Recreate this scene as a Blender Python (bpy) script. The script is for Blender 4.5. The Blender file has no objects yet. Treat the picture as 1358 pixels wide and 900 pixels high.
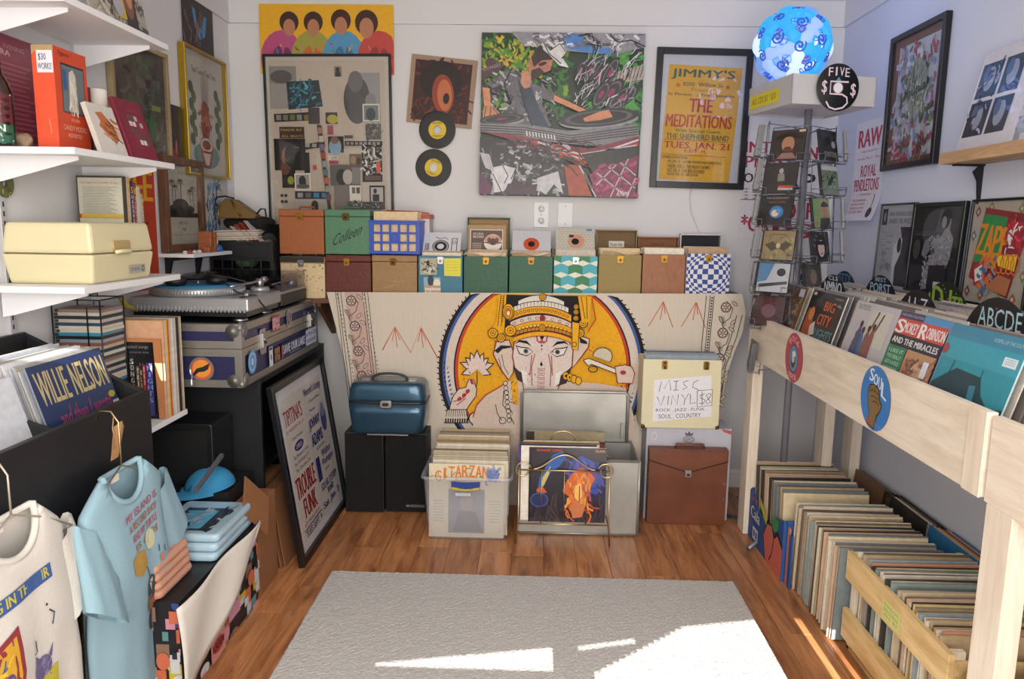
import bpy, bmesh, math, random
from mathutils import Vector, Matrix, Euler
random.seed(7)
S = bpy.context.scene
COL = S.collection
# ---------------------------------------------------------------- camera
FPX, CX, CY = 1000.0, 679.0, 450.0
CAM = Vector((0, 0, 1.3))
_Y = Vector((29, 153, -FPX)).normalized()
_U = Vector((94, 6450, 1000)); _U = (_U - _U.dot(_Y) * _Y).normalized()
_X = _Y.cross(_U)
ROT = Matrix((_X, _Y, _U))
cd = bpy.data.cameras.new('camera'); cam = bpy.data.objects.new('camera', cd); COL.objects.link(cam)
cd.sensor_width = 36; cd.lens = FPX / 1358 * 36; cd.clip_start = .01
cam.matrix_world = Matrix.Translation(CAM) @ ROT.to_4x4()
S.camera = cam
S.view_settings.view_transform = 'Standard'; S.view_settings.look = 'None'
S.view_settings.exposure = 0.0; S.view_settings.gamma = 1; S.view_settings.use_curve_mapping = False
# ---------------------------------------------------------------- world, sun, daylight
w = bpy.data.worlds.new('sky'); S.world = w; w.use_nodes = True
bg = w.node_tree.nodes['Background']; bg.inputs[0].default_value = (.62, .78, 1, 1); bg.inputs[1].default_value = 1.2
sd = bpy.data.lights.new('sun', 'SUN'); sd.energy = 30; sd.angle = math.radians(.12); sd.color = (1, .95, .86)
so = bpy.data.objects.new('sun', sd); COL.objects.link(so)
TAN_E = .30
so.rotation_euler = Vector((0, 1, -TAN_E)).to_track_quat('-Z', 'Y').to_euler()
def area(name, loc, target, sx, sy, power, color):
    l = bpy.data.lights.new(name, 'AREA'); l.shape = 'RECTANGLE'; l.size = sx; l.size_y = sy; l.energy = power; l.color = color
    o = bpy.data.objects.new(name, l); COL.objects.link(o); o.location = loc
    o.rotation_euler = (Vector(target) - Vector(loc)).to_track_quat('-Z', 'Y').to_euler(); return o
area('door_daylight', (.1, -.62, 1.35), (0.1, 3, 1.2), 1.9, 1.7, 78, (1, .955, .885))
area('overhead_fill_light', (0, .5, 2.25), (0, .9, 0), .6, .6, 12, (1, .93, .83))  # added soft fill from above, no lamp fitting behind it

# ---------------------------------------------------------------- measuring: pixel ray met with a real plane
def ray(px, py): return ROT @ Vector((px - CX, -(py - CY), -FPX))
def ay(px, py, d): r = ray(px, py); return CAM + r * ((d - CAM.y) / r.y)
def ax(px, py, d): r = ray(px, py); return CAM + r * ((d - CAM.x) / r.x)
def az(px, py, d): r = ray(px, py); return CAM + r * ((d - CAM.z) / r.z)
# ---------------------------------------------------------------- materials
def lin(c): return c / 12.92 if c <= .04045 else ((c + .055) / 1.055) ** 2.4
def hexc(h):
    h = h.lstrip('#'); h = h if len(h) == 6 else ''.join(q * 2 for q in h); return tuple(lin(int(h[i:i + 2], 16) / 255) for i in (0, 2, 4)) + (1,)
_m = {}
def M(name, col='#888888', rough=.6, metal=0, var=.12, scale=30, bump=.0, emit=0, alpha=1, stretch=(1, 1, 1), trans=0, coat=0):
    if name in _m: return _m[name]
    m = bpy.data.materials.new(name); m.use_nodes = True; nt = m.node_tree; N = nt.nodes; L = nt.links
    b = N['Principled BSDF']; c = hexc(col)
    b.inputs['Roughness'].default_value = rough; b.inputs['Metallic'].default_value = metal
    b.inputs['Coat Weight'].default_value = coat
    tc = N.new('ShaderNodeTexCoord'); mp = N.new('ShaderNodeMapping'); mp.inputs['Scale'].default_value = stretch
    L.new(tc.outputs['Object'], mp.inputs[0])
    nz = N.new('ShaderNodeTexNoise'); nz.inputs['Scale'].default_value = scale; nz.inputs['Detail'].default_value = 4
    L.new(mp.outputs[0], nz.inputs[0])
    mx = N.new('ShaderNodeMix'); mx.data_type = 'RGBA'
    mx.inputs[6].default_value = tuple(x * (1 - var) for x in c[:3]) + (1,); mx.inputs[7].default_value = tuple(min(1, x * (1 + var)) for x in c[:3]) + (1,)
    L.new(nz.outputs[0], mx.inputs[0]); L.new(mx.outputs[2], b.inputs['Base Color'])
    if bump:
        bp = N.new('ShaderNodeBump'); bp.inputs['Strength'].default_value = bump; bp.inputs['Distance'].default_value = .004
        L.new(nz.outputs[0], bp.inputs['Height']); L.new(bp.outputs[0], b.inputs['Normal'])
    if emit: b.inputs['Emission Color'].default_value = c; b.inputs['Emission Strength'].default_value = emit
    if trans: b.inputs['Transmission Weight'].default_value = trans
    if alpha < 1: b.inputs['Alpha'].default_value = alpha
    _m[name] = m; return m
def wood(name, c1, c2, rough=.5, scale=6, stretch=(1, 12, 12), objrand=0, bump=.15, coat=0):
    if name in _m: return _m[name]
    m = bpy.data.materials.new(name); m.use_nodes = True; nt = m.node_tree; N = nt.nodes; L = nt.links
    b = N['Principled BSDF']; b.inputs['Roughness'].default_value = rough; b.inputs['Coat Weight'].default_value = coat
    tc = N.new('ShaderNodeTexCoord'); mp = N.new('ShaderNodeMapping'); mp.inputs['Scale'].default_value = stretch
    oi = N.new('ShaderNodeObjectInfo'); va = N.new('ShaderNodeVectorMath'); va.operation = 'ADD'
    cmb = N.new('ShaderNodeMath'); cmb.operation = 'MULTIPLY'; cmb.inputs[1].default_value = 37
    L.new(oi.outputs['Random'], cmb.inputs[0]); L.new(tc.outputs['Object'], va.inputs[0]); L.new(cmb.outputs[0], va.inputs[1])
    L.new(va.outputs[0], mp.inputs[0])
    nz = N.new('ShaderNodeTexNoise'); nz.inputs['Scale'].default_value = scale; nz.inputs['Detail'].default_value = 8; nz.inputs['Roughness'].default_value = .62; nz.inputs['Distortion'].default_value = .6
    L.new(mp.outputs[0], nz.inputs[0])
    cr = N.new('ShaderNodeValToRGB'); cr.color_ramp.elements[0].position = .33; cr.color_ramp.elements[0].color = hexc(c1)
    cr.color_ramp.elements[1].position = .62; cr.color_ramp.elements[1].color = hexc(c2)
    L.new(nz.outputs[0], cr.inputs[0])
    hs = N.new('ShaderNodeHueSaturation'); L.new(cr.outputs[0], hs.inputs['Color'])
    mr = N.new('ShaderNodeMapRange'); mr.inputs[3].default_value = 1 - objrand; mr.inputs[4].default_value = 1 + objrand
    L.new(oi.outputs['Random'], mr.inputs[0]); L.new(mr.outputs[0], hs.inputs['Value']); L.new(hs.outputs[0], b.inputs['Base Color'])
    if bump:
        bp = N.new('ShaderNodeBump'); bp.inputs['Strength'].default_value = bump; bp.inputs['Distance'].default_value = .002
        L.new(nz.outputs[0], bp.inputs['Height']); L.new(bp.outputs[0], b.inputs['Normal'])
    _m[name] = m; return m
def attr_mat(name, rough, var=.06, scale=60, coat=0):
    m = bpy.data.materials.new(name); m.use_nodes = True; N = m.node_tree.nodes; L = m.node_tree.links
    b = N['Principled BSDF']; b.inputs['Roughness'].default_value = rough; b.inputs['Coat Weight'].default_value = coat
    a = N.new('ShaderNodeAttribute'); a.attribute_name = 'Col'
    nz = N.new('ShaderNodeTexNoise'); nz.inputs['Scale'].default_value = scale; nz.inputs['Detail'].default_value = 5
    tc = N.new('ShaderNodeTexCoord'); L.new(tc.outputs['Object'], nz.inputs[0])
    hs = N.new('ShaderNodeHueSaturation'); mr = N.new('ShaderNodeMapRange'); mr.inputs[3].default_value = 1 - var * 2; mr.inputs[4].default_value = 1 + var * 2
    L.new(nz.outputs[0], mr.inputs[0]); L.new(mr.outputs[0], hs.inputs['Value']); L.new(a.outputs['Color'], hs.inputs['Color'])
    L.new(hs.outputs[0], b.inputs['Base Color']); return m
PRINT = attr_mat('printed_paper', .55); GLOSS = attr_mat('printed_sleeve', .28, coat=.2); CLOTHP = attr_mat('printed_cloth', .9, .1, 90)
PAINT = attr_mat('brushed_paint', .4, .22, 45)
def obj_mat(name, rough, edge=.25):
    m = bpy.data.materials.new(name); m.use_nodes = True; N = m.node_tree.nodes; L = m.node_tree.links
    b = N['Principled BSDF']; b.inputs['Roughness'].default_value = rough
    oi = N.new('ShaderNodeObjectInfo'); nz = N.new('ShaderNodeTexNoise'); nz.inputs['Scale'].default_value = 45
    tc = N.new('ShaderNodeTexCoord'); L.new(tc.outputs['Object'], nz.inputs[0])
    mr = N.new('ShaderNodeMapRange'); mr.inputs[3].default_value = 1 - edge; mr.inputs[4].default_value = 1 + edge
    hs = N.new('ShaderNodeHueSaturation'); L.new(nz.outputs[0], mr.inputs[0]); L.new(mr.outputs[0], hs.inputs['Value'])
    L.new(oi.outputs['Color'], hs.inputs['Color']); L.new(hs.outputs[0], b.inputs['Base Color']); return m
SLEEVE = obj_mat('sleeve_card', .6)
def glassy(name, col=(1, 1, 1, 1), tint=.94, rough=.03, gloss=.12):
    m = bpy.data.materials.new(name); m.use_nodes = True; N = m.node_tree.nodes; L = m.node_tree.links
    for n in list(N):
        if n.type != 'OUTPUT_MATERIAL': N.remove(n)
    o = [n for n in N if n.type == 'OUTPUT_MATERIAL'][0]
    t = N.new('ShaderNodeBsdfTransparent'); t.inputs[0].default_value = (tint * col[0], tint * col[1], tint * col[2], 1)
    g = N.new('ShaderNodeBsdfGlossy'); g.inputs['Roughness'].default_value = rough
    lw = N.new('ShaderNodeLayerWeight'); pw_ = N.new('ShaderNodeMath'); pw_.operation = 'POWER'; pw_.inputs[1].default_value = 5; L.new(lw.outputs['Facing'], pw_.inputs[0])
    fr = N.new('ShaderNodeMath'); fr.operation = 'MULTIPLY_ADD'; fr.inputs[1].default_value = .22; fr.inputs[2].default_value = .03; L.new(pw_.outputs[0], fr.inputs[0])
    mx = N.new('ShaderNodeMixShader'); L.new(fr.outputs[0], mx.inputs[0]); L.new(t.outputs[0], mx.inputs[1]); L.new(g.outputs[0], mx.inputs[2])
    L.new(mx.outputs[0], o.inputs[0]); _m[name] = m; return m
GLASS = glassy('picture_glass')
SMOKE = glassy('smoked_acrylic', (.9, .9, .92, 1), .95)
def frosted():
    m = bpy.data.materials.new('frosted_plastic'); m.use_nodes = True; N = m.node_tree.nodes; L = m.node_tree.links
    b = N['Principled BSDF']; b.inputs['Base Color'].default_value = (.72, .77, .84, 1); b.inputs['Roughness'].default_value = .25
    b.inputs['Alpha'].default_value = .24; return m
FROST = frosted()
# ---------------------------------------------------------------- mesh builder
class MB:
    def __init__(s): s.v = []; s.f = []; s.m = []; s.mats = []; s.sm = []
    def mi(s, m):
        if m not in s.mats: s.mats.append(m)
        return s.mats.index(m)
    def add(s, vs, fs, m, smooth=False):
        o = len(s.v); s.v += [tuple(x) for x in vs]; i = s.mi(m)
        for f in fs: s.f.append(tuple(o + k for k in f)); s.m.append(i); s.sm.append(smooth)
        return s
    def box(s, x0, x1, y0, y1, z0, z1, m, rot=None, about=None):
        vs = [Vector((x, y, z)) for z in (z0, z1) for y in (y0, y1) for x in (x0, x1)]
        if rot:
            c = Vector(about) if about else Vector(((x0 + x1) / 2, (y0 + y1) / 2, (z0 + z1) / 2)); R = Euler(rot).to_matrix()
            vs = [c + R @ (v - c) for v in vs]
        return s.add(vs, [(0, 2, 3, 1), (4, 5, 7, 6), (0, 1, 5, 4), (2, 6, 7, 3), (0, 4, 6, 2), (1, 3, 7, 5)], m)
    def rbox(s, x0, x1, y0, y1, z0, z1, m, r=.01, n=4, axis='z'):
        def per(a0, a1, b0, b1):
            P = []
            for (ca, cb, t0) in ((a1 - r, b1 - r, 0), (a0 + r, b1 - r, 90), (a0 + r, b0 + r, 180), (a1 - r, b0 + r, 270)):
                for k in range(n + 1): t = math.radians(t0 + 90 * k / n); P.append((ca + r * math.cos(t), cb + r * math.sin(t)))
            return P
        if axis == 'z': P = per(x0, x1, y0, y1); vs = [(a, b, z0) for a, b in P] + [(a, b, z1) for a, b in P]
        elif axis == 'y': P = per(x0, x1, z0, z1); vs = [(a, y0, b) for a, b in P] + [(a, y1, b) for a, b in P]
        else: P = per(y0, y1, z0, z1); vs = [(x0, a, b) for a, b in P] + [(x1, a, b) for a, b in P]
        k = len(P)
        return s.add(vs, [tuple(range(k))[::-1], tuple(range(k, 2 * k))] + [(i, (i + 1) % k, k + (i + 1) % k, k + i) for i in range(k)], m, False)
    def prism(s, pts, axis, a0, a1, m):
        k = len(pts)
        def P(a, p): return {'x': (a, p[0], p[1]), 'y': (p[0], a, p[1]), 'z': (p[0], p[1], a)}[axis]
        vs = [P(a0, p) for p in pts] + [P(a1, p) for p in pts]
        return s.add(vs, [tuple(range(k)), tuple(range(2 * k - 1, k - 1, -1))] + [(i, k + i, k + (i + 1) % k, (i + 1) % k) for i in range(k)], m)
    def lathe(s, prof, c, m, axis='z', n=24, smooth=True, caps=True):
        vs = []
        for r, h in prof:
            for k in range(n):
                t = 2 * math.pi * k / n; a, b = r * math.cos(t), r * math.sin(t)
                vs.append({'z': (c[0] + a, c[1] + b, c[2] + h), 'y': (c[0] + a, c[1] + h, c[2] + b), 'x': (c[0] + h, c[1] + a, c[2] + b)}[axis])
        fs = [(i * n + k, i * n + (k + 1) % n, (i + 1) * n + (k + 1) % n, (i + 1) * n + k) for i in range(len(prof) - 1) for k in range(n)]
        if caps: fs += [tuple(range(n))[::-1], tuple((len(prof) - 1) * n + k for k in range(n))]
        return s.add(vs, fs, m, smooth)
    def tube(s, pts, r, m, n=8, closed=False):
        pts = [Vector(p) for p in pts]; rs = r if isinstance(r, (list, tuple)) else [r] * len(pts)
        vs = []; k = len(pts)
        pv = None
        for i, p in enumerate(pts):
            a = pts[(i - 1) % k] if (closed or i) else p; b = pts[(i + 1) % k] if (closed or i < k - 1) else p
            t = (b - a); t = t.normalized() if t.length > 1e-9 else Vector((0, 0, 1))
            if pv is None: u = t.orthogonal().normalized()
            else:
                u = pv - pv.dot(t) * t; u = u.normalized() if u.length > 1e-6 else t.orthogonal().normalized()
            pv = u; v = t.cross(u)
            for q in range(n): an = 2 * math.pi * q / n; vs.append(p + (u * math.cos(an) + v * math.sin(an)) * rs[i])
        fs = [(i * n + q, i * n + (q + 1) % n, ((i + 1) % k) * n + (q + 1) % n, ((i + 1) % k) * n + q) for i in range(k if closed else k - 1) for q in range(n)]
        if not closed: fs += [tuple(range(n))[::-1], tuple((k - 1) * n + q for q in range(n))]
        return s.add(vs, fs, m, True)
    def grid(s, fn, nu, nv, m, smooth=True, closed=False):
        vs = [fn(i / nu, j / nv) for j in range(nv + 1) for i in range(nu + (0 if closed else 1))]
        W = nu + (0 if closed else 1)
        fs = [(j * W + i, j * W + (i + 1) % W, (j + 1) * W + (i + 1) % W, (j + 1) * W + i) for j in range(nv) for i in range(nu)]
        return s.add(vs, fs, m, smooth)
    def build(s, name, parent=None, bevel=0, loc=None, rot=None, fix=True):
        me = bpy.data.meshes.new(name); me.from_pydata(s.v, [], s.f)
        for m in s.mats: me.materials.append(m)
        me.polygons.foreach_set('material_index', s.m); me.polygons.foreach_set('use_smooth', s.sm)
        me.update()
        if fix:
            bm = bmesh.new(); bm.from_mesh(me); bmesh.ops.recalc_face_normals(bm, faces=bm.faces); bm.to_mesh(me); bm.free()
        o = bpy.data.objects.new(name, me); COL.objects.link(o)
        if parent: o.parent = parent
        if loc: o.location = loc
        if rot: o.rotation_euler = rot
        if bevel:
            b = o.modifiers.new('bevel', 'BEVEL'); b.width = bevel; b.segments = 2; b.limit_method = 'ANGLE'
        return o
# ---------------------------------------------------------------- text glyph cache
_t = {}
def glyphs(txt, bold=0.0):
    k = (txt, bold)
    if k in _t: return _t[k]
    cu = bpy.data.curves.new('t', 'FONT'); cu.body = txt; cu.size = 1; cu.resolution_u = 2; cu.offset = bold
    o = bpy.data.objects.new('t', cu); COL.objects.link(o)
    dg = bpy.context.evaluated_depsgraph_get(); me = o.evaluated_get(dg).to_mesh()
    vs = [(v.co.x, v.co.y) for v in me.vertices]; fs = [tuple(p.vertices) for p in me.polygons]
    o.evaluated_get(dg).to_mesh_clear(); bpy.data.objects.remove(o); bpy.data.curves.remove(cu)
    if not vs: vs = [(0, 0)]
    x0 = min(v[0] for v in vs); x1 = max(v[0] for v in vs); y0 = min(v[1] for v in vs); y1 = max(v[1] for v in vs)
    r = ([((a - x0) / max(1e-6, x1 - x0), (b - y0) / max(1e-6, y1 - y0)) for a, b in vs], fs); _t[k] = r; return r
class Cv:
    """flat print: drawn in a view box (x right, y down) and mapped on a w x h sheet facing -Y, origin bottom left"""
    def __init__(s, vb, w, h, step=.00012, start=.0006):
        s.vb = vb; s.w = w; s.h = h; s.P = []; s.F = []; s.C = []; s.l = start; s.st = step; s.clip = True
    def m(s, x, y):
        a = (x - s.vb[0]) / (s.vb[2] - s.vb[0]) * s.w; b = (1 - (y - s.vb[1]) / (s.vb[3] - s.vb[1])) * s.h
        if s.clip: a = min(max(a, 0), s.w); b = min(max(b, 0), s.h)
        return a, b
    def raw(s, pts, fs, col):
        o = len(s.P); s.l += s.st
        for x, y in pts: a, b = s.m(x, y); s.P.append((a, -s.l, b))
        c = hexc(col)
        for f in fs: s.F.append(tuple(o + i for i in f)); s.C.append(c)
        return s
    def poly(s, pts, col): return s.raw(pts, [tuple(range(len(pts)))], col)
    def rect(s, x0, y0, x1, y1, col): return s.poly([(x0, y0), (x1, y0), (x1, y1), (x0, y1)], col)
    def bgc(s, col): return s.rect(*s.vb, col)
    def ell(s, cx, cy, rx, ry=None, col='#000', n=20, a0=0, a1=360, rot=0):
        ry = ry or rx; P = []; cr, sr = math.cos(math.radians(rot)), math.sin(math.radians(rot))
        for k in range(n + (0 if a1 - a0 == 360 else 1)):
            t = math.radians(a0 + (a1 - a0) * k / n); x, y = rx * math.cos(t), ry * math.sin(t); P.append((cx + x * cr - y * sr, cy + x * sr + y * cr))
        return s.poly(P, col)
    def ring(s, cx, cy, rx, ry, wd, col, n=28, a0=0, a1=360):
        return s.line([(cx + rx * math.cos(math.radians(a0 + (a1 - a0) * k / n)), cy + ry * math.sin(math.radians(a0 + (a1 - a0) * k / n))) for k in range(n + 1)], wd, col)
    def line(s, pts, wd, col):
        P = []; k = len(pts); F = []
        for i, p in enumerate(pts):
            a = pts[max(0, i - 1)]; b = pts[min(k - 1, i + 1)]; dx, dy = b[0] - a[0], b[1] - a[1]; d = math.hypot(dx, dy) or 1
            nx, ny = -dy / d * wd / 2, dx / d * wd / 2
            P += [(p[0] + nx, p[1] + ny), (p[0] - nx, p[1] - ny)]
            if i: F.append((2 * i - 2, 2 * i, 2 * i + 1, 2 * i - 1))
        return s.raw(P, F, col)
    def lines(s, L, wd, col):
        for l in L: s.line(l, wd, col); s.l -= s.st
        s.l += s.st; return s
    def text(s, t, x0, y0, x1, y1, col, bold=.02, tr=None):
        """t stretched into the box; tr=(dx per y, dy per x) shear"""
        dx_ = min(max(bold, 0), .09) * .9 * (x1 - x0) / max(1, len(t)); n_ = 3 if dx_ > 0 else 1
        if t in "I1!|l'": x0, x1 = x0 + (x1 - x0) * .33, x1 - (x1 - x0) * .33
        vs, fs = glyphs(t, 0.0); l0 = s.l
        for q_ in range(n_):
            P = []
            for a, b in vs:
                x = x0 + a * (x1 - x0); y = y1 + b * (y0 - y1)
                if tr: x, y = x + (y1 - y) * tr[0], y + (x - x0) * tr[1]
                P.append((x + (0, -dx_, dx_)[q_], y))
            s.l = l0 + q_ * s.st * .3; s.raw(P, fs, col)
        s.l = l0 + s.st * 1.6
        return s
    def strokes(s, n, box, cols, L, wd, rnd, ang=None, spread=180):
        for i in range(n):
            x = rnd.uniform(box[0], box[2]); y = rnd.uniform(box[1], box[3]); a = math.radians((ang if ang is not None else 0) + rnd.uniform(-spread, spread)); l = L * rnd.uniform(.4, 1.3)
            c = rnd.uniform(-.4, .4); s.line([(x, y), (x + l * .5 * math.cos(a), y + l * .5 * math.sin(a)), (x + l * math.cos(a + c), y + l * math.sin(a + c))], wd * rnd.uniform(.5, 1.5), rnd.choice(cols))
            s.l -= s.st * .8
        return s
    def build(s, name='print', parent=None, mat=None, loc=None, rot=None, warp=None, seg=.03):
        me = bpy.data.meshes.new(name); P = s.P
        me.from_pydata(P, [], s.F); me.materials.append(mat or PRINT)
        at = me.color_attributes.new('Col', 'FLOAT_COLOR', 'CORNER')
        flat = []
        for f, c in zip(s.F, s.C): flat += list(c) * len(f)
        at.data.foreach_set('color', flat)
        if warp:
            bm = bmesh.new(); bm.from_mesh(me); bmesh.ops.triangulate(bm, faces=bm.faces)
            for _ in range(5):
                E_ = [e for e in bm.edges if e.calc_length() > seg]
                if not E_: break
                bmesh.ops.subdivide_edges(bm, edges=E_, cuts=1, use_grid_fill=False); bmesh.ops.triangulate(bm, faces=bm.faces)
            for v in bm.verts: v.co = warp(*v.co)
            bm.to_mesh(me); bm.free()
        o = bpy.data.objects.new(name, me); COL.objects.link(o)
        if parent: o.parent = parent
        if loc: o.location = loc
        if rot: o.rotation_euler = rot
        return o
# ---------------------------------------------------------------- things
def tag(o, label=None, cat=None, group=None, kind=None):
    if label: o['label'] = label
    if cat: o['category'] = cat
    if group: o['group'] = group
    if kind: o['kind'] = kind
    return o
def thing(name, label, cat, loc=(0, 0, 0), rot=(0, 0, 0), group=None):
    o = bpy.data.objects.new(name, None); o.empty_display_size = .05; COL.objects.link(o); o.location = loc; o.rotation_euler = rot
    return tag(o, label, cat, group)
def dup(o, loc=None, rot=None, label=None, group=None, color=None):
    c = o.copy(); COL.objects.link(c)
    if loc is not None: c.location = loc
    if rot is not None: c.rotation_euler = rot
    if label: c['label'] = label
    if group: c['group'] = group
    if color: c.color = color
    for ch in o.children:
        d = ch.copy(); COL.objects.link(d); d.parent = c
        if color: d.color = color
        for g in ch.children: e = g.copy(); COL.objects.link(e); e.parent = d
    return c
D = math.radians
RW, LW = (0, 0, D(-90)), (0, 0, D(90))
def frame_mb(w, h, t, d, m, inset=.004):
    f = MB()
    for (x0, x1, z0, z1) in ((0, t, 0, h), (w - t, w, 0, h), (t, w - t, 0, t), (t, w - t, h - t, h)): f.box(x0, x1, -d, 0, z0, z1, m)
    return f
def picture(name, label, cat, w, h, loc, rot, draw, vb=None, frame=None, mat=None, glass=True, group=None):
    """framed sheet; frame=(rail width, depth, material)"""
    r = thing(name, label, cat, loc, rot, group)
    t, d, fm = frame
    frame_mb(w, h, t, d, fm).build('frame', r, .0015)
    MB().box(t * .5, w - t * .5, -.006, 0, t * .5, h - t * .5, M('backing', '#b9b2a4')).build('backing', r)
    iw, ih = w - 2 * t, h - 2 * t
    c = Cv(vb or (0, 0, 100, 100), iw, ih); draw(c); c.build('print', r, mat, loc=(t, -.006, t))
    if glass: MB().box(t, w - t, -d + .003, -d + .005, t, h - t, GLASS).build('glass', r)
    return r
def sheet(name, label, cat, w, h, loc, rot, draw, vb=None, th=.002, card='#d8d0c0', mat=None, group=None):
    r = thing(name, label, cat, loc, rot, group)
    MB().box(0, w, -th, 0, 0, h, M('card' + card, card, .7)).build('card', r)
    c = Cv(vb or (0, 0, 100, 100), w, h); draw(c); c.build('print', r, mat, loc=(0, -th, 0)); return r
WHITE = M('painted_wall', '#d6d5d6', .75, var=.015, scale=3, bump=.02)
SHELFW = M('white_melamine', '#e4e4e6', .45, var=.02)
BLACKP = M('black_paint', '#1a1b1f', .45, var=.15, scale=8)
BLKF = M('black_frame', '#121215', .3, var=.05)
BRASS = M('brass', '#94702e', .42, 1, .1)
CHROME = M('chrome', '#b4b4b8', .3, 1, .05)
ALU = M('aluminium', '#a7a49e', .38, .85, .12, 40)
GREYW = M('wire_grey', '#7e828c', .4, .7)
PAPER = M('paper', '#e8e4da', .8, var=.04)
# ================================================================ the room
XL, XR, YB, YF, ZC = -1.46, 1.42, 3.70, -.70, 2.33
def struct(name, mb, **k): return tag(mb.build(name, **k), kind='structure')
fl = struct('floor', MB().box(XL - .1, XR + .1, YF - .1, YB + .1, -.06, -.008, M('subfloor', '#4a2a18')))
pm = wood('laminate', '#7d4a2a', '#bd8254', .34, 3.2, (9, 1, 9), .16, .08)
pw, plen = .127, 1.21
pmb = MB().box(0, pw - .0012, 0, plen - .0012, -.008, 0, pm)
base = pmb.build('plank', fl, .0006)
i = 0; x = XL; first = True
while x < XR:
    y = YF - random.uniform(0, 1.1)
    while y < YB:
        if first: base.location = (x, y, 0); first = False
        else:
            o = base.copy(); COL.objects.link(o); o.location = (x, y, 0)
        y += plen
    x += pw
struct('wall_left', MB().box(XL - .1, XL, YF - .1, YB + .1, 0, ZC, WHITE))
struct('wall_right', MB().box(XR, XR + .1, YF - .1, YB + .1, 0, ZC, M('wall_blue_light_tint', '#ccd1dc', .75, var=.015, scale=3, bump=.02)))  # bluish light falling on this wall is mixed into its colour
struct('wall_back', MB().box(XL, XR, YB, YB + .1, 0, ZC, WHITE))
struct('ceiling', MB().box(XL - .1, XR + .1, YF - .1, YB + .1, ZC, ZC + .08, M('ceiling_paint', '#e6e6e6', .8, var=.01)))
# the wall behind the camera with slits shaped to throw the wanted sun patches
fw = MB()
def openings(x):
    r = []
    if -1.43 < x < -1.17: r.append((1.685, 1.745))
    k = (x + .43) / .52
    if 0 <= k <= 1: r.append((.3 * (2.03 + .7), .3 * (2.06 + .11 * k + .7)))
    k = (x - .17) / .18
    if 0 <= k <= 1: r.append((.3 * (2.145 + .05 * k + .7), .3 * (2.18 + .055 * k + .7)))
    if .20 < x < .76:
        k = (x - .2) / .56; top = 2.04 + .20 * min(1, k / .55) + .13 * k; r.append((.25, .3 * (top + .7)))
        r = [q for q in r if q[1] - q[0] > .2] + ([q for q in r if q[0] > .3 * (top + .7)] if True else [])
    if .91 < x < .985: r.append((.3, .3 * (2.36 + .7)))
    return sorted((a + .016, b_ + .016) for a, b_ in r)
step = .02; x = XL
while x < XR - 1e-6:
    x1 = min(x + step, XR); z = 0
    for a, b in openings((x + x1) / 2): fw.box(x, x1, YF - .02, YF, z, a, WHITE); z = b
    fw.box(x, x1, YF - .02, YF, z, ZC, WHITE); x = x1
struct('wall_front', fw, fix=False)
struct('trim_1', MB().box(XL, XR, YB - .012, YB, 2.215, ZC, WHITE), bevel=.002)
struct('trim_2', MB().box(XR - .012, XR, YF, YB, 2.215, ZC, WHITE), bevel=.002)
struct('trim_3', MB().box(XL, XL + .012, YF, YB, 2.215, ZC, WHITE), bevel=.002)
bbp = [(0, 0), (-.014, 0), (-.014, .075), (-.008, .09), (0, .09)]
struct('baseboard_back', MB().prism([(YB + a, b) for a, b in bbp], 'x', XL, XR, SHELFW))
struct('baseboard_right', MB().prism([(XR + a, b) for a, b in bbp], 'y', YF, YB, SHELFW))
struct('baseboard_left', MB().prism([(XL - a, b) for a, b in bbp], 'y', YF, YB, SHELFW))
# rug
rr = random.Random(3)
rx0, rx1, ry0, ry1 = -.735, .765, .75, 2.63
nu, nv = 260, 330
def rugf(u, v):
    e = min(u, 1 - u, v, 1 - v); h = (.017 if e > .004 else .004) + rr.uniform(-.0011, .0011)
    if e <= 0: h = .001
    return (rx0 + (rx1 - rx0) * u + rr.uniform(-.0012, .0012), ry0 + (ry1 - ry0) * v + rr.uniform(-.0012, .0012), h)
rg = MB().grid(rugf, nu, nv, M('rug_pile', '#b2afac', .95, var=.42, scale=230, bump=.3), smooth=False).build('rug', fix=False)
tag(rg, 'pale grey short pile rug lying on the wooden floor', 'rug')
# ================================================================ back wall pictures
def d_yellow(c):
    c.bgc('#e0a81c')
    R = random.Random(2)
    for x, col, dk in ((165, '#b04a78', '#6b2b52'), (330, '#9a9440', '#c0622a'), (500, '#4d8fb8', '#356c92'), (690, '#b8433c', '#8f2f30')):
        c.ell(x, 300, 118, 150, col); c.ell(x - 35, 320, 30, 90, dk, rot=12); c.ell(x + 40, 315, 26, 80, dk, rot=-14)
    for x, y, r in ((207, 110, 52), (338, 110, 52), (487, 100, 54), (625, 110, 62)):
        c.ell(x, y, r, r * 1.05, '#3b2018'); c.ell(x, y + 28, r * .62, r * .85, '#b07858')
    c.strokes(60, (90, 220, 760, 370), ['#c87a3a', '#b8405c', '#4a7aa0', '#d0a040', '#8a3030'], 26, 6, R)
g = sheet('unfolded_record_sleeve', 'yellow unfolded record sleeve with bright coloured figures high on the back wall', 'record sleeve', .632, .312, (-1.303, 3.683, 1.985), (0, 0, 0), d_yellow, (45, 18, 770, 375), .003, '#d5a52a')
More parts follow.
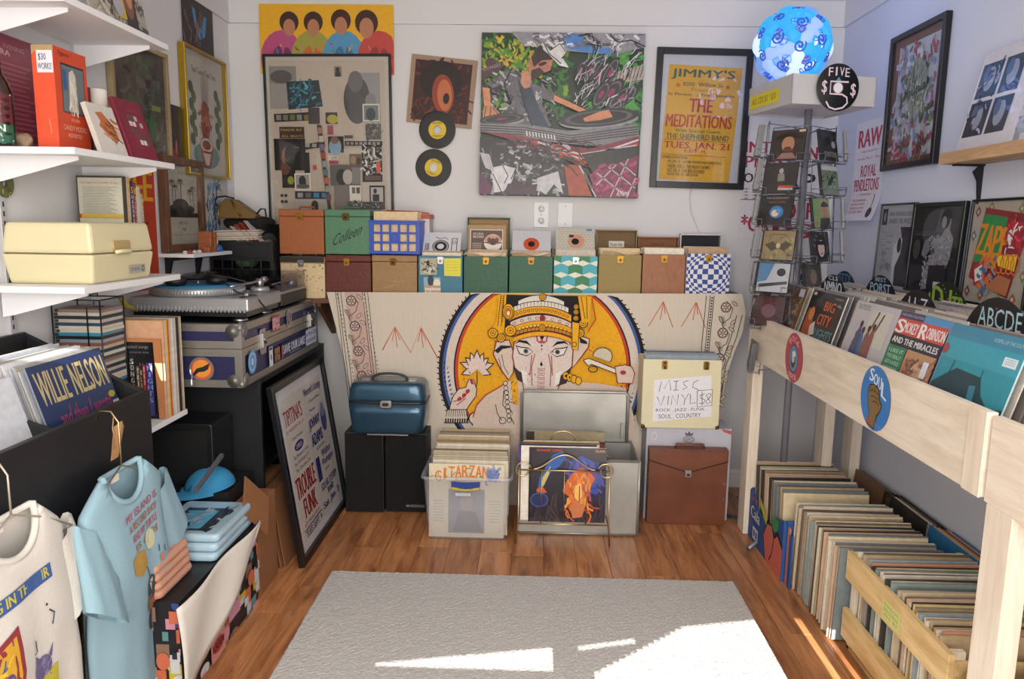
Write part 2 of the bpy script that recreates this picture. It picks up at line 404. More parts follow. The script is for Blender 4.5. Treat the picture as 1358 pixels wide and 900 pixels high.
def d_collage(c):
    c.bgc('#cdc7bc'); c.rect(28, 80, 660, 1000, '#c8baa8')
    c.rect(30, 110, 178, 330, '#8e8a86'); c.rect(30, 200, 125, 330, '#a09a93'); c.ell(95, 165, 60, 35, '#5a5654')
    c.poly([(122, 190), (300, 182), (318, 318), (130, 335)], '#1c2a32')
    R = random.Random(5); c.strokes(60, (150, 195, 285, 310), ['#3f93a8', '#5ab0c0', '#20505e', '#2d7488'], 30, 8, R)
    c.rect(470, 145, 632, 400, '#9b9a9a'); c.ell(505, 285, 72, 125, '#4c4b4c'); c.ell(500, 190, 40, 55, '#6c6b6a'); c.ell(580, 290, 30, 40, '#858484')
    c.rect(385, 112, 427, 165, '#8b8272'); c.ell(405, 130, 11, 14, '#1d1b1a'); c.rect(392, 142, 420, 164, '#1b1a1a')
    c.poly([(48, 358), (245, 348), (247, 392), (50, 400)], '#201d1c'); [c.rect(60 + 38 * k, 362, 88 + 38 * k, 390, q) for k, q in enumerate(('#8d8c86', '#77786a', '#6f7a3a', '#8d8c86', '#7a6a22'))]
    c.rect(75, 425, 212, 485, '#3a2a20'); c.text('MADE BY', 85, 435, 200, 447, '#c8a050'); c.text('ALL BEATS', 85, 468, 205, 480, '#c8a050')
    c.rect(42, 487, 215, 655, '#171213'); c.rect(80, 655, 155, 748, '#171213'); c.rect(205, 560, 236, 668, '#171213'); c.ell(115, 590, 34, 60, '#8a5a44'); c.ell(100, 640, 26, 40, '#6a3f30'); c.ell(150, 570, 50, 78, '#120f10'); c.ell(128, 708, 18, 22, '#9aa02c')
    c.rect(238, 325, 300, 410, '#3c3a3a'); c.rect(332, 350, 397, 410, '#2c2b28'); c.ell(370, 385, 30, 24, '#b5a834')
    c.rect(340, 418, 372, 466, '#a2455e'); c.rect(342, 475, 427, 560, '#2a2624'); c.ell(380, 530, 34, 45, '#8fb0c8'); c.ell(378, 495, 22, 20, '#8a6a58')
    c.poly([(202, 518), (322, 500), (326, 528), (206, 548)], '#22201f'); [c.rect(215 + 38 * k, 514, 240 + 38 * k, 532, '#a9a49c') for k in range(3)]
    c.rect(536, 306, 628, 396, '#d6d2c8'); c.rect(543, 313, 622, 390, '#6e7a72'); c.ell(580, 360, 26, 34, '#2f3d46')
    c.rect(550, 408, 634, 492, '#5a5856'); c.strokes(40, (555, 412, 630, 488), ['#2c2b2b', '#8d8a86', '#454341'], 20, 6, R)
    c.rect(434, 500, 640, 524, '#171616'); [c.rect(442 + 24 * k, 505, 458 + 24 * k, 519, '#8d8a86') for k in range(8)]
    c.rect(433, 470, 480, 486, '#4a4744'); c.rect(527, 520, 636, 715, '#1d1c1c'); c.strokes(90, (532, 530, 628, 672), ['#8f8c88', '#c8c4bc', '#4a4846', '#2a2929'], 26, 8, R); c.rect(605, 610, 628, 670, '#c0584c'); c.rect(540, 682, 630, 708, '#5a4a42')
    c.rect(458, 568, 528, 640, '#6b5744'); c.ell(480, 600, 16, 22, '#8f7a62'); c.ell(508, 605, 14, 20, '#473728')
    c.rect(340, 575, 398, 620, '#c2b8aa'); c.rect(345, 602, 397, 620, '#8d3550'); c.text('LIVE', 360, 580, 392, 598, '#302c2a')
    c.rect(350, 625, 515, 735, '#56524f'); c.ell(412, 690, 30, 44, '#2a2726'); c.ell(447, 690, 28, 40, '#a8a29a'); c.rect(470, 640, 515, 728, '#77736f')
    c.rect(152, 672, 240, 762, '#d2cdc2'); c.rect(158, 678, 234, 756, '#8d8880'); c.ell(195, 715, 20, 32, '#232120'); c.ell(197, 740, 36, 12, '#4b4744')
    c.rect(255, 628, 276, 652, '#b7404c'); c.rect(152, 768, 322, 806, '#1c1b1c'); [c.rect(165 + 45 * k, 775, 195 + 45 * k, 800, q) for k, q in enumerate(('#8d8a86', '#5a5a5c', '#2f74a0', '#2f74a0'))]
    c.rect(150, 808, 330, 870, '#98938c'); c.ell(260, 845, 20, 30, '#222'); c.rect(368, 735, 450, 868, '#6f6862'); c.rect(455, 735, 518, 815, '#cdc8be'); c.rect(468, 745, 486, 778, '#6a5a4c'); c.rect(492, 745, 512, 778, '#584a40')
    c.rect(565, 735, 648, 830, '#1d1c1c'); c.rect(572, 745, 640, 822, '#a7a49f'); c.ell(596, 765, 10, 14, '#2b2a29'); c.rect(582, 782, 618, 820, '#2b2a29')
    c.rect(440, 822, 648, 862, '#4a4744'); c.strokes(40, (445, 826, 640, 858), ['#8d8a86', '#1e1d1d'], 14, 6, R)
    c.poly([(286, 415), (312, 418), (352, 870), (332, 868)], '#3a2f2a')
    [c.rect(292 + 4.5 * k, 430 + 44 * k, 316 + 4.5 * k, 462 + 44 * k, q) for k, q in enumerate(['#8f6a50', '#b4a894', '#705a80', '#94402c', '#8a8a86', '#506a74', '#a4563a', '#8a8a86', '#5f4a42'])]
    for y in (790, 822): c.ell(80, y, 9, 8, '#2b2725'); c.ell(102, y, 9, 8, '#2b2725')
picture('framed_collage_poster', 'black framed beige poster collaged with small photographs on the back wall', 'framed poster', .605, .80, (-1.28, 3.679, 1.27), (0, D(-.6), 0), d_collage, (14, 62, 682, 945), (.011, .018, BLKF))
def d_scream(c):
    c.bgc('#9a7f68'); c.rect(25, 25, 345, 352, '#341512'); R = random.Random(8)
    c.strokes(160, (30, 30, 335, 340), ['#5a2018', '#241010', '#44180f', '#6b2a1c'], 40, 10, R)
    c.ell(180, 130, 120, 110, '#1a0c0b'); c.ell(195, 200, 62, 108, '#8e3a20', rot=-8); c.ell(205, 205, 42, 86, '#b9683f', rot=-8); c.ell(215, 222, 18, 30, '#200c0a')
sh = sheet('record_sleeve', 'square record sleeve in dark red and orange hung tilted on the back wall', 'record sleeve', .312, .312, (-.617, 3.694, 1.772), (0, D(5.5), 0), d_scream, (0, 0, 372, 372), .004, '#a08a74')
def seven(name, label, loc, rot=(0, 0, 0), lab='#d7b820', hole=.019, txt='#5a4a10', group=None):
    """45 rpm disc facing -Y, centre at its origin"""
    r = thing(name, label, 'record', loc, rot, group)
    VIN = M('vinyl', '#08080a', .42, var=.1)
    mb = MB(); pr = [(hole, -.0006), (.045, -.0010), (.046, -.0006), (.084, -.0006), (.0875, 0), (.0875, .0004), (hole, .0004), (hole, -.0006)]
    mb.lathe(pr, (0, 0, 0), VIN, 'y', 40, False, False)
    for k in range(6):
        q = .05 + k * .006; mb.lathe([(q, -.0006), (q + .001, -.0011), (q + .002, -.0006)], (0, 0, 0), VIN, 'y', 40, False, False)
    mb.build('disc', r)
    c = Cv((-45, -45, 45, 45), .09, .09, start=.0013); c.clip = False
    n = 30; P = [((42 if k < n + 1 else 19.5) * math.cos(2 * math.pi * (k if k < n + 1 else 2 * n + 1 - k) / n), (42 if k < n + 1 else 19.5) * math.sin(2 * math.pi * (k if k < n + 1 else 2 * n + 1 - k) / n)) for k in range(2 * n + 2)]
    c.poly(P, lab); c.text('KROWER', -22, -37, 22, -26, txt); c.lines([[(-26, 26), (26, 26)], [(-20, 30), (20, 30)], [(-14, 34), (14, 34)]], 1.6, txt)
    c.build('label', r, loc=(-.045, 0, -.045)); return r
v1 = seven('vinyl_single', 'upper of two black singles with yellow labels pinned below the tilted sleeve', (-.467, 3.684, 1.736 - .0), group='yellow label singles on the wall')
seven('vinyl_single', 'lower of two black singles with yellow labels pinned on the back wall', (-.487, 3.694, 1.561), (0, D(20), 0), group='yellow label singles on the wall')
def d_dj(c):
    R = random.Random(11)
    c.bgc('#24382a')
    c.strokes(420, (30, 22, 470, 420), ['#2f6a26', '#3f7a26', '#1c3a1c', '#7a9a2a', '#173020', '#2b6a3a'], 44, 20, R, 60, 60)
    c.strokes(120, (40, 40, 320, 240), ['#b8b030', '#8fa02a', '#c8a02c', '#4f8a2a'], 30, 14, R, 70, 50)
    c.strokes(260, (560, 120, 860, 520), ['#2c6a34', '#1e4a30', '#3f8a36', '#4a9a3a'], 50, 20, R, 30, 60)
    c.poly([(180, 22), (862, 22), (862, 90), (700, 130), (560, 120), (430, 110), (340, 80), (250, 95)], '#8d8c94')
    c.poly([(430, 26), (540, 30), (560, 80), (700, 100), (720, 130), (560, 120), (470, 100)], '#4a7fc0')
    c.strokes(70, (250, 24, 860, 90), ['#b8b6bc', '#6a6870', '#d8d6da', '#55535c'], 50, 10, R, 15, 40)
    c.poly([(690, 225), (862, 175), (862, 250), (700, 275)], '#a89c90'); c.lines([[(700 + 18 * k, 265 - 3 * k), (715 + 18 * k, 205 - 3 * k)] for k in range(9)], 4, '#3a3030')
    # sign
    c.poly([(32, 215), (140, 170), (145, 205), (32, 275)], '#4a3438'); c.ell(80, 180, 28, 26, '#4a3438'); c.text('CONGO', 42, 205, 128, 222, '#a08890', tr=(0, -.3))
    c.poly([(75, 310), (130, 295), (135, 325), (85, 335)], '#3a2c2c')
    # wheels / discs
    for x, y, a, b, r_ in ((545, 215, 26, 55, 10), (590, 210, 30, 65, 15), (635, 235, 30, 85, 20), (690, 225, 30, 95, 25), (700, 320, 90, 38, -50), (760, 345, 105, 40, -38), (650, 330, 80, 30, -60)):
        c.ell(x, y, a, b, '#2a272c', rot=r_); c.ell(x, y, a * .8, b * .85, '#6a666c', rot=r_); c.ell(x, y, a * .66, b * .75, '#322e34', rot=r_); c.ell(x, y, a * .3, b * .35, '#8a2f58', rot=r_)
    c.strokes(80, (490, 120, 800, 420), ['#1a181c', '#8e8c92', '#2c2a30', '#c0bec4'], 90, 5, R, -60, 25)
    # shirt + body
    c.poly([(55, 285), (190, 205), (300, 280), (420, 330), (395, 375), (330, 350), (400, 500), (290, 520), (130, 470), (190, 380), (150, 290), (90, 310)], '#5f5e66')
    c.strokes(120, (70, 220, 400, 480), ['#8a8990', '#3f3e46', '#6a6970', '#b0aeb4'], 34, 9, R, 20, 60)
    c.poly([(215, 250), (245, 300), (290, 300), (330, 400), (395, 520), (300, 500), (255, 400)], '#2c3a4c')
    c.poly([(240, 215), (290, 225), (285, 300), (255, 308), (235, 280)], '#c08468'); c.poly([(270, 205), (400, 150), (385, 215), (310, 245), (290, 240)], '#b87a60')
    c.ell(325, 185, 52, 50, '#b27358', rot=-25); c.poly([(285, 150), (330, 85), (400, 160), (340, 165), (300, 200)], '#2c1d1c'); c.poly([(290, 215), (330, 200), (355, 225), (310, 262), (285, 240)], '#38221e'); c.ell(345, 182, 22, 9, '#231414', rot=-20)
    c.poly([(340, 72), (380, 115), (425, 72), (468, 120), (445, 150), (480, 200), (430, 190), (375, 135), (345, 110)], '#d4d2d0'); c.lines([[(380, 115), (430, 80), (465, 125), (440, 155)], [(345, 72), (375, 130), (440, 180)]], 5, '#26242a')
    # arms and hands
    c.poly([(410, 335), (500, 375), (610, 425), (690, 405), (712, 445), (650, 460), (570, 472), (560, 455), (600, 448), (405, 368)], '#c8845f')
    c.poly([(38, 305), (75, 310), (85, 395), (130, 435), (115, 450), (75, 455), (40, 465), (50, 400)], '#c8845f')
    c.lines([[(410, 335), (610, 425), (640, 440)], [(405, 368), (600, 448)], [(640, 410), (665, 450)], [(660, 405), (690, 448)], [(60, 400), (50, 460)], [(85, 400), (80, 452)], [(95, 410), (125, 445)]], 4, '#241816')
    # decks
    for x, y, a, b in ((140, 465, 118, 26), (640, 450, 205, 46)):
        c.ell(x, y + 12, a, b, '#8d8c90', rot=-5); c.ell(x, y, a, b, '#2a2a2e', rot=-6); c.ell(x, y, a * .85, b * .78, '#55555a', rot=-6); c.ell(x, y, a * .72, b * .66, '#26262a', rot=-6); c.ell(x, y, a * .25, b * .25, '#83304c', rot=-6)
    c.poly([(570, 472), (560, 455), (640, 420), (690, 408), (712, 445), (650, 462)], '#c8845f')
    c.poly([(30, 490), (270, 490), (480, 520), (840, 480), (850, 545), (640, 600), (400, 580), (30, 530)], '#77767b')
    c.lines([[(30, 500 + 12 * k), (260, 508 + 12 * k), (500, 545 + 12 * k), (845, 492 + 13 * k)] for k in range(4)], 5, '#28272c')
    c.lines([[(270 + 16 * k, 525 + 2 * k), (275 + 16 * k, 550 + 2 * k)] for k in range(10)], 6, '#d0cecf')
    c.poly([(30, 530), (250, 550), (430, 590), (600, 610), (850, 540), (850, 580), (600, 690), (430, 660), (180, 570)], '#7a2c3c')
    c.poly([(300, 575), (470, 600), (560, 640), (850, 575), (850, 600), (560, 700), (420, 650)], '#b04028'); c.lines([[(330, 580), (560, 665), (850, 560)], [(360, 600), (560, 640), (840, 590)]], 9, '#c8c6c6')
    c.poly([(28, 560), (300, 590), (470, 700), (500, 858), (28, 858)], '#26242a')
    c.strokes(170, (30, 570, 460, 850), ['#8a898e', '#55545a', '#1a191c', '#aeadb2', '#38363c'], 44, 13, R, 60, 70)
    c.poly([(90, 720), (150, 705), (220, 720), (200, 790), (160, 840), (110, 850)], '#c8c6c8'); c.poly([(330, 770), (440, 730), (470, 850), (420, 800), (380, 855), (340, 830)], '#b8b6ba'); c.poly([(30, 640), (80, 650), (110, 740), (60, 720)], '#b0aeb4')
    c.lines([[(150, 705), (180, 760), (160, 800)], [(100, 750), (150, 850)], [(220, 720), (195, 780)], [(80, 650), (130, 670), (170, 640)]], 5, '#1a181c')
    c.poly([(28, 740), (100, 820), (90, 858), (28, 858)], '#5a2448'); c.poly([(180, 800), (330, 820), (330, 858), (160, 858)], '#3c1c34')
    c.poly([(470, 700), (550, 690), (620, 858), (500, 858)], '#9a4024'); c.poly([(560, 640), (850, 590), (850, 640), (620, 740)], '#2a2828')
    c.poly([(600, 745), (850, 640), (842, 862), (640, 862)], '#7a2048'); c.strokes(50, (620, 690, 840, 850), ['#94305c', '#5a1838', '#a8406c'], 40, 12, R, 0, 50)
    c.lines([[(640, 735), (790, 850)], [(700, 705), (842, 810)], [(760, 680), (842, 745)], [(715, 862), (800, 660)], [(800, 862), (842, 760)], [(640, 800), (740, 690)]], 7, '#a8a6ac')
    c.lines([[(550, 700), (640, 862)], [(575, 740), (620, 820)]], 8, '#c0bec2'); c.text('A.Morris', 745, 825, 810, 855, '#e4d8dc', tr=(.2, -.05))
    c.lines([[(235, 310), (260, 400), (300, 500)], [(190, 205), (150, 290), (190, 380)], [(560, 30), (620, 60), (560, 80), (640, 90)], [(680, 30), (720, 70), (790, 60), (862, 90)], [(520, 40), (590, 30), (600, 70)]], 6, '#201e24')
    c.strokes(50, (200, 560, 600, 690), ['#1c1a1c', '#5a2020', '#2a2426'], 90, 6, R, 18, 14)
r = thing('canvas_painting', 'large colourful painting on unframed canvas of a bearded person playing records', 'painting', (-.262, 3.695, 1.434), (0, D(.4), 0))
MB().box(0, .752, -.03, 0, 0, .74, M('canvas_edge', '#3a3436', .8)).build('canvas', r, .002)
c = Cv((30, 22, 862, 862), .752, .74); d_dj(c); c.build('print', r, PAINT, loc=(0, -.03, 0))
def d_jim(c):
    c.bgc('#c8ccd6'); c.poly([(896, 220), (1225, 232), (1200, 752), (877, 742)], '#dba726'); sk = (.055, .03)
    G, Rd, K = '#2a5a48', '#b0302a', '#3c3a2a'
    T = lambda t, a, b, x, y, col, bo=.03: c.text(t, a, b, x, y, col, bo, tr=(.04, .02))
    T("JIMMY'S", 908, 238, 1192, 286, G, .05); T('8200  Willow St.', 962, 298, 1145, 315, K); T('*', 930, 303, 950, 322, Rd, .05); T('*', 1155, 308, 1172, 326, Rd, .05)
    T('Presents', 1002, 322, 1092, 340, '#8a7428', .0); T('In Person  -  From Jamaica', 900, 345, 1196, 362, K); T('THE', 996, 372, 1100, 432, Rd, .06); T('MEDITATIONS', 895, 442, 1192, 500, Rd, .06)
    T('With Special Guest', 938, 508, 1145, 528, G); T('THE SHEPHERD BAND', 900, 530, 1184, 555, G, .04); c.line([(893, 558), (1185, 565)], 2.5, Rd)
    T('TUES. JAN. 21', 892, 566, 1188, 606, Rd, .05); T('9:30 P. M.', 985, 602, 1086, 617, Rd, .03); c.line([(888, 625), (1180, 634)], 2.5, Rd)
    T('COMING ATTRACTIONS:', 886, 632, 1005, 645, K); T('FRI. JAN. 31 - OZARK MOUNTAIN DAREDEVILS', 915, 652, 1160, 668, K); T('THURS. FEB. 6 - THE NIGHT HAWKS', 915, 672, 1110, 688, K); T('SAT. FEB. 8 - THE RED ROCKERS', 915, 692, 1085, 708, K); T('MON. FEB. 10 - DR. JOHN', 915, 711, 1055, 727, K)
picture('framed_concert_poster', 'black framed yellow concert poster with red and green lettering on the back wall', 'framed poster', .445, .638, (.547, 3.694, 1.482), (0, D(1.0), 0), d_jim, (866, 178, 1238, 752), (.030, .022, BLKF))
# outlets, cable
for nm, x, lab, sock in (('power_outlet', .035, 'white double power outlet on the back wall below the painting', 1), ('blank_wall_plate', .151, 'blank white wall plate right of the power outlet', 0)):
    r = thing(nm, lab, 'outlet' if sock else 'wall plate', (x, 3.699, 1.345)); p = SHELFW
    MB().rbox(-.036, .036, -.006, 0, -.06, .06, p, .004, 3, 'y').build('plate', r, .0015)
    if sock:
        for z in (-.028, .028):
            MB().lathe([(.0165, -.008), (.0165, -.003)], (0, 0, z), p, 'y', 20).build('socket', r)
            mb = MB(); mb.box(-.0075, -.0055, -.0086, -.0079, z - .001, z + .009, BLKF).box(.0055, .0075, -.0086, -.0079, z - .001, z + .009, BLKF).lathe([(.0022, -.0086), (.0022, -.0079)], (0, 0, z - .008), BLKF, 'y', 8)
            mb.build('slot', r)
    for z in ((0,) if sock else (-.042, .042)): MB().lathe([(.003, -.0075), (.003, -.005)], (0, 0, z), CHROME, 'y', 10).build('screw', r)
tag(MB().tube([ay(917, 250, 3.685), ay(915, 262, 3.69), ay(916, 280, 3.692), ay(922, 295, 3.69), ay(928, 308, 3.69), ay(930, 330, 3.69)], .0022, M('white_cable', '#cfcfd2', .5)).build('cable'), 'thin white cable hanging below the yellow framed poster', 'cable')
# red lettered poster on the back wall behind the rack, RAW poster on the right wall
def d_red(c):
    c.bgc('#d4d2d6'); Rr = '#a02440'
    T = lambda t, x0, y0, x1, y1, col=Rr: c.text(t, x0, y0, x1, y1, col, .06)
    T('INTER', 3, 4, 60, 14); T('PRESS', 3, 17, 66, 28); T('CON', 58, 8, 97, 20, '#a02440'); T('OC 11', 3, 33, 45, 42, '#222'); T('AP', 50, 33, 96, 48, '#222')
    for k in range(4): T('* * * *', 4, 47 + 3 * k, 44, 48.5 + 3 * k, '#555')
    T('CORP', 44, 60, 97, 76); T('*OR', 3, 72, 40, 88); T('PS', 46, 80, 96, 94)
    c.line([(0, 58), (100, 58)], .6, '#333')
sheet('wall_poster', 'white poster with big dark red letters on the back wall behind the disc rack', 'poster', .36, .50, (.985, 3.698, 1.22), (0, 0, 0), d_red, None, .001, '#d8d8dc')
def d_raw(c):
    c.bgc('#dcdbe0'); Rr = '#b03048'
    T = lambda t, x0, y0, x1, y1, b=.04: c.text(t, x0, y0, x1, y1, Rr, b)
    T('RAW', 12, 8, 88, 26, .06); T('A Night of Garage & Soul', 22, 29, 80, 32, .0); T('Saturday, May 17  10pm', 12, 36, 88, 39, .0); T('ROYAL', 28, 44, 80, 56, .05); T('PENDLETONS', 8, 58, 92, 70, .05)
    T('with special guests', 32, 72, 70, 75, 0)
    for k in range(4): T(('THE GUARDIANS', 'BLACK & WHITE', 'GREEN ROOMS', 'DOORS 9PM')[k], 6, 78 + 4 * k, 55, 80.5 + 4 * k, 0)
    c.ell(80, 92, 8, 5, '#2c2a30'); c.line([(80, 90), (84, 74)], 2, '#2c2a30'); c.ell(80, 92, 3, 2, '#8a3040')
r = thing('wall_poster', 'white poster with red block letters curling off the right wall by the corner', 'poster', (1.417, 3.47, 1.335), RW)
r['label'] = 'white poster with red block letters curling off the right wall by the corner'
def curl(x, y, z): t = max(0, .12 - z); return (x, y - t * t * 2.2, z)
MB().grid(lambda u, v: Vector(curl(u * .285, -.0003, v * .42)), 2, 20, M('poster_card', '#dcdbe0', .7)).build('card', r)
c = Cv((0, 0, 100, 100), .285, .42); d_raw(c); c.build('print', r, warp=curl)

# ================================================================ long shelf under the cases, with the cloth
def zsh(x): return .945 + (x + 1.16) * .0268
SH = wood('shelf_board', '#4a2c1c', '#6a4028', .5, 5, (1, 10, 10))
s = thing('long_shelf', 'long brown wall shelf under the row of record cases', 'shelf', (-1.25, 3.40, zsh(-1.25)), (0, -math.atan(.0268), 0))
MB().box(0, 2.19, 0, .295, -.022, 0, SH).build('board', s, .001)
for x in (.25, 1.1, 1.9): MB().prism([(.295, -.02), (.295, -.2), (.28, -.2), (.05, -.04), (.05, -.02)], 'x', x, x + .02, SH).build('bracket', s)
# patterned cloth
U0, V0, U1, V1 = 434, 393, 985, 700; CW = 1.877; CH = CW / 551 * 307
cr = thing('wall_hanging', 'cream wall hanging with a crowned elephant headed deity in a yellow disc', 'tapestry', (-.935, 3.392, 1.0 - CH + .002))
out = [(434, 399), (700, 396), (984, 392), (992, 410), (988, 440), (972, 480), (962, 540), (955, 600), (950, 690), (480, 690), (470, 600), (458, 500), (444, 440)]
def wave(x, y, z): return (x, y - .006 * math.sin(x * 23 + z * 3) * min(1, (CH - z) * 2), z)
cb = Cv((U0, V0, U1, V1), CW, CH, start=0); cb.clip = False
P = []; NN = 60
def edge(v):
    L_ = [(399, 434), (440, 444), (500, 458), (600, 470), (690, 480)]; R_ = [(392, 984), (410, 990), (440, 988), (480, 974), (540, 963), (600, 955), (690, 950)]
    def it(T, y):
        if y <= T[0][0]: return T[0][1]
        for a, b in zip(T, T[1:]):
            if y <= b[0]: return a[1] + (b[1] - a[1]) * (y - a[0]) / (b[0] - a[0])
        return T[-1][1]
    return it(L_, v), it(R_, v)
def cf(u, t):
    yb = 399 - 7 * u; y = yb + (690 - yb) * t; l, r_ = edge(y); a, b = cb.m(l + (r_ - l) * u, y); return Vector(wave(a, 0, b))
MB().grid(cf, 70, 12, M('cream_cotton', '#c9bfb0', .95, var=.08, scale=9, stretch=(14, 1, 1), bump=.2)).build('cloth', cr)
c = Cv((U0, V0, U1, V1), CW, CH, step=.00008, start=.0008); c.clip = False
K = '#1d1a1c'; OR = '#b8432a'; YE = '#dea21e'; W_ = '#cdbfb4'; BL = '#3c5a94'
def q(pts, s_=None):  # coords of crop B (440,380) scale 4.089
    return [(440 + a / 4.089, 380 + b / 4.089) for a, b in pts]
def q2(pts): return [(700 + a / 4.527, 380 + b / 4.527) for a, b in pts]
# big disc: centre, radii
dc = (723, 500)
def half(rx, ry, col, y0=397.5):
    pts = [(dc[0] + rx * math.cos(math.radians(t)), dc[1] + ry * math.sin(math.radians(t))) for t in range(-180, 181, 5)]
    pts = [(x, max(y, y0)) for x, y in pts]; c.poly(pts, col)
half(139, 142, K); half(134, 139, BL); half(130, 136, W_); half(119, 126, K); half(117, 124, OR); half(113, 121, YE)
R = random.Random(4)
for t in list(range(150, 235, 3)) + list(range(-55, 30, 3)):
    a = math.radians(t); x, y = dc[0] + 138 * math.cos(a), dc[1] + 141 * math.sin(a)
    if y > 399: c.line([(x, y), (x + 4 * math.cos(a + .6), y + 4 * math.sin(a + .6))], 1.6, K); c.l -= c.st
# zigzags
for pts in ([(508, 476), (525, 444), (546, 479), (560, 444), (583, 486)], ): c.line(pts, 1.4, OR)
for x in (525, 560): c.lines([[(x, 446), (x - 4, 464)], [(x, 446), (x + 3, 472)], [(x, 446), (x + 7, 462)]], .8, OR)
for x in (881, 924): c.lines([[(x, 404), (x - 18, 437)], [(x, 404), (x + 14, 438)], [(x, 404), (x - 3, 428)], [(x, 404), (x + 3, 420)]], 1.1, '#b8604a')
# borders
for (L_, R_) in (((450, 398, 466, 488), (486, 398, 502, 488)),):
    for x0, y0, x1, y1 in (L_, R_):
        for o in (-4, -1, 3): c.line([(x0 + o, y0), (x1 + o, y1 + 70)], .8, K); c.l -= c.st
        for k in range(26): t = k / 26; x = x0 + (x1 - x0) * t * 1.6 - 2.4; y = y0 + 3 + (y1 - y0) * 1.6 * t; c.rect(x, y, x + 1.2, y + 1.6, K); c.l -= c.st
c.poly([(458, 399), (482, 399), (498, 500), (500, 600), (478, 600), (466, 470)], '#bfa397')
for o in (937, 942, 947): c.line([(o, 395), (o - 3, 470)], .9, K)
for k in range(20): c.rect(943.5 - k * .15, 397 + k * 3.7, 945.5 - k * .15, 399 + k * 3.7, K); c.l -= c.st
for x in (972, 979): c.line([(x + 6, 420), (x, 450), (x - 12, 490), (x - 20, 600)], 1.0, K)
def vine(x0, y0, dx, sc, nf):
    for k in range(nf):
        x, y = x0 + dx * k, y0 + 34 * k * sc
        c.line([(x, y - 8), (x + 9, y + 2), (x + 6, y + 14), (x - 4, y + 22), (x, y + 30)], .9, K)
        c.ell(x, y, 7, 7, K, 12); c.ell(x, y, 6.1, 6.1, '#c8afa4', 12)
        for a in range(0, 360, 60): c.ring(x + 3.6 * math.cos(math.radians(a)), y + 3.6 * math.sin(math.radians(a)), 2.4, 2.4, .6, K, 8); c.l -= c.st
        for (ex, ey, rr_) in ((11, -5, 40), (10, 20, -50), (-6, 16, 60)):
            c.ell(x + ex, y + ey, 5, 2.2, K, 10, rot=rr_); c.ell(x + ex, y + ey, 4.2, 1.5, '#c8afa4', 10, rot=rr_)
        c.lines([[(x - 8 + .8 * j, y + 14 + 2.2 * j), (x - 2 + .8 * j, y + 12 + 2.2 * j)] for j in range(6)], .6, K)
vine(467, 410, 4.2, 1, 5); vine(963, 410, -2.5, 1, 6)
# lotus + hand
lo = q([(800, 470)])[0]
for a, l in ((-160, 24), (-20, 24), (-135, 22), (-45, 22), (-112, 24), (-68, 24), (-90, 26), (160, 22), (20, 20)):
    ca, sa = math.cos(math.radians(a)), math.sin(math.radians(a)); bx, by = lo[0], lo[1] + 4
    P = [(bx, by), (bx + ca * l * .55 - sa * 5, by + sa * l * .55 + ca * 5), (bx + ca * l, by + sa * l), (bx + ca * l * .55 + sa * 5, by + sa * l * .55 - ca * 5)]
    c.poly([(x + (x - bx) * .05, y + (y - by) * .05) for x, y in P], K); c.poly([(bx + (x - bx) * .93, by + (y - by) * .93) for x, y in P], '#d6c2b8')
c.line(q([(800, 500), (802, 560), (795, 590)]), 1, K)
hand = q([(655, 690), (670, 640), (700, 600), (740, 590), (755, 545), (780, 545), (800, 600), (795, 640), (760, 690), (735, 730), (650, 725)])
c.poly(hand, '#d0bcb0'); c.line(hand + hand[:1], 1.1, K); c.lines([q([(670, 670), (720, 655), (760, 610)]), q([(690, 690), (740, 650)])], 1.2, '#8e2c34')
for x, y in ((705, 655), (730, 635), (750, 612)): a_, b_ = q([(x, y)])[0]; c.ell(a_, b_, 2.6, 3.4, '#a03038', rot=40)
c.poly(q([(760, 545), (768, 570), (785, 575), (775, 545)]), '#a03038')
br = q([(640, 715), (745, 715), (755, 790), (620, 790)]); c.poly(br, '#c8bcb0'); c.line(br, 1.2, K)
for k in range(10): c.line(q([(640 + 11 * k, 715), (632 + 13 * k, 755)]), .8, K); c.line(q([(632 + 13 * k, 765), (630 + 13 * k, 788)]), 2, K)
c.ell(*q([(800, 765)])[0], 11, 10, K); c.ell(*q([(800, 765)])[0], 9.5, 8.5, '#cfc0b4'); c.ring(*q([(800, 765)])[0], 4, 4, 1, K)
# body
body = q([(780, 760), (800, 690), (850, 630), (960, 560), (1010, 530)]) + [(800, 515), (835, 520), (848, 560), (848, 690), (632, 690)]
c.poly(body, '#cbb8aa'); c.line(q([(780, 760), (800, 690), (850, 630), (960, 560)]), 1.8, '#b04a2c')
c.lines([q([(950, 600), (945, 680), (985, 740), (1010, 790)]), q([(975, 600), (970, 680), (1000, 730)]), q([(905, 680), (915, 730), (940, 770)])], 1.1, K); c.ring(*q([(945, 770)])[0], 4.5, 4.5, 1, K)
for k in range(9): a_, b_ = q([(958 + 3 * k, 560 + 26 * k)])[0]; c.ell(a_, b_, 3.4, 3.4, K, 10); c.ell(a_, b_, 2.5, 2.5, '#cdbdb0', 10)
c.poly(q([(985, 540), (1025, 530), (1030, 680), (1000, 670)]), YE); c.strokes(16, (682, 512, 690, 545), [K], 4, .8, R)
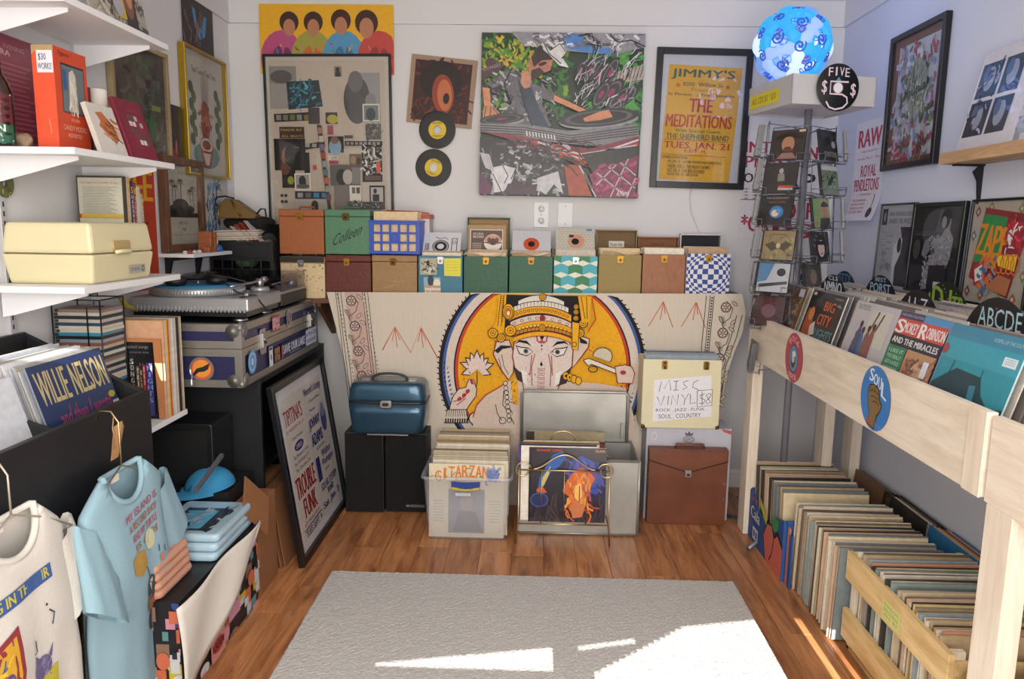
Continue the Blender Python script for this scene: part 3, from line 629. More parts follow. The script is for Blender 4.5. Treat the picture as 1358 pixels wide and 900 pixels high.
# ears
ear = q([(905, 330), (975, 320), (1005, 400), (1000, 500), (975, 540), (930, 480), (890, 400)]); c.poly(ear, '#cdb9ac'); c.line(ear + ear[:1], 1.6, '#7c2c22')
c.poly(q([(895, 380), (930, 350), (985, 352), (985, 362), (940, 370), (915, 395)]), K); c.lines([q([(935, 400), (950, 470), (975, 510)]), q([(920, 420), (940, 500)])], .9, K)
ear = q2([(330, 320), (385, 340), (380, 390), (340, 450), (285, 520), (290, 380)]); c.poly(ear, '#cdb9ac'); c.line(ear + ear[:1], 1.6, '#7c2c22'); c.poly(q2([(325, 330), (370, 355), (372, 372), (330, 365)]), K)
# head
head = [(686, 462), (692, 455), (706, 450), (722, 448), (740, 450), (756, 456), (763, 470), (762, 492), (752, 508), (745, 520), (740, 540), (738, 690), (704, 690), (702, 540), (698, 515), (688, 500), (684, 480)]
c.poly([(724 + (x - 724) * 1.04, 470 + (y - 470) * 1.03) for x, y in head], '#7a2a20'); c.poly(head, '#d3c3ba')
c.poly([(684, 492), (690, 512), (704, 520), (702, 505), (692, 500)], '#3a2c2c'); c.poly([(763, 492), (756, 515), (742, 520), (744, 508), (754, 500)], '#3a2c2c')
for s_ in (-1, 1):
    X = lambda x: 722 + s_ * x
    c.poly([(X(13), 467), (X(20), 459), (X(30), 458), (X(37), 464), (X(30), 461), (X(20), 463)], K)
    c.poly([(X(11), 474), (X(18), 468), (X(28), 467), (X(35), 465), (X(30), 477), (X(20), 480)], K); c.poly([(X(12), 474), (X(18), 469.4), (X(28), 468.4), (X(33), 467), (X(29), 476), (X(20), 478.6)], '#d8cdc6')
    c.ell(X(21), 473, 3.4, 3.4, '#5c6a5a', 12); c.ell(X(21), 473, 1.8, 1.8, K, 10)
    c.line([(X(9), 476), (X(13), 495), (X(12), 520)], 1.1, '#8a4038'); c.line([(X(13), 478), (X(15), 505)], 1.6, '#a86a60')
c.poly([(722, 446), (725, 453), (722, 459), (719, 453)], K); c.lines([[(715, 452), (716, 459), (722, 461), (728, 459), (729, 452)]], 1.8, '#9a3848'); c.poly([(717, 462), (727, 462), (722, 456)], '#b04858')
c.ell(722, 465, 1.2, 1.5, K, 8); c.ell(722, 470, 1, 1.2, K, 8); c.poly([(722, 486), (724, 491), (722, 493), (720, 491)], K)
for k in range(6): y = 497 + 6 * k; c.lines([[(722, y), (717, y - 1.5), (718, y + 2), (722, y + 2)], [(722, y), (727, y - 1.5), (726, y + 2), (722, y + 2)]], .8, '#9a3848')
for s_ in (-1, 1): c.poly([(722 + s_ * 19, 502), (722 + s_ * 27, 498), (722 + s_ * 24, 516), (722 + s_ * 18, 520)], '#e0d8d0'); 
for x0 in (755, 760, 766, 772): c.ell(x0, 505 + (x0 - 755) * .4, 4.5, 6, K, 12); c.ell(x0, 505 + (x0 - 755) * .4, 3.6, 5, YE, 12)
# crown
c.poly([(672, 398), (770, 398), (778, 430), (764, 450), (678, 452), (668, 440)], K)
c.poly([(664, 398), (674, 398), (672, 446), (660, 456), (654, 448), (662, 430)], YE); c.lines([[(667, 398), (663, 440)], [(671, 398), (668, 440)]], .9, K)
for y in range(400, 436, 3): c.line([(667, y), (671, y)], .7, K); c.l -= c.st
def band(x0, x1, y, sag, th, col, ol='#8e3a20'):
    n = 16; T = [(x0 + (x1 - x0) * k / n, y - sag * (1 - (2 * k / n - 1) ** 2)) for k in range(n + 1)]
    c.poly([(a, b - 1) for a, b in T] + [(a, b + th + 1) for a, b in T[::-1]], ol); c.poly(T + [(a, b + th) for a, b in T[::-1]], col); return T
band(690, 750, 406, 8, 7, '#d2cdc2', K); T = band(684, 756, 414, 8, 6, '#d2cdc2', K)
for a, b in T[1:-1]: c.line([(a, b), (a, b + 5)], .6, K); c.l -= c.st
T = band(678, 760, 424, 11, 8, YE); [c.ring(a, b + 4, 1.8, 1.8, .7, K, 8) for a, b in T[1:-1]]
T = band(680, 760, 434, 10, 8, '#d0bcb0', K); [c.ring(a, b + 4, 2, 1.8, .6, K, 8) for a, b in T[1:-1:2]]; c.ell(722, 428, 4, 4.5, '#8a2c38', 8)
T = band(682, 762, 442, 10, 7, YE); [c.ell(a, b + 6, 2.4, 3.2, K, 10) for a, b in T[1:-1]]; [c.ell(a, b + 5.6, 1.8, 2.4, '#e8b83c', 10) for a, b in T[1:-1]]
T = band(682, 764, 449, 9, 4, '#c07a24', K); [c.line([(a, b), (a, b + 4)], .7, K) for a, b in T]
T = band(684, 762, 455, 9, 5, YE)
for x, y, r_ in ((722, 400, 5), (722, 441, 5), (657, 449, 7), (680, 445, 8), (668, 455, 6), (776, 434, 6), (772, 447, 6), (766, 412, 4), (766, 419, 4), (766, 427, 4)):
    c.ell(x, y, r_, r_, K, 14); c.ell(x, y, r_ - 1, r_ - 1, YE, 14); c.ring(x, y, r_ * .5, r_ * .5, .8, K, 10); c.ell(x, y, r_ * .2, r_ * .2, '#8a3a18', 8)
c.ell(677, 420, 8, 11, K); c.ell(677, 420, 7, 10, YE); c.ell(677, 421, 4, 6, '#b05a20'); c.ell(677, 422, 2, 3, '#e8d8a0'); c.ring(677, 421, 5.5, 8, .8, K)
c.poly([(768, 398), (786, 398), (784, 432), (774, 432)], YE); c.lines([[(772, 398), (778, 428)], [(779, 398), (781, 428)]], .9, K)
c.poly([(761, 432), (771, 434), (770, 470), (762, 468)], YE); c.ell(765, 462, 5, 5, YE); c.ring(765, 462, 3, 3, .9, K); c.line([(761, 432), (762, 468), (770, 470), (771, 434)], .9, K)
c.line([(786, 400), (792, 428), (782, 445)], 1.6, OR)
# axe + second hand
a_, b_ = q2([(465, 440)])[0]; c.ell(a_, b_, 13, 12, K, 24, 180, 400); c.ell(a_, b_, 12, 11, '#c4bca4', 24, 180, 400)
ax_ = q2([(350, 465), (385, 455), (560, 520), (655, 540), (650, 560), (540, 540), (400, 490), (380, 500)]); c.poly(ax_, '#d8cfc2'); c.line(ax_ + ax_[:1], 1.1, K)
c.ring(*q2([(410, 520)])[0], 6, 4, 1.2, K); hd = q2([(540, 500), (600, 488), (640, 500), (660, 540), (650, 600), (560, 600)]); c.poly(hd, '#cdb8ac'); c.line(hd + hd[:1], 1.2, '#7c2c22'); c.ell(*q2([(590, 535)])[0], 4, 3, '#a03040')
c.build('print', cr, CLOTHP, warp=wave)
# ================================================================ record cases on the shelf
PX = [372, 432, 493, 554, 614, 674, 733, 792, 850, 908, 967]
XS = [ay(p, 396 - (p - 434) * .011, 3.42).x for p in PX]
CD_ = .19; YFc = 3.42
def latch(parent, x, z, w, m, y=-.001):
    w *= 1.15; mb = MB(); mb.rbox(x - w / 2, x + w / 2, y - .004, y, z - .016, z + .016, m, .005, 3, 'y')
    mb.rbox(x - w / 2 - .003, x + w / 2 + .003, y - .005, y, z + .006, z + .013, m, .003, 3, 'y')
    mb.lathe([(.0045, -.011), (.0055, -.007), (.003, -.004)], (x, y, z - .003), m, 'y', 10)
    return mb.build('latch', parent)
def leather(name, col, var=.12, rough=.5): return M('leather_' + name, col, rough, var=var, scale=70, bump=.35)
def case(label, i, col, mname, h=.195, zb=None, group=None, open_=False, lidcol=None, latchm=BRASS, front=None, n45=0, lidh=.095, rough=.5, body=None, lw=.022):
    x0, x1 = XS[i] + .003, XS[i + 1] - .003; w = x1 - x0; z = zb if zb is not None else zsh((x0 + x1) / 2)
    r = thing('record_case', label, 'record case', (x0, YFc + random.uniform(0, .006), z), (0, 0, 0), group)
    m = body or leather(mname, col, rough=rough); im = M('lining_' + mname, lidcol or '#8a6a4c', .8)
    t = .006
    if not open_:
        MB().box(0, w, 0, CD_, 0, h * .84, m).build('body', r, .003)
        MB().box(-.001, w + .001, -.002, CD_, h * .845, h, m).build('lid', r, .004)
        latch(r, w * .47, h * .84, lw, latchm, -.002)
        mb = MB(); mb.tube([(w * .32, CD_ * .5, h), (w * .34, CD_ * .5, h + .012), (w * .66, CD_ * .5, h + .012), (w * .68, CD_ * .5, h)], .004, m); mb.build('handle', r)
    else:
        mb = MB(); mb.box(0, w, 0, t, 0, h, m).box(0, w, CD_ - t, CD_, 0, h, m).box(0, t, t, CD_ - t, 0, h, m).box(w - t, w, t, CD_ - t, 0, h, m).box(t, w - t, t, CD_ - t, 0, t, m)
        mb.build('body', r, .0015)
        L = lidh; y = CD_; mb = MB(); mb.box(0, w, y + .022, y + .026, h - .02, h + L, m); mb.box(0, .005, y - .012, y + .022, h + .01, h + L, m).box(w - .005, w, y - .012, y + .022, h + .01, h + L, m).box(0, w, y - .012, y + .022, h + L - .005, h + L, m)
        mb.box(.005, w - .005, y + .018, y + .022, h - .01, h + L - .006, im); mb.build('lid', r, .001, rot=(0, 0, 0))
        latch(r, w * .5, h - .02, lw, latchm)
    if front: c = Cv((0, 0, 100, 100), w, h); front(c); c.build('print', r, loc=(0, -.0006 if open_ else -.0027, 0))
    if open_ and n45: fill45(r['label'], x0 + .008, x1 - .008, YFc, z, h, n45)
    return r
def fill45(lab, x0, x1, y, z, h, n):
    for k in range(n):
        o = tag(MB().box(0, .178, -.0012, .0012, 0, .178, SLEEVE).build('single_sleeve'), 'paper single sleeve filed in the ' + lab.split(' with ')[0].split(' on ')[0], 'record sleeve', 'single sleeves in the ' + lab.split(' with ')[0].split(' on ')[0])
        o.location = (x0 + random.uniform(0, max(.001, x1 - x0 - .178)), y + .022 + k * (.13 / n), z + .012 + random.uniform(.008, .022)); o.rotation_euler = (D(-random.uniform(2, 7)), 0, D(random.uniform(-.4, .4)))
        o.color = hexc(random.choice(['#d8cdb4', '#c9b48a', '#e2dccb', '#b89a78', '#d6c0a8', '#c4b8a8']))
def d_splat(c):
    c.rect(0, 0, 100, 14, '#2b2420'); R = random.Random(9)
    for k in range(60): c.ell(R.uniform(4, 96), R.uniform(18, 96), R.uniform(.6, 2), R.uniform(.6, 2.4), '#5a4632', 6, rot=R.uniform(0, 90)); c.l -= c.st
case('cream speckled record case half hidden at the left end of the bottom row', 0, '#d2bc92', 'cream', h=.19, front=d_splat, latchm=CHROME)
case('dark maroon record case with brass latch in the bottom row', 1, '#5c2210', 'maroon')
def d_tan(c): c.strokes(30, (4, 4, 96, 96), ['#9a7a4c', '#8a6a3e', '#b08e5e'], 14, 1.2, random.Random(3), 0, 8)
case('scuffed tan record case with dark latch in the bottom row', 2, '#96744a', 'tan', latchm=M('dark_brass', '#5a4426', .4, 1), front=d_tan, h=.193)
def d_blue(c):
    c.rect(4, 6, 42, 46, '#a8a48e'); R = random.Random(6); c.strokes(34, (7, 14, 39, 44), ['#2c2c28', '#4a483e', '#d0ccb8'], 8, 2.5, R); c.ell(22, 18, 4, 7, '#242422')
    c.poly([(12, 52), (50, 52), (51, 92), (13, 94)], '#88a8c0'); c.ell(28, 60, 7, 14, '#2c3038'); c.ell(42, 66, 8, 10, '#dcd2b8'); c.rect(13, 72, 50, 94, '#b09274')
    c.text('maison', 16, 76, 50, 84, '#f0ece4', .05); c.text('dufreme', 14, 85, 51, 93, '#f0ece4', .05)
    c.poly([(58, 6), (97, 5), (96, 49), (59, 48)], '#d8cf3a'); c.lines([[(63, 14 + 7 * k), (90, 13.5 + 7 * k)] for k in range(4)], 1, '#b8ae28')
case('blue open record case with stickers and a yellow note on its front', 3, '#2f6f86', 'blue', h=.187, open_=True, n45=6, lidh=.02, lidcol='#20303a', latchm=ALU, front=d_blue)
case('dark green record case with raised brown lid in the bottom row', 4, '#165236', 'green', h=.182, open_=True, n45=6, lidh=.175, lidcol='#a98a62', latchm=BRASS)
case('dark green record case below the orange label single', 5, '#175438', 'greenb', h=.18, open_=True, n45=6, lidh=.03, latchm=M('old_brass', '#7a5a30', .4, 1))
def d_cube(c):
    c.bgc('#d9d6c6'); T, G = '#3fa3b0', '#2c7a4e'
    for r_ in range(5):
        for k in range(-1, 5):
            x = k * 33 + (16.5 if r_ % 2 else 0); y = r_ * 30 - 20
            c.poly([(x, y + 8), (x + 16.5, y + 15), (x + 16.5, y + 37), (x, y + 30)], T if (k + r_) % 2 else G); c.l -= c.st
            c.poly([(x + 33, y + 8), (x + 16.5, y + 15), (x + 16.5, y + 37), (x + 33, y + 30)], G if (k + r_) % 2 else T); c.l -= c.st
case('record case printed with turquoise and green tumbling cubes', 6, '#d9d6c6', 'cubes', h=.178, open_=True, n45=6, lidh=.03, latchm=ALU, front=d_cube)
case('khaki record case with raised brown lid in the bottom row', 7, '#93804f', 'khaki', h=.182, open_=True, n45=6, lidh=.11, lidcol='#7a6244', rough=.7)
case('copper brown woodgrain record case with raised lid in the bottom row', 8, '#96603e', 'copper', h=.182, open_=True, n45=6, lidh=.075, lidcol='#8a5a40', front=lambda c: c.strokes(60, (2, 2, 98, 98), ['#8a5436', '#a66c48', '#7c4a30'], 20, .7, random.Random(2), 90, 2))
def d_op(c):
    c.bgc('#d8d8dc'); N = 12
    def g(u, v):
        dx, dy = u - .5, v - .5; r_ = min(1, math.hypot(dx, dy) / .5); k = 1.75 - .75 * r_ if r_ < 1 else 1
        return 50 + dx * 100 * k * (1 if r_ < 1 else 1), 50 + dy * 100 * k
    for i_ in range(N):
        for j in range(N):
            if (i_ + j) % 2 == 0:
                P = [g(i_ / N, j / N), g((i_ + 1) / N, j / N), g((i_ + 1) / N, (j + 1) / N), g(i_ / N, (j + 1) / N)]; c.poly(P, '#23408e'); c.l -= c.st
case('record case printed with a bulging blue and white checkerboard', 9, '#d8d8dc', 'op', h=.182, open_=True, n45=5, lidh=.085, lidcol='#23252e', front=d_op)
# lid labels in the raised lids (small paper labels)
for i, t, col in ((7, 'Platter-Pak', '#dcd8cc'), (8, 'Platter-Pak', '#6a4030')):
    r = [o for o in COL.objects if o.name.startswith('record_case') and abs(o.location.x - XS[i] - .003) < .001][0]
    c = Cv((0, 0, 100, 100), .19, .09)
    if i == 7: c.rect(30, 40, 68, 72, col)
    c.text(t, 34, 48, 64, 66, '#4a3a30', .01); c.l -= 0
    for x_ in (14, 18, 80, 84): c.ell(x_, 42, 1, 2, '#3a2a20', 8)
    c.build('lid_label', r, loc=(.005, CD_ + .017, .185))
# top row
z2 = zsh(-1) + .197
case('orange brown record case with brass latch at the left of the top row', 0, '#9c5a2e', 'orange', h=.20, zb=z2 + .004, latchm=BRASS, lw=.028)
def d_coll(c):
    c.text('Colleen', 14, 56, 78, 84, '#1c2c22', -.012, tr=(.35, -.45)); return
    c.line([(30, 62), (18, 66), (13, 78), (20, 84), (28, 76), (34, 70), (38, 76), (42, 62), (41, 76), (46, 60), (46, 74), (52, 66), (56, 72), (62, 58), (64, 66), (70, 52), (76, 56), (92, 40)], 1.1, '#1c2c22')
case('sage green record case with a handwritten name in the top row', 1, '#4f7d5e', 'sage', h=.20, zb=z2 + .006, latchm=M('dark_brass'), front=d_coll, lw=.024)
# blue plastic crate with beige dividers
x0, x1 = XS[2] - .005, XS[3] + .012; w = x1 - x0; zc = z2 + .006
PB = M('blue_plastic', '#1846b4', .4, var=.04)
r = thing('plastic_crate', 'bright blue plastic crate full of beige dividers in the top row', 'crate', (x0, YFc - .01, zc))
mb = MB(); h = .155
def lattice(mb, w, h, y0, y1, nx, nz, m, skip=(), b=.018, g=.009):
    cw = (w - 2 * b - (nx - 1) * g) / nx; ch = (h - 2 * b - (nz - 1) * g) / nz
    mb.box(0, b, y0, y1, 0, h, m).box(w - b, w, y0, y1, 0, h, m).box(b, w - b, y0, y1, 0, b, m).box(b, w - b, y0, y1, h - b, h, m)
    for k in range(1, nx): x = b + k * cw + (k - 1) * g; mb.box(x, x + g, y0, y1, b, h - b, m)
    for k in range(1, nz): z = b + k * ch + (k - 1) * g; mb.box(b, w - b, y0 + .0004, y1 - .0004, z, z + g, m)
    for (i_, j) in skip: mb.box(b + i_ * (cw + g), b + i_ * (cw + g) + cw, y0, y1, b + j * (ch + g), b + j * (ch + g) + ch, m)
lattice(mb, w, h, 0, .006, 5, 3, PB, [(2, 1)])
lattice(mb, w, h, .20, .206, 5, 3, PB)
for x in (0, w - .006): mb.box(x, x + .006, .006, .2, 0, h, PB)
mb.box(0, w, 0, .206, 0, .006, PB); mb.box(-.004, w + .004, -.004, .21, h - .008, h, PB); mb.build('body', r, .001)
for k in range(9):
    o = tag(MB().box(0, w - .03, 0, .0025, 0, .178, SLEEVE).build('divider'), 'beige card divider standing in the bright blue plastic crate', 'divider', 'beige dividers in the blue crate')
    o.location = (x0 + .012 + random.uniform(0, .006), YFc + .004 + k * .02, zc + .007 + random.uniform(0, .012)); o.color = hexc('#d9bf94'); o.rotation_euler = (D(random.uniform(-3, 0)), 0, 0)
r = thing('storage_box', 'white box with an orange red lid edge behind the blue crate', 'box', (XS[3] - .09, 3.56, zc))
MB().box(0, .125, 0, .13, 0, .175, M('white_box', '#cfc8c4', .6)).build('body', r, .002); MB().box(-.003, .13, -.003, .133, .165, .185, M('red_lid', '#b8482c', .5)).build('lid', r, .002)
mb = MB(); mb.tube([(-.10, .03, .187), (-.08, .03, .2), (.07, .03, .197), (.12, .03, .19)], .003, M('red_lid')); mb.build('handle', r)
# singles propped up at the front of open cases
def single45(label, i, dx, dz, draw, w=.178, h=.178, col='#dcdce0', y=.03, hole=None, rot=0, tl=-5):
    x0 = XS[i] + .012 + dx; r = thing('record_sleeve', label, 'record sleeve', (x0, YFc + y, zsh(x0) + dz), (D(tl), D(rot), 0))
    MB().box(0, w, 0, .003, 0, h, M('slv' + col, col, .7)).build('card', r)
    c = Cv((0, 0, 100, 100), w, h); draw(c); c.build('print', r); return r
def d_s1(c):
    K_ = '#2a2a2c'; c.bgc('#d6d6da'); c.line([(34, 16), (44, 22), (58, 18), (66, 24)], 2, K_)
    c.ell(48, 48, 22, 22, K_); c.ell(48, 48, 20, 20, '#a8a8aa'); c.ell(48, 48, 16, 16, K_); c.ell(48, 48, 9, 9, '#d6d6da')
    c.rect(76, 20, 91, 68, K_); c.rect(78, 22, 89, 66, '#d6d6da'); c.ring(83.5, 34, 4, 5, 1.5, K_, 10)
    for k in range(3): c.rect(8 + 4 * k, 38, 10 + 4 * k, 62, K_); 
def d_s2(c): c.bgc('#a08258'); c.rect(6, 14, 92, 92, '#d4cfc6'); c.rect(8, 16, 90, 90, '#5a463c'); c.text('HIT & RUN', 14, 24, 40, 31, '#d8ccc0'); c.text('RECORDS', 14, 33, 42, 40, '#d8ccc0'); [c.rect(12, 56 + 6 * k, 36, 58 + 6 * k, '#b8a898') for k in range(4)]; c.ell(66, 54, 24, 26, '#d8d4cc'); c.ell(66, 46, 22, 16, '#c89078'); c.ell(66, 46, 6, 6, '#5a463c'); c.ell(56, 46, 5, 8, '#5a463c'); c.ell(76, 46, 5, 8, '#5a463c'); c.ell(66, 54, 8, 8, '#4a3830'); c.rect(42, 53, 90, 56, '#4a3830')
def d_s3(c): c.bgc('#c9c9cd'); c.ell(50, 44, 21, 21, '#c8532e'); c.ell(50, 44, 9, 9, '#16161a'); c.lines([[(36, 34), (44, 34)], [(56, 34), (64, 34)]], 1.5, '#6a2a18')
def d_s4(c):
    c.bgc('#c6bfae')
    for j in range(12):
        for k in range(10): c.rect(5 + 9.5 * k + (4 if j % 2 else 0), 4 + 8 * j, 9 + 9.5 * k + (4 if j % 2 else 0), 5.5 + 8 * j, '#8a9498'); c.l -= c.st
    c.ell(52, 42, 22, 22, '#d09a7c'); c.ell(50, 43, 10, 10, '#141418'); c.rect(34, 22, 46, 30, '#2a3020'); c.rect(80, 2, 94, 9, '#4a90b8')
single45('white single sleeve printed with a black record drawing on the blue case', 3, -.004, .160, d_s1, y=.03, tl=-42)
single45('brown and cream illustrated single sleeve behind in the green case lid', 4, -.002, .175, d_s2, y=.12, h=.15)
single45('pale grey single sleeve showing an orange record label', 5, 0, .158, d_s3, y=.04, tl=-40)
single45('patterned cream single sleeve showing a peach record label', 6, 0, .164, d_s4, y=.04, tl=-38)
for lab, i, dx, dz, ry, col in (('loose cream paper sleeve lying on top of the left dark green case', 4, -.01, .178, 8, '#d8c8a0'), ('crumpled white paper sleeve on top of the second dark green case', 5, -.004, .182, 2, '#e0dac8'), ('loose beige paper sleeve sticking up in the khaki case', 7, .01, .18, -4, '#cfae8c')):
    tag(MB().grid(lambda u, v: Vector((XS[i] + dx + .012 + .175 * u, YFc + .008 + .13 * v, zsh(XS[i]) + dz + .012 + .008 * math.sin(u * 7 + v * 3) + v * .012)), 8, 5, M('pp' + col, col, .8), True).build('paper_sleeve'), lab, 'paper sleeve').modifiers.new('s', 'SOLIDIFY').thickness = .001

# ================================================================ floor in front of the cloth
# speakers
for k, (a, b) in enumerate(((458, 510), (511, 567))):
    A = az(a + .5, 678, 0); B = az(b - .5, 678.5, 0); w = B.x - A.x; hh = ay(500, 574, A.y).z
    r = thing('speaker', ('left' if k == 0 else 'right') + ' black cabinet speaker under the blue train case', 'speaker', (A.x, A.y, 0))
    MB().box(0, w, .004, .20, 0, hh, M('black_woodgrain', '#1b1c1f', .55, var=.3, scale=40)).build('cabinet', r, .002)
    MB().rbox(.004, w - .004, -.010, .004, .006, hh - .006, M('grille_cloth', '#0b0b0d', .95, var=.3, scale=300, bump=.5), .003, 2, 'y').build('grille', r, .001)
    if k: c = Cv((0, 0, 100, 20), .085, .012); c.rect(0, 0, 100, 20, '#5c5a58'); c.rect(1, 2, 26, 18, '#2c2b2c'); c.text('AR', 5, 5, 18, 15, '#c8c8c8'); c.text('SPEAKER SYSTEM', 32, 6, 94, 14, '#1a1a1a'); c.build('badge', r, loc=(w - .094, -.0102, .028))
# train case
A = ay(463, 556, 3.24); B = ay(566, 556, 3.24); zt = hh; w = B.x - A.x
r = thing('train_case', 'metallic blue train case with chrome clasp standing on the black speakers', 'case', (A.x, 3.20, zt + .008))
MBL = M('blue_metallic', '#234a62', .3, .5, .12, 14, coat=.5)
def tcase(mb, prof, m, d=.19):
    # rounded footprint scaled per height
    n = 40; vs = []
    for (sx, z) in prof:
        for k in range(n):
            t = 2 * math.pi * k / n; cx_, sy = math.cos(t), math.sin(t); e = .28
            x = w / 2 + math.copysign(abs(cx_) ** e, cx_) * (w / 2) * sx; y = d / 2 + math.copysign(abs(sy) ** e, sy) * (d / 2) * (sx if sx > .85 else sx + .0)
            vs.append((x, y, z))
    fs = [(i_ * n + k, i_ * n + (k + 1) % n, (i_ + 1) * n + (k + 1) % n, (i_ + 1) * n + k) for i_ in range(len(prof) - 1) for k in range(n)] + [tuple(range(n))[::-1], tuple((len(prof) - 1) * n + k for k in range(n))]
    mb.add(vs, fs, m, True)
mb = MB(); tcase(mb, [(.86, 0), (.905, .006), (.935, .03), (.975, .09), (.985, .138)], MBL); mb.build('body', r)
mb = MB(); tcase(mb, [(.99, .146), (.985, .16), (.965, .195), (.93, .215), (.87, .226), (.80, .229)], MBL); mb.build('lid', r)
mb = MB(); tcase(mb, [(.99, .138), (1.0, .140), (1.0, .144), (.99, .146)], M('dark_steel', '#4a4038', .35, .9)); mb.build('seam_band', r)
mb = MB(); mb.rbox(w * .43, w * .53 + .015, -.012, .002, .122, .155, CHROME, .010, 4, 'y'); cl = mb.build('clasp', r, .002); MB().rbox(w * .46, w * .54, -.016, -.012, .132, .146, M('dark_steel'), .006, 4, 'y').build('button', cl)
mb = MB(); n = 12; mb.tube([(w * .5 + .078 * math.cos(math.pi * (1 - k / n)), .095, .226 + .03 * math.sin(math.pi * k / n) ** .7) for k in range(n + 1)], .006, M('dark_grip', '#2c3036', .5)); mb.build('handle', r)
for x in (w * .2, w * .8): MB().rbox(x - .018, x + .018, .07, .12, .226, .231, CHROME, .004, 2).build('handle_plate', r)
mb = MB(); mb.box(w * .26, w * .78, -.008, -.004, -.001, .005, CHROME); mb.build('bottom_rail', r)
for x in (.18, .80):
    for y in (.03, .16): MB().lathe([(.008, -.008), (.009, 0)], (w * x, y, 0), BLKF, 'z', 10).build('foot', r)

# LP factory
def lp_mesh(name='record_sleeve', s=.314, t=.0034):
    return MB().box(0, s, 0, t, 0, s, SLEEVE).build(name)
LPC = ['#c9b896', '#b8a27c', '#d6ccb8', '#a08a68', '#cfc2a4', '#8f7a62', '#d9d2c4', '#7a6a58', '#b4a894', '#5a4a42', '#9c4a36', '#4a6a80', '#c88a6a', '#3a3836', '#a8b0a4', '#dfd8c6', '#6a7a5a', '#c2a870', '#2c2c30', '#b05a4a']
PAL = LPC[:9] * 2 + LPC
_lp0 = None
def lp(label, group, loc, rot=(0, 0, 0), col=None, s=None):
    global _lp0
    if _lp0 is None: _lp0 = lp_mesh(); o = _lp0
    else: o = _lp0.copy(); COL.objects.link(o)
    o.location = loc; o.rotation_euler = rot; o['label'] = label; o['group'] = group; o['category'] = 'record sleeve'; o.color = hexc(col or random.choice(PAL)); return o
def cover(label, loc, rot, draw, vb=None, s=.314, col='#cfc6b6', plastic=True, th=.004, group=None, hh=None):
    hh = hh or s
    r = thing('record_sleeve', label, 'record sleeve', loc, rot, group)
    MB().box(0, s, 0, th, 0, hh, M('card' + col, col, .7)).build('card', r)
    c = Cv(vb or (0, 0, 100, 100), s, hh, .0001, .0002); draw(c); c.build('print', r, GLOSS); return r
# clear plastic bin
A = az(567, 714, 0); B = az(671, 716.5, 0); T0 = ay(561, 631, A.y - .01); w0 = B.x - A.x; hb = T0.z
w1 = ay(679, 631, A.y).x - T0.x
r = thing('storage_bin', 'translucent plastic bin packed with old records on the floor', 'bin', (A.x, A.y, 0))
o_ = (w1 - w0) / 2; dep = .36
def binring(e, z, ins=0):
    P = []; rr_ = .03
    for (cx_, cy_, t0) in ((w0 + e - rr_, -e + rr_, 270), (w0 + e - rr_, dep + e - rr_, 0), (-e + rr_, dep + e - rr_, 90), (-e + rr_, -e + rr_, 180)):
        for k in range(5): t = math.radians(t0 + 22.5 * k); P.append((cx_ + (rr_ - ins) * math.cos(t), cy_ + (rr_ - ins) * math.sin(t), z))
    return P
mb = MB(); rings = [binring(0, 0), binring(o_ * .5, hb * .5), binring(o_ * .93, hb - .012), binring(o_ * .93 + .009, hb - .010), binring(o_ * .93 + .009, hb), binring(o_ * .93, hb), binring(o_ * .93, hb - .004, .003), binring(0, .004, .003)]
n = len(rings[0]); mb.add([p for q_ in rings for p in q_], [(i_ * n + k, i_ * n + (k + 1) % n, (i_ + 1) * n + (k + 1) % n, (i_ + 1) * n + k) for i_ in range(len(rings) - 1) for k in range(n)] + [tuple(range(n))[::-1]], FROST, True); mb.build('shell', r)
lb = Cv((0, 0, 100, 30), .118, .040); lb.poly([(0, 0), (50, 3), (100, 0), (99, 24), (50, 30), (1, 24)], '#1c3a86'); lb.poly([(2, 18), (50, 24), (98, 18), (97, 26), (50, 30), (3, 26)], '#c8a82c'); lb.text('PALLADIUM', 26, 20, 74, 25, '#2a2a2a'); lb.build('handle_sticker', r, loc=(w0 * .5 - .062, -o_ - .012, hb - .052))
lb = Cv((0, 0, 10, 10), .062, .012); lb.rect(0, 0, 10, 10, '#c8cad0'); lb.text('COMPILATIONS', 1, 3, 9, 7, '#505868'); lb.build('label_strip', r, loc=(w0 * .5 - .045, -o_ - .007, hb - .075))
nb = 15
for k in range(nb):
    lp('old record sleeve filed upright in the translucent plastic bin', 'records in the plastic bin', (A.x + .012 + random.uniform(-.004, .006), A.y + .03 + k * .0215, .008 + random.uniform(0, .006) + .0035 * k), (D(-3 - random.random() * 3), 0, D(random.uniform(-.6, .6))), random.choice(LPC[:9]))
def d_git(c):
    c.bgc('#d8ccb0'); 
    P = [('G', 0), ('I', 5), ('T', 8), ('A', 10), ('R', 11), ('Z', 11), ('A', 10), ('N', 8)]
    for k, (t, u) in enumerate(P): c.text(t, 8 + 9 * k, 9 - u * .7, 16 + 9 * k, 24 - u * .6, '#d8742c', .05)
    c.strokes(20, (4, 4, 70, 26), ['#7a9a5a', '#c8b84a'], 6, 1.2, random.Random(1)); c.poly([(76, 8), (86, 4), (94, 12), (90, 24), (78, 22)], '#6a7ab0'); c.strokes(16, (72, 2, 96, 24), ['#4a5a90', '#8a9ac8'], 8, 1.5, random.Random(2))
    c.rect(26, 34, 74, 94, '#6a6870'); c.ell(50, 52, 9, 11, '#8a7a74'); c.poly([(32, 92), (40, 64), (62, 64), (72, 92)], '#38363e'); c.lines([[(6, 50 + 4 * k), (20, 50 + 4 * k)] for k in range(8)] + [[(80, 50 + 4 * k), (95, 50 + 4 * k)] for k in range(8)], 1, '#a89e8c')
cover('cream record sleeve with curved orange lettering at the front of the plastic bin', (A.x + .004, A.y + .012, .006), (D(-2), 0, 0), d_git, s=.312, col='#d8ccb0')

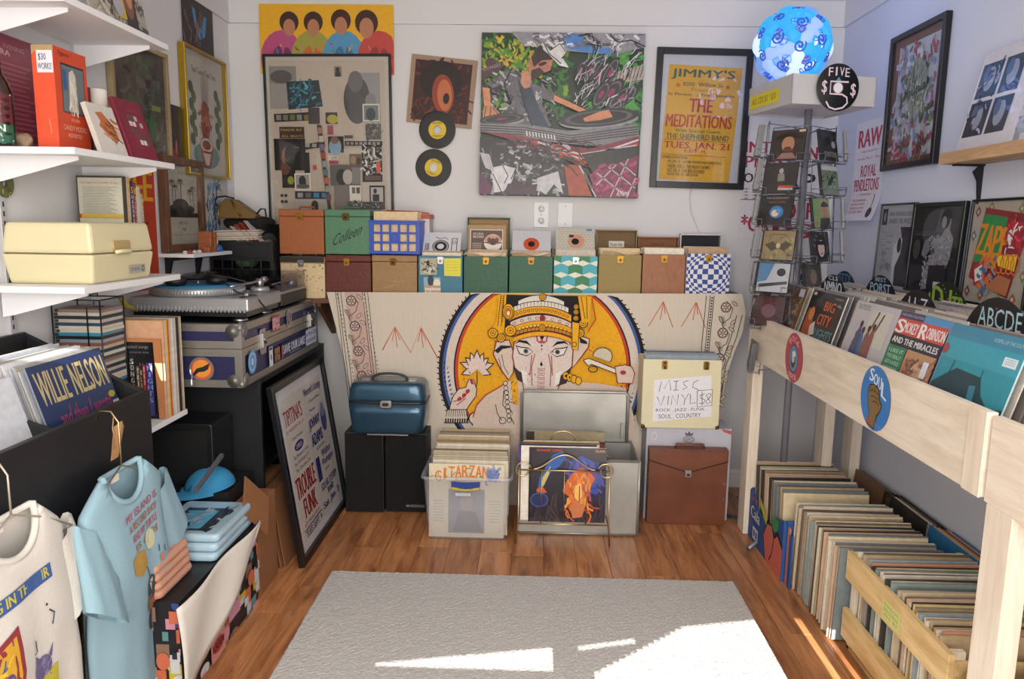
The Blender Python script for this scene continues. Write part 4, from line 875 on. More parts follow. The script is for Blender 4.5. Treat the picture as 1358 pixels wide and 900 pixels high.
# galvanised trunk with open lid
GAL = M('galvanised_steel', '#a9a8a3', .38, .6, .3, 9, bump=.08)
tx0 = ay(686, 545, 3.18).x; tx1 = ay(852, 560, 3.02).x; Yf_, Yb_ = 3.045, 3.33; th_ = ay(846, 612, Yf_).z
r = thing('trunk', 'galvanised steel trunk with its lid raised behind the brass record rack', 'trunk', (tx0 + .012, Yf_, 0))
w = tx1 - tx0 - .012; d_ = Yb_ - Yf_; mb = MB(); t = .004
mb.box(0, w, 0, t, 0, th_, GAL).box(0, w, d_ - t, d_, 0, th_, GAL).box(0, t, t, d_ - t, 0, th_, GAL).box(w - t, w, t, d_ - t, 0, th_, GAL).box(t, w - t, t, d_ - t, 0, t, GAL)
mb.build('body', r, .0015)
mb = MB(); mb.tube([(0, 0, th_), (w, 0, th_), (w, d_, th_), (0, d_, th_)], .006, GAL, closed=True); mb.tube([(0, 0, .006), (w, 0, .006)], .005, GAL); mb.tube([(w, 0, 0), (w, 0, th_)], .006, GAL); mb.build('rolled_rim', r)
lz = ay(770, 519, Yb_).z; mb = MB(); mb.rbox(.006, w - .022, d_ + .004, d_ + .008, th_ - .01, lz, GAL, .016, 4, 'y'); mb.build('lid', r, rot=(0, 0, 0))
mb = MB(); n = 0; mb.tube([(.006, d_ - .004, th_), (.006, d_ - .004, lz - .012), (.02, d_ - .004, lz), (w - .036, d_ - .004, lz), (w - .022, d_ - .004, lz - .012), (w - .022, d_ - .004, th_)], .007, GAL); mb.build('lid_rim', r)
for x in (.03, w - .05): MB().box(x, x + .007, d_ - .02, d_ - .004, th_ + .02, th_ + .09, GAL).build('lid_stay', r)
for k in range(12):
    lp('record sleeve filed upright in the galvanised trunk', 'records in the metal trunk', (tx0 + .03 + random.uniform(0, .05), Yf_ + .03 + k * .021, .03 + random.uniform(0, .01) + (.03 if k > 8 else .0)), (D(-random.uniform(1, 5)), 0, 0), random.choice(['#d8cdb4', '#8a3038', '#a89878', '#3a3028', '#c8b85a', '#b0a090', '#d8ccc0', '#9a5a6a']))
# brass rack
Fl = az(683, 719.5, 0); Fr = az(807, 720, 0); yr = Fl.y
GOLD = M('brass_wire', '#c4b286', .3, 1, .08)
r = thing('record_rack', 'curly brass wire record rack on thin legs standing before the metal trunk', 'record rack', (Fl.x, yr, 0))
W_r = Fr.x - Fl.x; rw = .0033; zr = ay(750, 624, yr).z; x0r, x1r = .012, W_r - .006
dp = .13
for nm, y in (('front_frame', 0), ('back_frame', dp)):
    mb = MB()
    for x, xf in ((x0r, 0), (x1r, W_r)): mb.tube([(xf, y + (-.01 if y == 0 else .01), 0), (x, y, .10), (x, y, zr)], .0036, GOLD)
    mb.tube([(x0r, y, zr), (x1r, y, zr)], rw, GOLD); mb.tube([(x0r, y, .085), (x1r, y, .085)], rw, GOLD)
    for k in range(1, 4): x = x0r + (x1r - x0r) * k / 4; mb.tube([(x, y, .085), (x, y, zr)], .0016, GOLD)
    # scroll crest
    Pn = []; 
    for k in range(33):
        u = k / 32; x = x0r + .055 + (x1r - x0r - .11) * u; Pn.append((x, y, zr + .004 + .062 * (.5 - .5 * math.cos(2 * math.pi * (u if True else 0))) ** 1))
    if y: Pn = [(W_r * .5 + .05 * math.cos(a) , y, zr + .10 + .05 * math.sin(a)) for a in [math.radians(-150 + 10 * q_) + math.pi / 1.0 * 0 for q_ in range(0, 31)]]; Pn = [(W_r * .5 + .055 * math.cos(math.radians(215 - 25 * q_ / 2)), y, zr + .075 + .055 * math.sin(math.radians(215 - 25 * q_ / 2))) for q_ in range(21)]; Pn = [(W_r * .5, y, zr + .01)] + Pn + [(W_r * .5, y, zr + .01)]
    mb.tube(Pn, rw, GOLD)
    for s_, xc in ((-1, x0r + .028), (1, x1r - .028)):
        cx_ = xc - s_ * 0; mb.tube([(cx_ + s_ * (.012) + (.034 - .012 * q_ / 24) * math.cos(math.radians(-15 * q_ * 1 + 170 if s_ > 0 else 15 * q_ + 10)), y, zr + (.034 - .012 * q_ / 24) * math.sin(math.radians(170 - 15 * q_ if s_ > 0 else 10 + 15 * q_))) for q_ in range(25)], rw, GOLD)
    mb.build(nm, r)
mb = MB()
for x in (x0r, x1r):
    mb.tube([(x, 0, zr), (x, dp, zr)], rw, GOLD); mb.tube([(x, 0, .085), (x, dp, .085)], rw, GOLD)
for k in range(5): mb.tube([(x0r + (x1r - x0r) * k / 4, 0, .085), (x0r + (x1r - x0r) * k / 4, dp, .085)], rw, GOLD)
mb.build('cross_wires', r)
def d_flower(c):
    c.bgc('#2a2430'); R = random.Random(14)
    c.strokes(70, (0, 60, 100, 100), ['#3c3038', '#1e1a26', '#4a3a3c'], 30, 2, R, 90, 12)
    c.rect(0, 0, 3, 100, '#16161c')
    c.poly([(12, 55), (14, 40), (22, 25), (30, 10), (42, 4), (48, 12), (40, 24), (28, 34), (22, 46), (18, 56)], '#2f5fa8'); c.poly([(16, 54), (18, 40), (28, 24), (26, 36), (20, 50)], '#c8b86a'); c.poly([(10, 56), (18, 52), (24, 60), (12, 64)], '#c05a30')
    c.poly([(50, 30), (56, 16), (68, 10), (84, 18), (96, 30), (98, 50), (88, 62), (76, 60), (60, 54), (52, 44)], '#3a4a9a'); c.poly([(60, 20), (75, 18), (92, 36), (80, 44), (62, 40)], '#5a3f8a')
    c.strokes(60, (45, 15, 98, 60), ['#2a3a80', '#4a68b8', '#6a4a90', '#1f2a5a'], 16, 2, R, 60, 50)
    c.poly([(56, 34), (66, 26), (78, 30), (86, 40), (80, 52), (74, 62), (72, 76), (66, 88), (58, 90), (52, 80), (54, 66), (44, 58), (48, 46)], '#c8642c')
    c.strokes(60, (50, 32, 80, 84), ['#e08a40', '#d8702c', '#b04a50', '#e0a050'], 14, 2, R, 80, 35); c.poly([(60, 50), (68, 46), (70, 62), (66, 72), (60, 66)], '#f0b860'); c.line([(66, 50), (66, 76)], 1.2, '#5a2c28')
    c.poly([(54, 78), (62, 70), (74, 78), (70, 92), (58, 94)], '#c87850'); c.ell(14, 70, 12, 10, '#24305a'); c.ring(14, 70, 11, 9, 1.5, '#4a5a90')
    c.text('RONNIE LAWS', 10, 1.5, 42, 5, '#c0503c', .04); c.text('FLAME', 86, 1.5, 98, 5, '#c89a5c', .04)
cover('record sleeve with a blue and orange flower painting at the front of the brass rack', (Fl.x + .052, yr + .008, .092), (D(-1), 0, 0), d_flower, col='#e0dcd4')
cols_ = ['#e2dcd0', '#4a3a80', '#30304a', '#d8d0c0', '#7a3a34', '#98a05a', '#d4c8b0', '#5a4a80']
for k in range(8): lp('record sleeve filed in the brass wire rack', 'records in the brass rack', (Fl.x + (.008 if k < 3 else .02) + random.uniform(-.002, .014), yr + .016 + k * .013, .0905 + random.uniform(0, .004)), (D(-1.5), 0, 0), cols_[k])
def d_wv(c): c.bgc('#1a1a1c'); c.text('WILD & BEAUTIFUL', 34, 2, 66, 5, '#c8c8c8', .04); c.ell(8, 4, 4, 3, '#6a6a6c'); c.rect(0, 0, 100, .8, '#e0dcd8')
cover('black record sleeve with small white title behind the flower sleeve', (tx0 + .055, Yf_ + .012, .008 + .035), (D(-1), 0, 0), d_wv, col='#d8d4cc')
# cardboard box, cases
bx0 = ay(850, 690, 3.30).x; bx1 = ay(959, 690, 3.30).x; zb_ = ay(900, 567, 3.25).z
r = thing('cardboard_box', 'white cardboard box behind the brown case with a small printed crest', 'box', (bx0, 3.245, 0))
w = bx1 - bx0; MB().box(0, w, 0, .14, 0, zb_, M('white_card', '#b4b4c0', .75, var=.05)).build('body', r, .002)
c = Cv((0, 0, 100, 100), w, zb_); c.ring(50, 12, 6.5, 3, .8, '#50505c'); c.text('GPO', 45.5, 10.5, 54.5, 13.6, '#50505c', .04); c.poly([(46, 8), (45, 4), (48, 6), (50, 3), (52, 6), (55, 4), (54, 8)], '#50505c'); c.ring(9, 9, 3, 4, .6, '#d8d8d8'); c.poly([(88, 0), (100, 2), (99, 6), (90, 3)], '#b05058'); c.build('print', r)
A = az(857, 694, 0); B = az(960, 695.5, 0); zt = ay(905, 597, A.y).z; w = B.x - A.x
r = thing('record_case', 'reddish brown leatherette record case with a flap and chrome clasp on the floor', 'record case', (A.x, A.y, 0))
BR = M('brown_leather', '#6a3b26', .4, var=.5, scale=9, bump=.15); MB().rbox(0, w, 0, .045, 0, zt, BR, .008, 3, 'y').build('body', r, .003)
mb = MB(); fl_ = [(0, zt), (0, zt - .045), (w * .5, zt - .098), (w, zt - .045), (w, zt)]; mb.prism(fl_, 'y', -.004, 0, BR); mb.box(0, w, -.004, .045, zt, zt + .006, BR); mb.build('flap', r, .0015); MB().tube([(0, -.005, zt - .045), (w * .5, -.005, zt - .098), (w, -.005, zt - .045)], .0022, M('stitch', '#2c1710', .6)).build('flap_piping', r)
mb = MB(); mb.box(w * .5 - .014, w * .5 + .014, -.009, -.004, zt - .118, zt - .088, CHROME); cl = mb.build('clasp', r, .0015); MB().box(w * .5 - .006, w * .5 + .006, -.012, -.009, zt - .112, zt - .102, M('dark_steel')).build('clasp_hole', cl)
mb = MB(); mb.tube([(w * .34, .02, zt + .006), (w * .35, .02, zt + .02), (w * .69, .02, zt + .02), (w * .70, .02, zt + .006)], .007, BR); mb.build('handle', r)
for x in (.012, w - .012):
    for z in (.05, .12, .19): MB().lathe([(.004, -.002), (.003, 0)], (x, 0, z), CHROME, 'y', 8).build('rivet', r)
# misc vinyl case
A = ay(850, 563, 3.235); B = ay(953, 566, 3.235); zt2 = ay(900, 477, 3.235).z; w = B.x - A.x; hm = zt2 - zb_; CRM = M('cream_leatherette', '#d3ccaa', .5, var=.05, scale=90, bump=.2)
r = thing('record_case', 'open cream record case carrying a handwritten paper sign', 'record case', (A.x, 3.235, zb_ + .001))
mb = MB(); dd = .15; mb.box(0, w, 0, .007, 0, hm, CRM).box(0, w, dd - .007, dd, 0, hm, CRM).box(0, .007, .007, dd - .007, 0, hm, CRM).box(w - .007, w, .007, dd - .007, 0, hm, CRM).box(.007, w - .007, .007, dd - .007, 0, .007, CRM); mb.build('body', r, .003)
OB = M('old_brass')
for x in (w * .27, w * .80):
    mb = MB(); mb.rbox(x - .012, x + .012, -.006, 0, hm - .042, hm - .006, OB, .004, 3, 'y'); mb.tube([(x, -.009, hm - .01), (x, -.009, hm - .04)], .005, OB); mb.build('latch', r)
for x in (.008, w - .008): mb = MB(); mb.add([(x - .008, -.0015, 0), (x + .008, -.0015, 0), (x + (.008 if x > .1 else -.008), -.0015, .022)], [(0, 1, 2)], OB); mb.lathe([(.009, -.006), (.002, -.008)], (x, 0, .008), OB, 'y', 8); mb.build('corner_guard', r)
c = Cv((0, 0, 100, 85), .262, .21); c.poly([(2, 10), (96, 0), (100, 74), (2, 85)], '#dcdce4'); B_ = '#2b2b34'
def hw(S_, col=B_, wd=1.1): c.lines(S_, wd, col)
hw([[(11, 31), (14, 12), (19, 26), (27, 9), (30, 28)], [(39, 12), (38, 27)], [(34, 12), (43, 11)], [(34, 28), (43, 27)], [(58, 10), (50, 13), (52, 18), (57, 22), (50, 26)], [(75, 9), (67, 13), (66, 22), (76, 26)]])
hw([[(8, 40), (15, 56), (20, 38)], [(27, 38), (26, 54)], [(32, 54), (33, 37), (42, 53), (43, 35)], [(48, 35), (55, 44), (60, 33)], [(54, 44), (53, 54)], [(63, 34), (63, 52), (73, 49)], [(74, 28), (99, 25), (99, 54), (75, 57), (74, 28)], [(86, 34), (79, 36), (80, 41), (87, 44), (86, 50), (78, 51)], [(82, 30), (83, 54)], [(94, 32), (89, 35), (93, 42), (97, 48), (91, 52), (89, 46), (95, 40), (97, 34), (94, 32)]])
c.text('ROCK . JAZZ . FUNK .', 7, 62, 92, 69, B_, 0, tr=(0, -.05)); c.text('SOUL . COUNTRY', 12, 72, 82, 80, B_, 0, tr=(0, -.06)); c.build('paper_sign', r, loc=(w * .13, -.0006, .03))
for k in range(6): lp('record sleeve filed in the open cream case', 'records in the cream case', (A.x + .012 + random.uniform(0, .006), 3.25 + k * .018, zb_ + .009 + random.uniform(0, .006)), (D(-1), 0, 0), random.choice(['#c0c4cc', '#8a96a0', '#5a6a88', '#b0a898']), )
tag(MB().box(w * .5 - .06, w * .5 + .06, 0, .004, 0, .003, PAPER).build('paper_slip', loc=(A.x, 3.3, zt2 + .004)), 'small paper slip on top of the cream case', 'paper slip')
pts = [(1.0, 3.5, .02), (1.02, 3.42, .006), (.99, 3.35, .012), (1.0, 3.3, .006), (.96, 3.36, .025), (.97, 3.45, .01)]
tag(MB().tube(pts, .004, M('grey_cable', '#8a8688', .6)).build('cable'), 'tangled grey cable on the floor right of the brown case', 'cable')
# ================================================================ pine record bench on the right
PINE = wood('pale_pine', '#cfc0ac', '#e4d9ca', .5, 3.5, (9, 1, 9), .03, .05)
PINEV = wood('pale_pine_post', '#cfc0ac', '#e4d9ca', .5, 3.5, (9, 9, 1), .03, .05)
PINEY = wood('yellow_pine', '#b8955c', '#dcc08c', .5, 3, (8, 1, 8), .06, .06)
ZB0, ZB1 = .762, .940
b = thing('record_bench', 'pale pine record bench on posts along the right wall', 'record bench', (.92, 1.5, 0))
MB().box(0, .02, 0, 1.60, ZB0, ZB1, PINE).build('front_board', b, .002)
MB().box(-.004, .0, 0, .062, ZB0 - .001, ZB1 + .001, PINEV).build('batten', b, .001)
MB().box(.46, .48, 0, 1.6, ZB0, ZB1 + .06, PINE).build('back_board', b, .002)
MB().box(.02, .46, .02, 1.6, ZB0, ZB0 + .012, PINE).build('bin_floor', b)
for y in (0, .325, .62, .965, 1.285, 1.585): MB().box(.02, .46, y, y + .012, ZB0 + .012, ZB0 + .12, PINEY).build('divider', b, .001)
for x, y in ((0, 1.60), (.29, 1.55), (.41, 1.56), (.43, 0)): MB().box(x, x + .042, y, y + .088, 0, (ZB1 + .0 if x == 0 else ZB0), PINEV).build('post', b, .002)
b['label'] = 'long pale pine record bench with a blue fist sign along the right wall'
b2 = thing('record_bench', 'second pine record bench nearer the camera at the right edge', 'record bench', (.922, .30, 0))
MB().box(0, .02, 0, 1.19, ZB0 - .004, ZB1 - .004, PINE).build('front_board', b2, .002)
MB().box(.02, .46, 0, 1.19, ZB0, ZB0 + .012, PINE).build('bin_floor', b2); MB().box(.02, .46, 1.17, 1.19, ZB0, ZB1 - .02, PINEY).build('end_board', b2, .001)
MB().box(.0, .042, 1.095, 1.18, 0, ZB0 - .004, PINEV).build('post', b2, .002)
MB().box(.10, .12, .0, 1.17, ZB1 - .06, ZB1 + .0, PINEY).build('inner_rail', b2, .001)
def painted_disc(label, px, py, draw, X=.9195):
    P = ax(px, py, X); r = thing('painted_record', label, 'sign', P, RW)
    MB().lathe([(.002, -.0012), (.0865, -.0012), (.0872, -.0006), (.0865, 0), (.002, 0)], (0, 0, 0), M('disc_edge', '#20202a', .4), 'y', 48).build('disc', r)
    c = Cv((-50, -50, 50, 50), .174, .174); c.l = .0013; draw(c); c.build('print', r, loc=(-.087, 0, -.087)); return r
def d_soul(c):
    c.ell(0, 0, 50, 50, '#2f74b8', 48); c.text('S', -24, -44, -10, -24, '#d8dce4', .05, tr=(.1, 0)); c.text('O', -8, -38, 5, -20, '#d8dce4', .05); c.text('U', 8, -35, 18, -16, '#d8dce4', .05); c.text('L', 20, -30, 36, -8, '#d8dce4', .05, tr=(0, .3))
    c.poly([(-24, -10), (-20, -18), (-5, -22), (12, -18), (14, -8), (20, 2), (26, 4), (22, 16), (12, 26), (6, 48), (-22, 44), (-14, 28), (-20, 16), (-24, 4)], '#2a2018'); c.poly([(-22, -9), (-18, -16), (-5, -20), (10, -16), (12, -6), (18, 3), (24, 6), (20, 15), (10, 24), (4, 46), (-20, 42), (-12, 27), (-18, 15), (-22, 3)], '#7a6038')
    c.lines([[(-18, -8), (-6, -12), (10, -8)], [(-14, -1), (0, -3), (12, 0)], [(-6, 6), (8, 4), (14, 8)], [(-12, -16), (-12, -8)], [(0, -19), (0, -10)]], 1.8, '#3a2c1c')
    c.lines([[(-22, 34), (-8, 38)], [(-22, 40), (-2, 44)]], 2, '#b04838'); c.text('FUNK', 8, 36, 30, 44, '#5a90d0', 0)
painted_disc('blue round painted sign with a raised brown fist on the bench board', 1161, 528, d_soul)
def d_rock(c):
    c.ell(0, 0, 50, 50, '#b03c4c', 48); c.ell(0, 2, 27, 29, '#2a3a5c', 30); c.ell(0, 2, 24, 26, '#5f87a8', 30); c.ell(-2, 6, 12, 16, '#2a2a38'); c.ell(-2, 2, 8, 9, '#c8bca8'); c.ell(2, -8, 10, 6, '#e0dcd4')
    for k, t in enumerate('ROCK'): a = -125 + 24 * k; x, y = 38 * math.cos(math.radians(a)), 38 * math.sin(math.radians(a)); c.text(t, x - 6, y - 6, x + 6, y + 6, '#e0a8ac', .05)
    for k, t in enumerate("70's"): x = -18 + 12 * k; c.text(t, x - 4, 32, x + 6, 43, '#d8b8b8', .04)
painted_disc('red round painted sign with a blue centre at the far end of the bench board', 1053, 474, d_rock)
ths = MB(); ths.lathe([(.002, -.003), (.017, -.003), (.018, 0)], (0, 0, 0), M('red_wax', '#6a2c30', .5), 'y', 20)
P = ax(1257, 456, 1.0)
# record rows
def leanrec(y0, y1n, s, xb, cov_label, draw, col, n=18, top=0, lean=16, xs=.019, grp=None, zoff=0):
    cover(cov_label, (xb, y1n + s, ZB0 + .013 + zoff), (D(-lean), 0, D(-90)), draw, (0, 0, 100, 148), s, col, hh=.314)
    for k in range(n):
        l = lean * (1 - k / n * .35); x = xb + .020 + k * xs
        if x + .3 * math.sin(D(l)) > 1.385: break
        o = lp('plastic sleeved record filed in the ' + grp, 'records in the ' + grp, (x, y1n + s + random.uniform(-.004, .003), ZB0 + .013 + random.uniform(0, .008)), (D(-l), 0, D(-90 + random.uniform(-.5, .5))), random.choice(['#b4b0ac', '#a6a4a6', '#c8c4bc', '#8c8a8c', '#bcb6ac', '#9a9088', '#746c68', '#c4b8a8'])); o.scale = (s / .314, 1, .985)
def d_tanc(c): c.bgc('#8a6a50'); R = random.Random(21); c.strokes(240, (2, 2, 98, 98), ['#a07c5c', '#6a5240', '#b09070', '#75604e', '#8a5a3c'], 16, 4, R, 80, 50); c.strokes(60, (10, 55, 90, 90), ['#4a4440', '#6a6a70', '#a08a78'], 14, 5, R); c.rect(80, 4, 97, 18, '#c8ccd8')
def d_big(c):
    c.bgc('#26221e'); c.rect(3, 3, 12, 8, '#c8c4bc'); c.text('STEREO', 70, 5, 92, 8, '#a8a49c')
    c.text('BIG', 48, 14, 78, 30, '#d0602a', .05); c.text('CITY', 40, 36, 78, 54, '#d0602a', .05); c.text('LIGHTS', 44, 60, 94, 76, '#4f98a0', .05); c.poly([(80, 18), (96, 20), (88, 14)], '#4a9a88')
    c.poly([(4, 30), (20, 34), (30, 55), (36, 90), (2, 90)], '#a8552c'); c.ell(18, 40, 8, 12, '#c8884c'); c.poly([(24, 60), (36, 50), (44, 72), (30, 78)], '#d0c8b8')
def d_white(c):
    c.bgc('#b6b4ba'); c.rect(42, 8, 88, 60, '#c4c2b6'); c.text('THE STYLISTICS', 6, 4, 36, 12, '#6a686c')
    for x, y, col in ((26, 60, '#3a5a8a'), (38, 52, '#3a6ca0'), (50, 48, '#7a5a58'), (60, 44, '#8a5450'), (30, 44, '#4a5070')): c.poly([(x - 7, y + 50), (x - 5, y), (x, y - 14), (x + 5, y), (x + 8, y + 50)], col); c.ell(x, y - 12, 3.4, 5, '#3a2a26')
    c.line([(52, 40), (60, 10)], 2.6, '#5a3c38'); c.line([(64, 38), (72, 12)], 2.6, '#5a3c38')
def d_smk(c):
    c.bgc('#2a2c40'); c.rect(0, 0, 50, 8, '#3a3858'); c.rect(50, 0, 100, 14, '#4a88b8'); c.text('A NEW TAMLA COLLECTION', 3, 3, 48, 6, '#b8b4c8')
    c.rect(0, 9, 98, 30, '#c0463c'); c.text('S', 2, 11, 18, 29, '#e4e0e0', .08); c.text('MOKEY', 18, 13, 46, 27, '#e4e0e0', .06); c.text('R', 50, 11, 64, 29, '#e4e0e0', .08); c.text('OBINSON', 64, 13, 98, 27, '#e4e0e0', .06)
    c.rect(0, 31, 98, 44, '#2c2c3c'); c.text('AND THE MIRACLES', 4, 34, 94, 42, '#dcdce0', .05)
    c.rect(0, 46, 40, 80, '#2f7a5c'); [c.text(t, 5, 50 + 8 * k, 35, 55 + 8 * k, '#bcd8c4') for k, t in enumerate(('I LIKE IT', 'YOU REALLY', 'GOT A HOLD', 'SHOP AROUND'))]; c.rect(0, 80, 36, 90, '#3a88b0')
    c.rect(42, 46, 98, 100, '#b08868'); c.poly([(42, 46), (44, 46), (44, 100), (42, 100)], '#d07a3c'); c.ell(62, 64, 4, 8, '#6a3c30'); R = random.Random(3); c.strokes(50, (46, 55, 96, 98), ['#8a5c48', '#c8a084', '#6a4a40', '#a87860'], 14, 4, R); c.rect(80, 54, 90, 74, '#d8d8e4')
def d_cyan(c):
    c.bgc('#2f8a9c'); c.rect(0, 0, 100, 18, '#3f7f9c'); c.rect(0, 16, 100, 40, '#3a94a8'); c.text('GOSPEL OF THE SOUTH', 60, 6, 98, 10, '#9ac0c8')
    c.poly([(0, 72), (18, 56), (28, 48), (62, 50), (70, 68), (82, 78), (100, 74), (100, 100), (0, 100)], '#24404c'); c.poly([(0, 88), (30, 92), (60, 90), (100, 96), (100, 100), (0, 100)], '#142830'); c.poly([(52, 62), (60, 60), (66, 98), (58, 98)], '#3a7a90')
    c.poly([(80, 22), (96, 22), (96, 32), (80, 32)], '#d0dce4'); [c.line([(82, 24 + 2.4 * k), (94, 24 + 2.4 * k)], .6, '#7a98a8') for k in range(3)]; c.line([(20, 56), (22, 40)], 1, '#1c3038'); c.line([(62, 50), (62, 42)], .8, '#1c3038'); c.ell(3, 30, 4, 6, '#9a3c3c')
leanrec(0, 2.85, .297, .948, 'tan record sleeve with crowded figures leaning in the far bin of the pine bench', d_tanc, '#9a8468', 17, grp='far bin of the pine bench')
leanrec(0, 2.495, .297, .948, 'black record sleeve with orange and teal lettering leaning in the pine bench', d_big, '#c8c4bc', 17, grp='second bin of the pine bench')
leanrec(0, 2.13, .285, .948, 'pale grey record sleeve with small standing figures leaning in the pine bench', d_white, '#b8b6bc', 17, grp='middle bin of the pine bench')
leanrec(0, 1.866, .262, .948, 'record sleeve with a red title banner and green list leaning in the pine bench', d_smk, '#8a8a9c', 17, grp='fourth bin of the pine bench')
leanrec(0, 1.572, .29, .948, 'turquoise record sleeve with a dark house outline leaning in the near bin of the bench', d_cyan, '#a8c0c4', 17, grp='near bin of the pine bench')
cover('small dark purple picture sleeve at the far end of the pine bench', (.93, 3.168, .965), (D(-16), 0, D(-90)), lambda c: (c.bgc('#4c4450'), c.strokes(60, (5, 5, 95, 95), ['#6a5a60', '#38303c', '#8a7470'], 20, 6, random.Random(8))), None, .14, '#b8b4b8')
for k in range(14): lp('record sleeve filed in the second pine bench', 'records in the second bench', (1.06 + k * .02, 1.38 + random.uniform(-.004, .004), ZB0 + .02), (D(-14), 0, D(-90)))
for k in range(10): lp('record sleeve edge on between the second bin and middle bin', 'loose records by the black and orange sleeve', (.985 + k * .004, 2.478 - k * .0042, ZB0 + .014), (D(-2), D(13), D(-12)), random.choice(['#6a5a48', '#2c2824', '#c8b89c', '#8a7458'])).scale = (.62, 1, .93)
# half disc dividers
def d_dots(base, txt, col, dots, tcol, bold=.01):
    def f(c):
        c.ell(0, 0, 50, 50, base, 40); R = random.Random(len(txt) + ord(dots[1]))
        for k in range(70):
            a, q_ = R.uniform(0, 6.28), R.uniform(5, 47); c.ell(q_ * math.cos(a), -abs(q_ * math.sin(a)), .7, .7, R.choice([dots, col]), 6); c.l -= c.st
        for t_, (x0, y0, x1, y1) in txt: c.text(t_, x0, y0, x1, y1, tcol, bold)
    return f
def divider(label, px, py, X, draw, rad=.148, edge='#15151a'):
    P = ax(px, py, X); r = thing('record_divider', label, 'divider', (P.x, P.y, P.z - rad + .006), (0, 0, D(-90)))
    MB().lathe([(.002, -.0012), (rad - .001, -.0012), (rad, -.0006), (rad - .001, 0), (.002, 0)], (0, 0, 0), M('disc_edge'), 'y', 48).build('disc', r)
    c = Cv((-50, -50, 50, 50), rad * 2, rad * 2); c.l = .0014; draw(c); c.build('print', r, loc=(-rad, 0, -rad))
divider('black half round divider lettered in white dots at the far end of the bench', 1064, 365, 1.14, d_dots('#16202c', [('ABCDE', (-26, -42, 26, -30))], '#3f7fb0', '#4a90c0', '#c8d4dc', .03))
divider('black divider disc with blue dots and white letters behind the orange lettered sleeve', 1106, 366, 1.10, d_dots('#141c26', [('NMNO', (-27, -41, 27, -27)), ('CLS', (-14, -48, 14, -43))], '#3f7fb0', '#3a88b8', '#d0dce4', .04))
divider('black divider disc with blue letters standing by the wall behind the other dividers', 1121, 361, 1.33, d_dots('#141c28', [('STTY', (-20, -46, 22, -34))], '#3f7fb0', '#3a88b8', '#4a98c8', .03))
divider('black divider disc with blue and white letters below the signed picture', 1169, 367, 1.25, d_dots('#10161e', [('PQRST', (-27, -40, 27, -27)), ('BEST', (-14, -47, 14, -42))], '#3f7fb0', '#3a88b8', '#a8c4d8', .02))
divider('plain black divider disc with white end of alphabet letters', 1219, 387, 1.16, d_dots('#15151a', [('U-Z', (-18, -42, 20, -27))], '#888', '#c8c8c8', '#d0d4dc', .0))
divider('black divider disc painted with green and yellow letters', 1256, 376, 1.31, d_dots('#1a2018', [('D', (-26, -44, -4, -18)), ('J', (2, -42, 12, -18)), ('TR', (14, -36, 36, -14)), ('A', (-38, -36, -26, -12))], '#a8c83c', '#c8d8c0', '#86a83a', .05))
divider('black divider disc with red dots and chalky alphabet letters at the near end', 1327, 398, 1.10, d_dots('#18161a', [('ABCDE', (-27, -41, 30, -25))], '#b03a48', '#b03a48', '#9ac0c8', 0))
tag(MB().grid(lambda u, v: Vector((1.14 + .23 * v, 1.64 + .62 * u, 1.082 + .008 * math.sin(9 * u + 4 * v) + .006 * math.sin(23 * u)))
    , 24, 8, glassy('clear_film', (.95, .95, 1, 1), .9, .25)).build('plastic_film'), 'crumpled clear plastic film over the record tops on the bench', 'plastic film')
# ---------------------------------------------------------------- spinner rack
PC = Vector((1.071, 3.098, 0)); zt = ay(1053, 97, 2.9).z; zbt = ay(1040, 138, 2.92).z
sp = thing('spinner_rack', 'grey wire spinner rack with a white square canopy in the corner', 'disc rack', (PC.x, PC.y, 0))
N_, L_, B_, R_ = Vector((.937, 2.9)) - PC.xy, Vector((.8725, 3.232)) - PC.xy, Vector((1.2045, 3.2965)) - PC.xy, Vector((1.269, 2.9645)) - PC.xy
CAN = M('canopy_white', '#b9b8ba', .5, var=.03)
for nm, a, b_ in (('canopy_panel', N_, L_), ('canopy_panel', R_, N_), ('canopy_panel', B_, R_), ('canopy_panel', L_, B_)):
    d = (b_ - a).normalized(); nrm = Vector((-d.y, d.x)) * -.004
    MB().prism([tuple(a), tuple(b_), tuple(b_ + nrm), tuple(a + nrm)], 'z', zbt, zt, CAN).build(nm, sp)
MB().prism([tuple(N_ * .98), tuple(L_ * .98), tuple(B_ * .98), tuple(R_ * .98)], 'z', zbt + .008, zbt + .012, M('canopy_base', '#dfe0ea', .5)).build('canopy_base', sp)
mb = MB(); mb.lathe([(.014, 0), (.014, zbt + .01)], (0, 0, 0), M('grey_pole', '#8c8c96', .4, .3), 'z', 16); mb.build('pole', sp)
mb = MB()
for k in range(4): a = D(45 + 90 * k); mb.tube([(0, 0, .05), (.25 * math.cos(a), .25 * math.sin(a), .012)], .009, GREYW)
mb.build('base', sp)
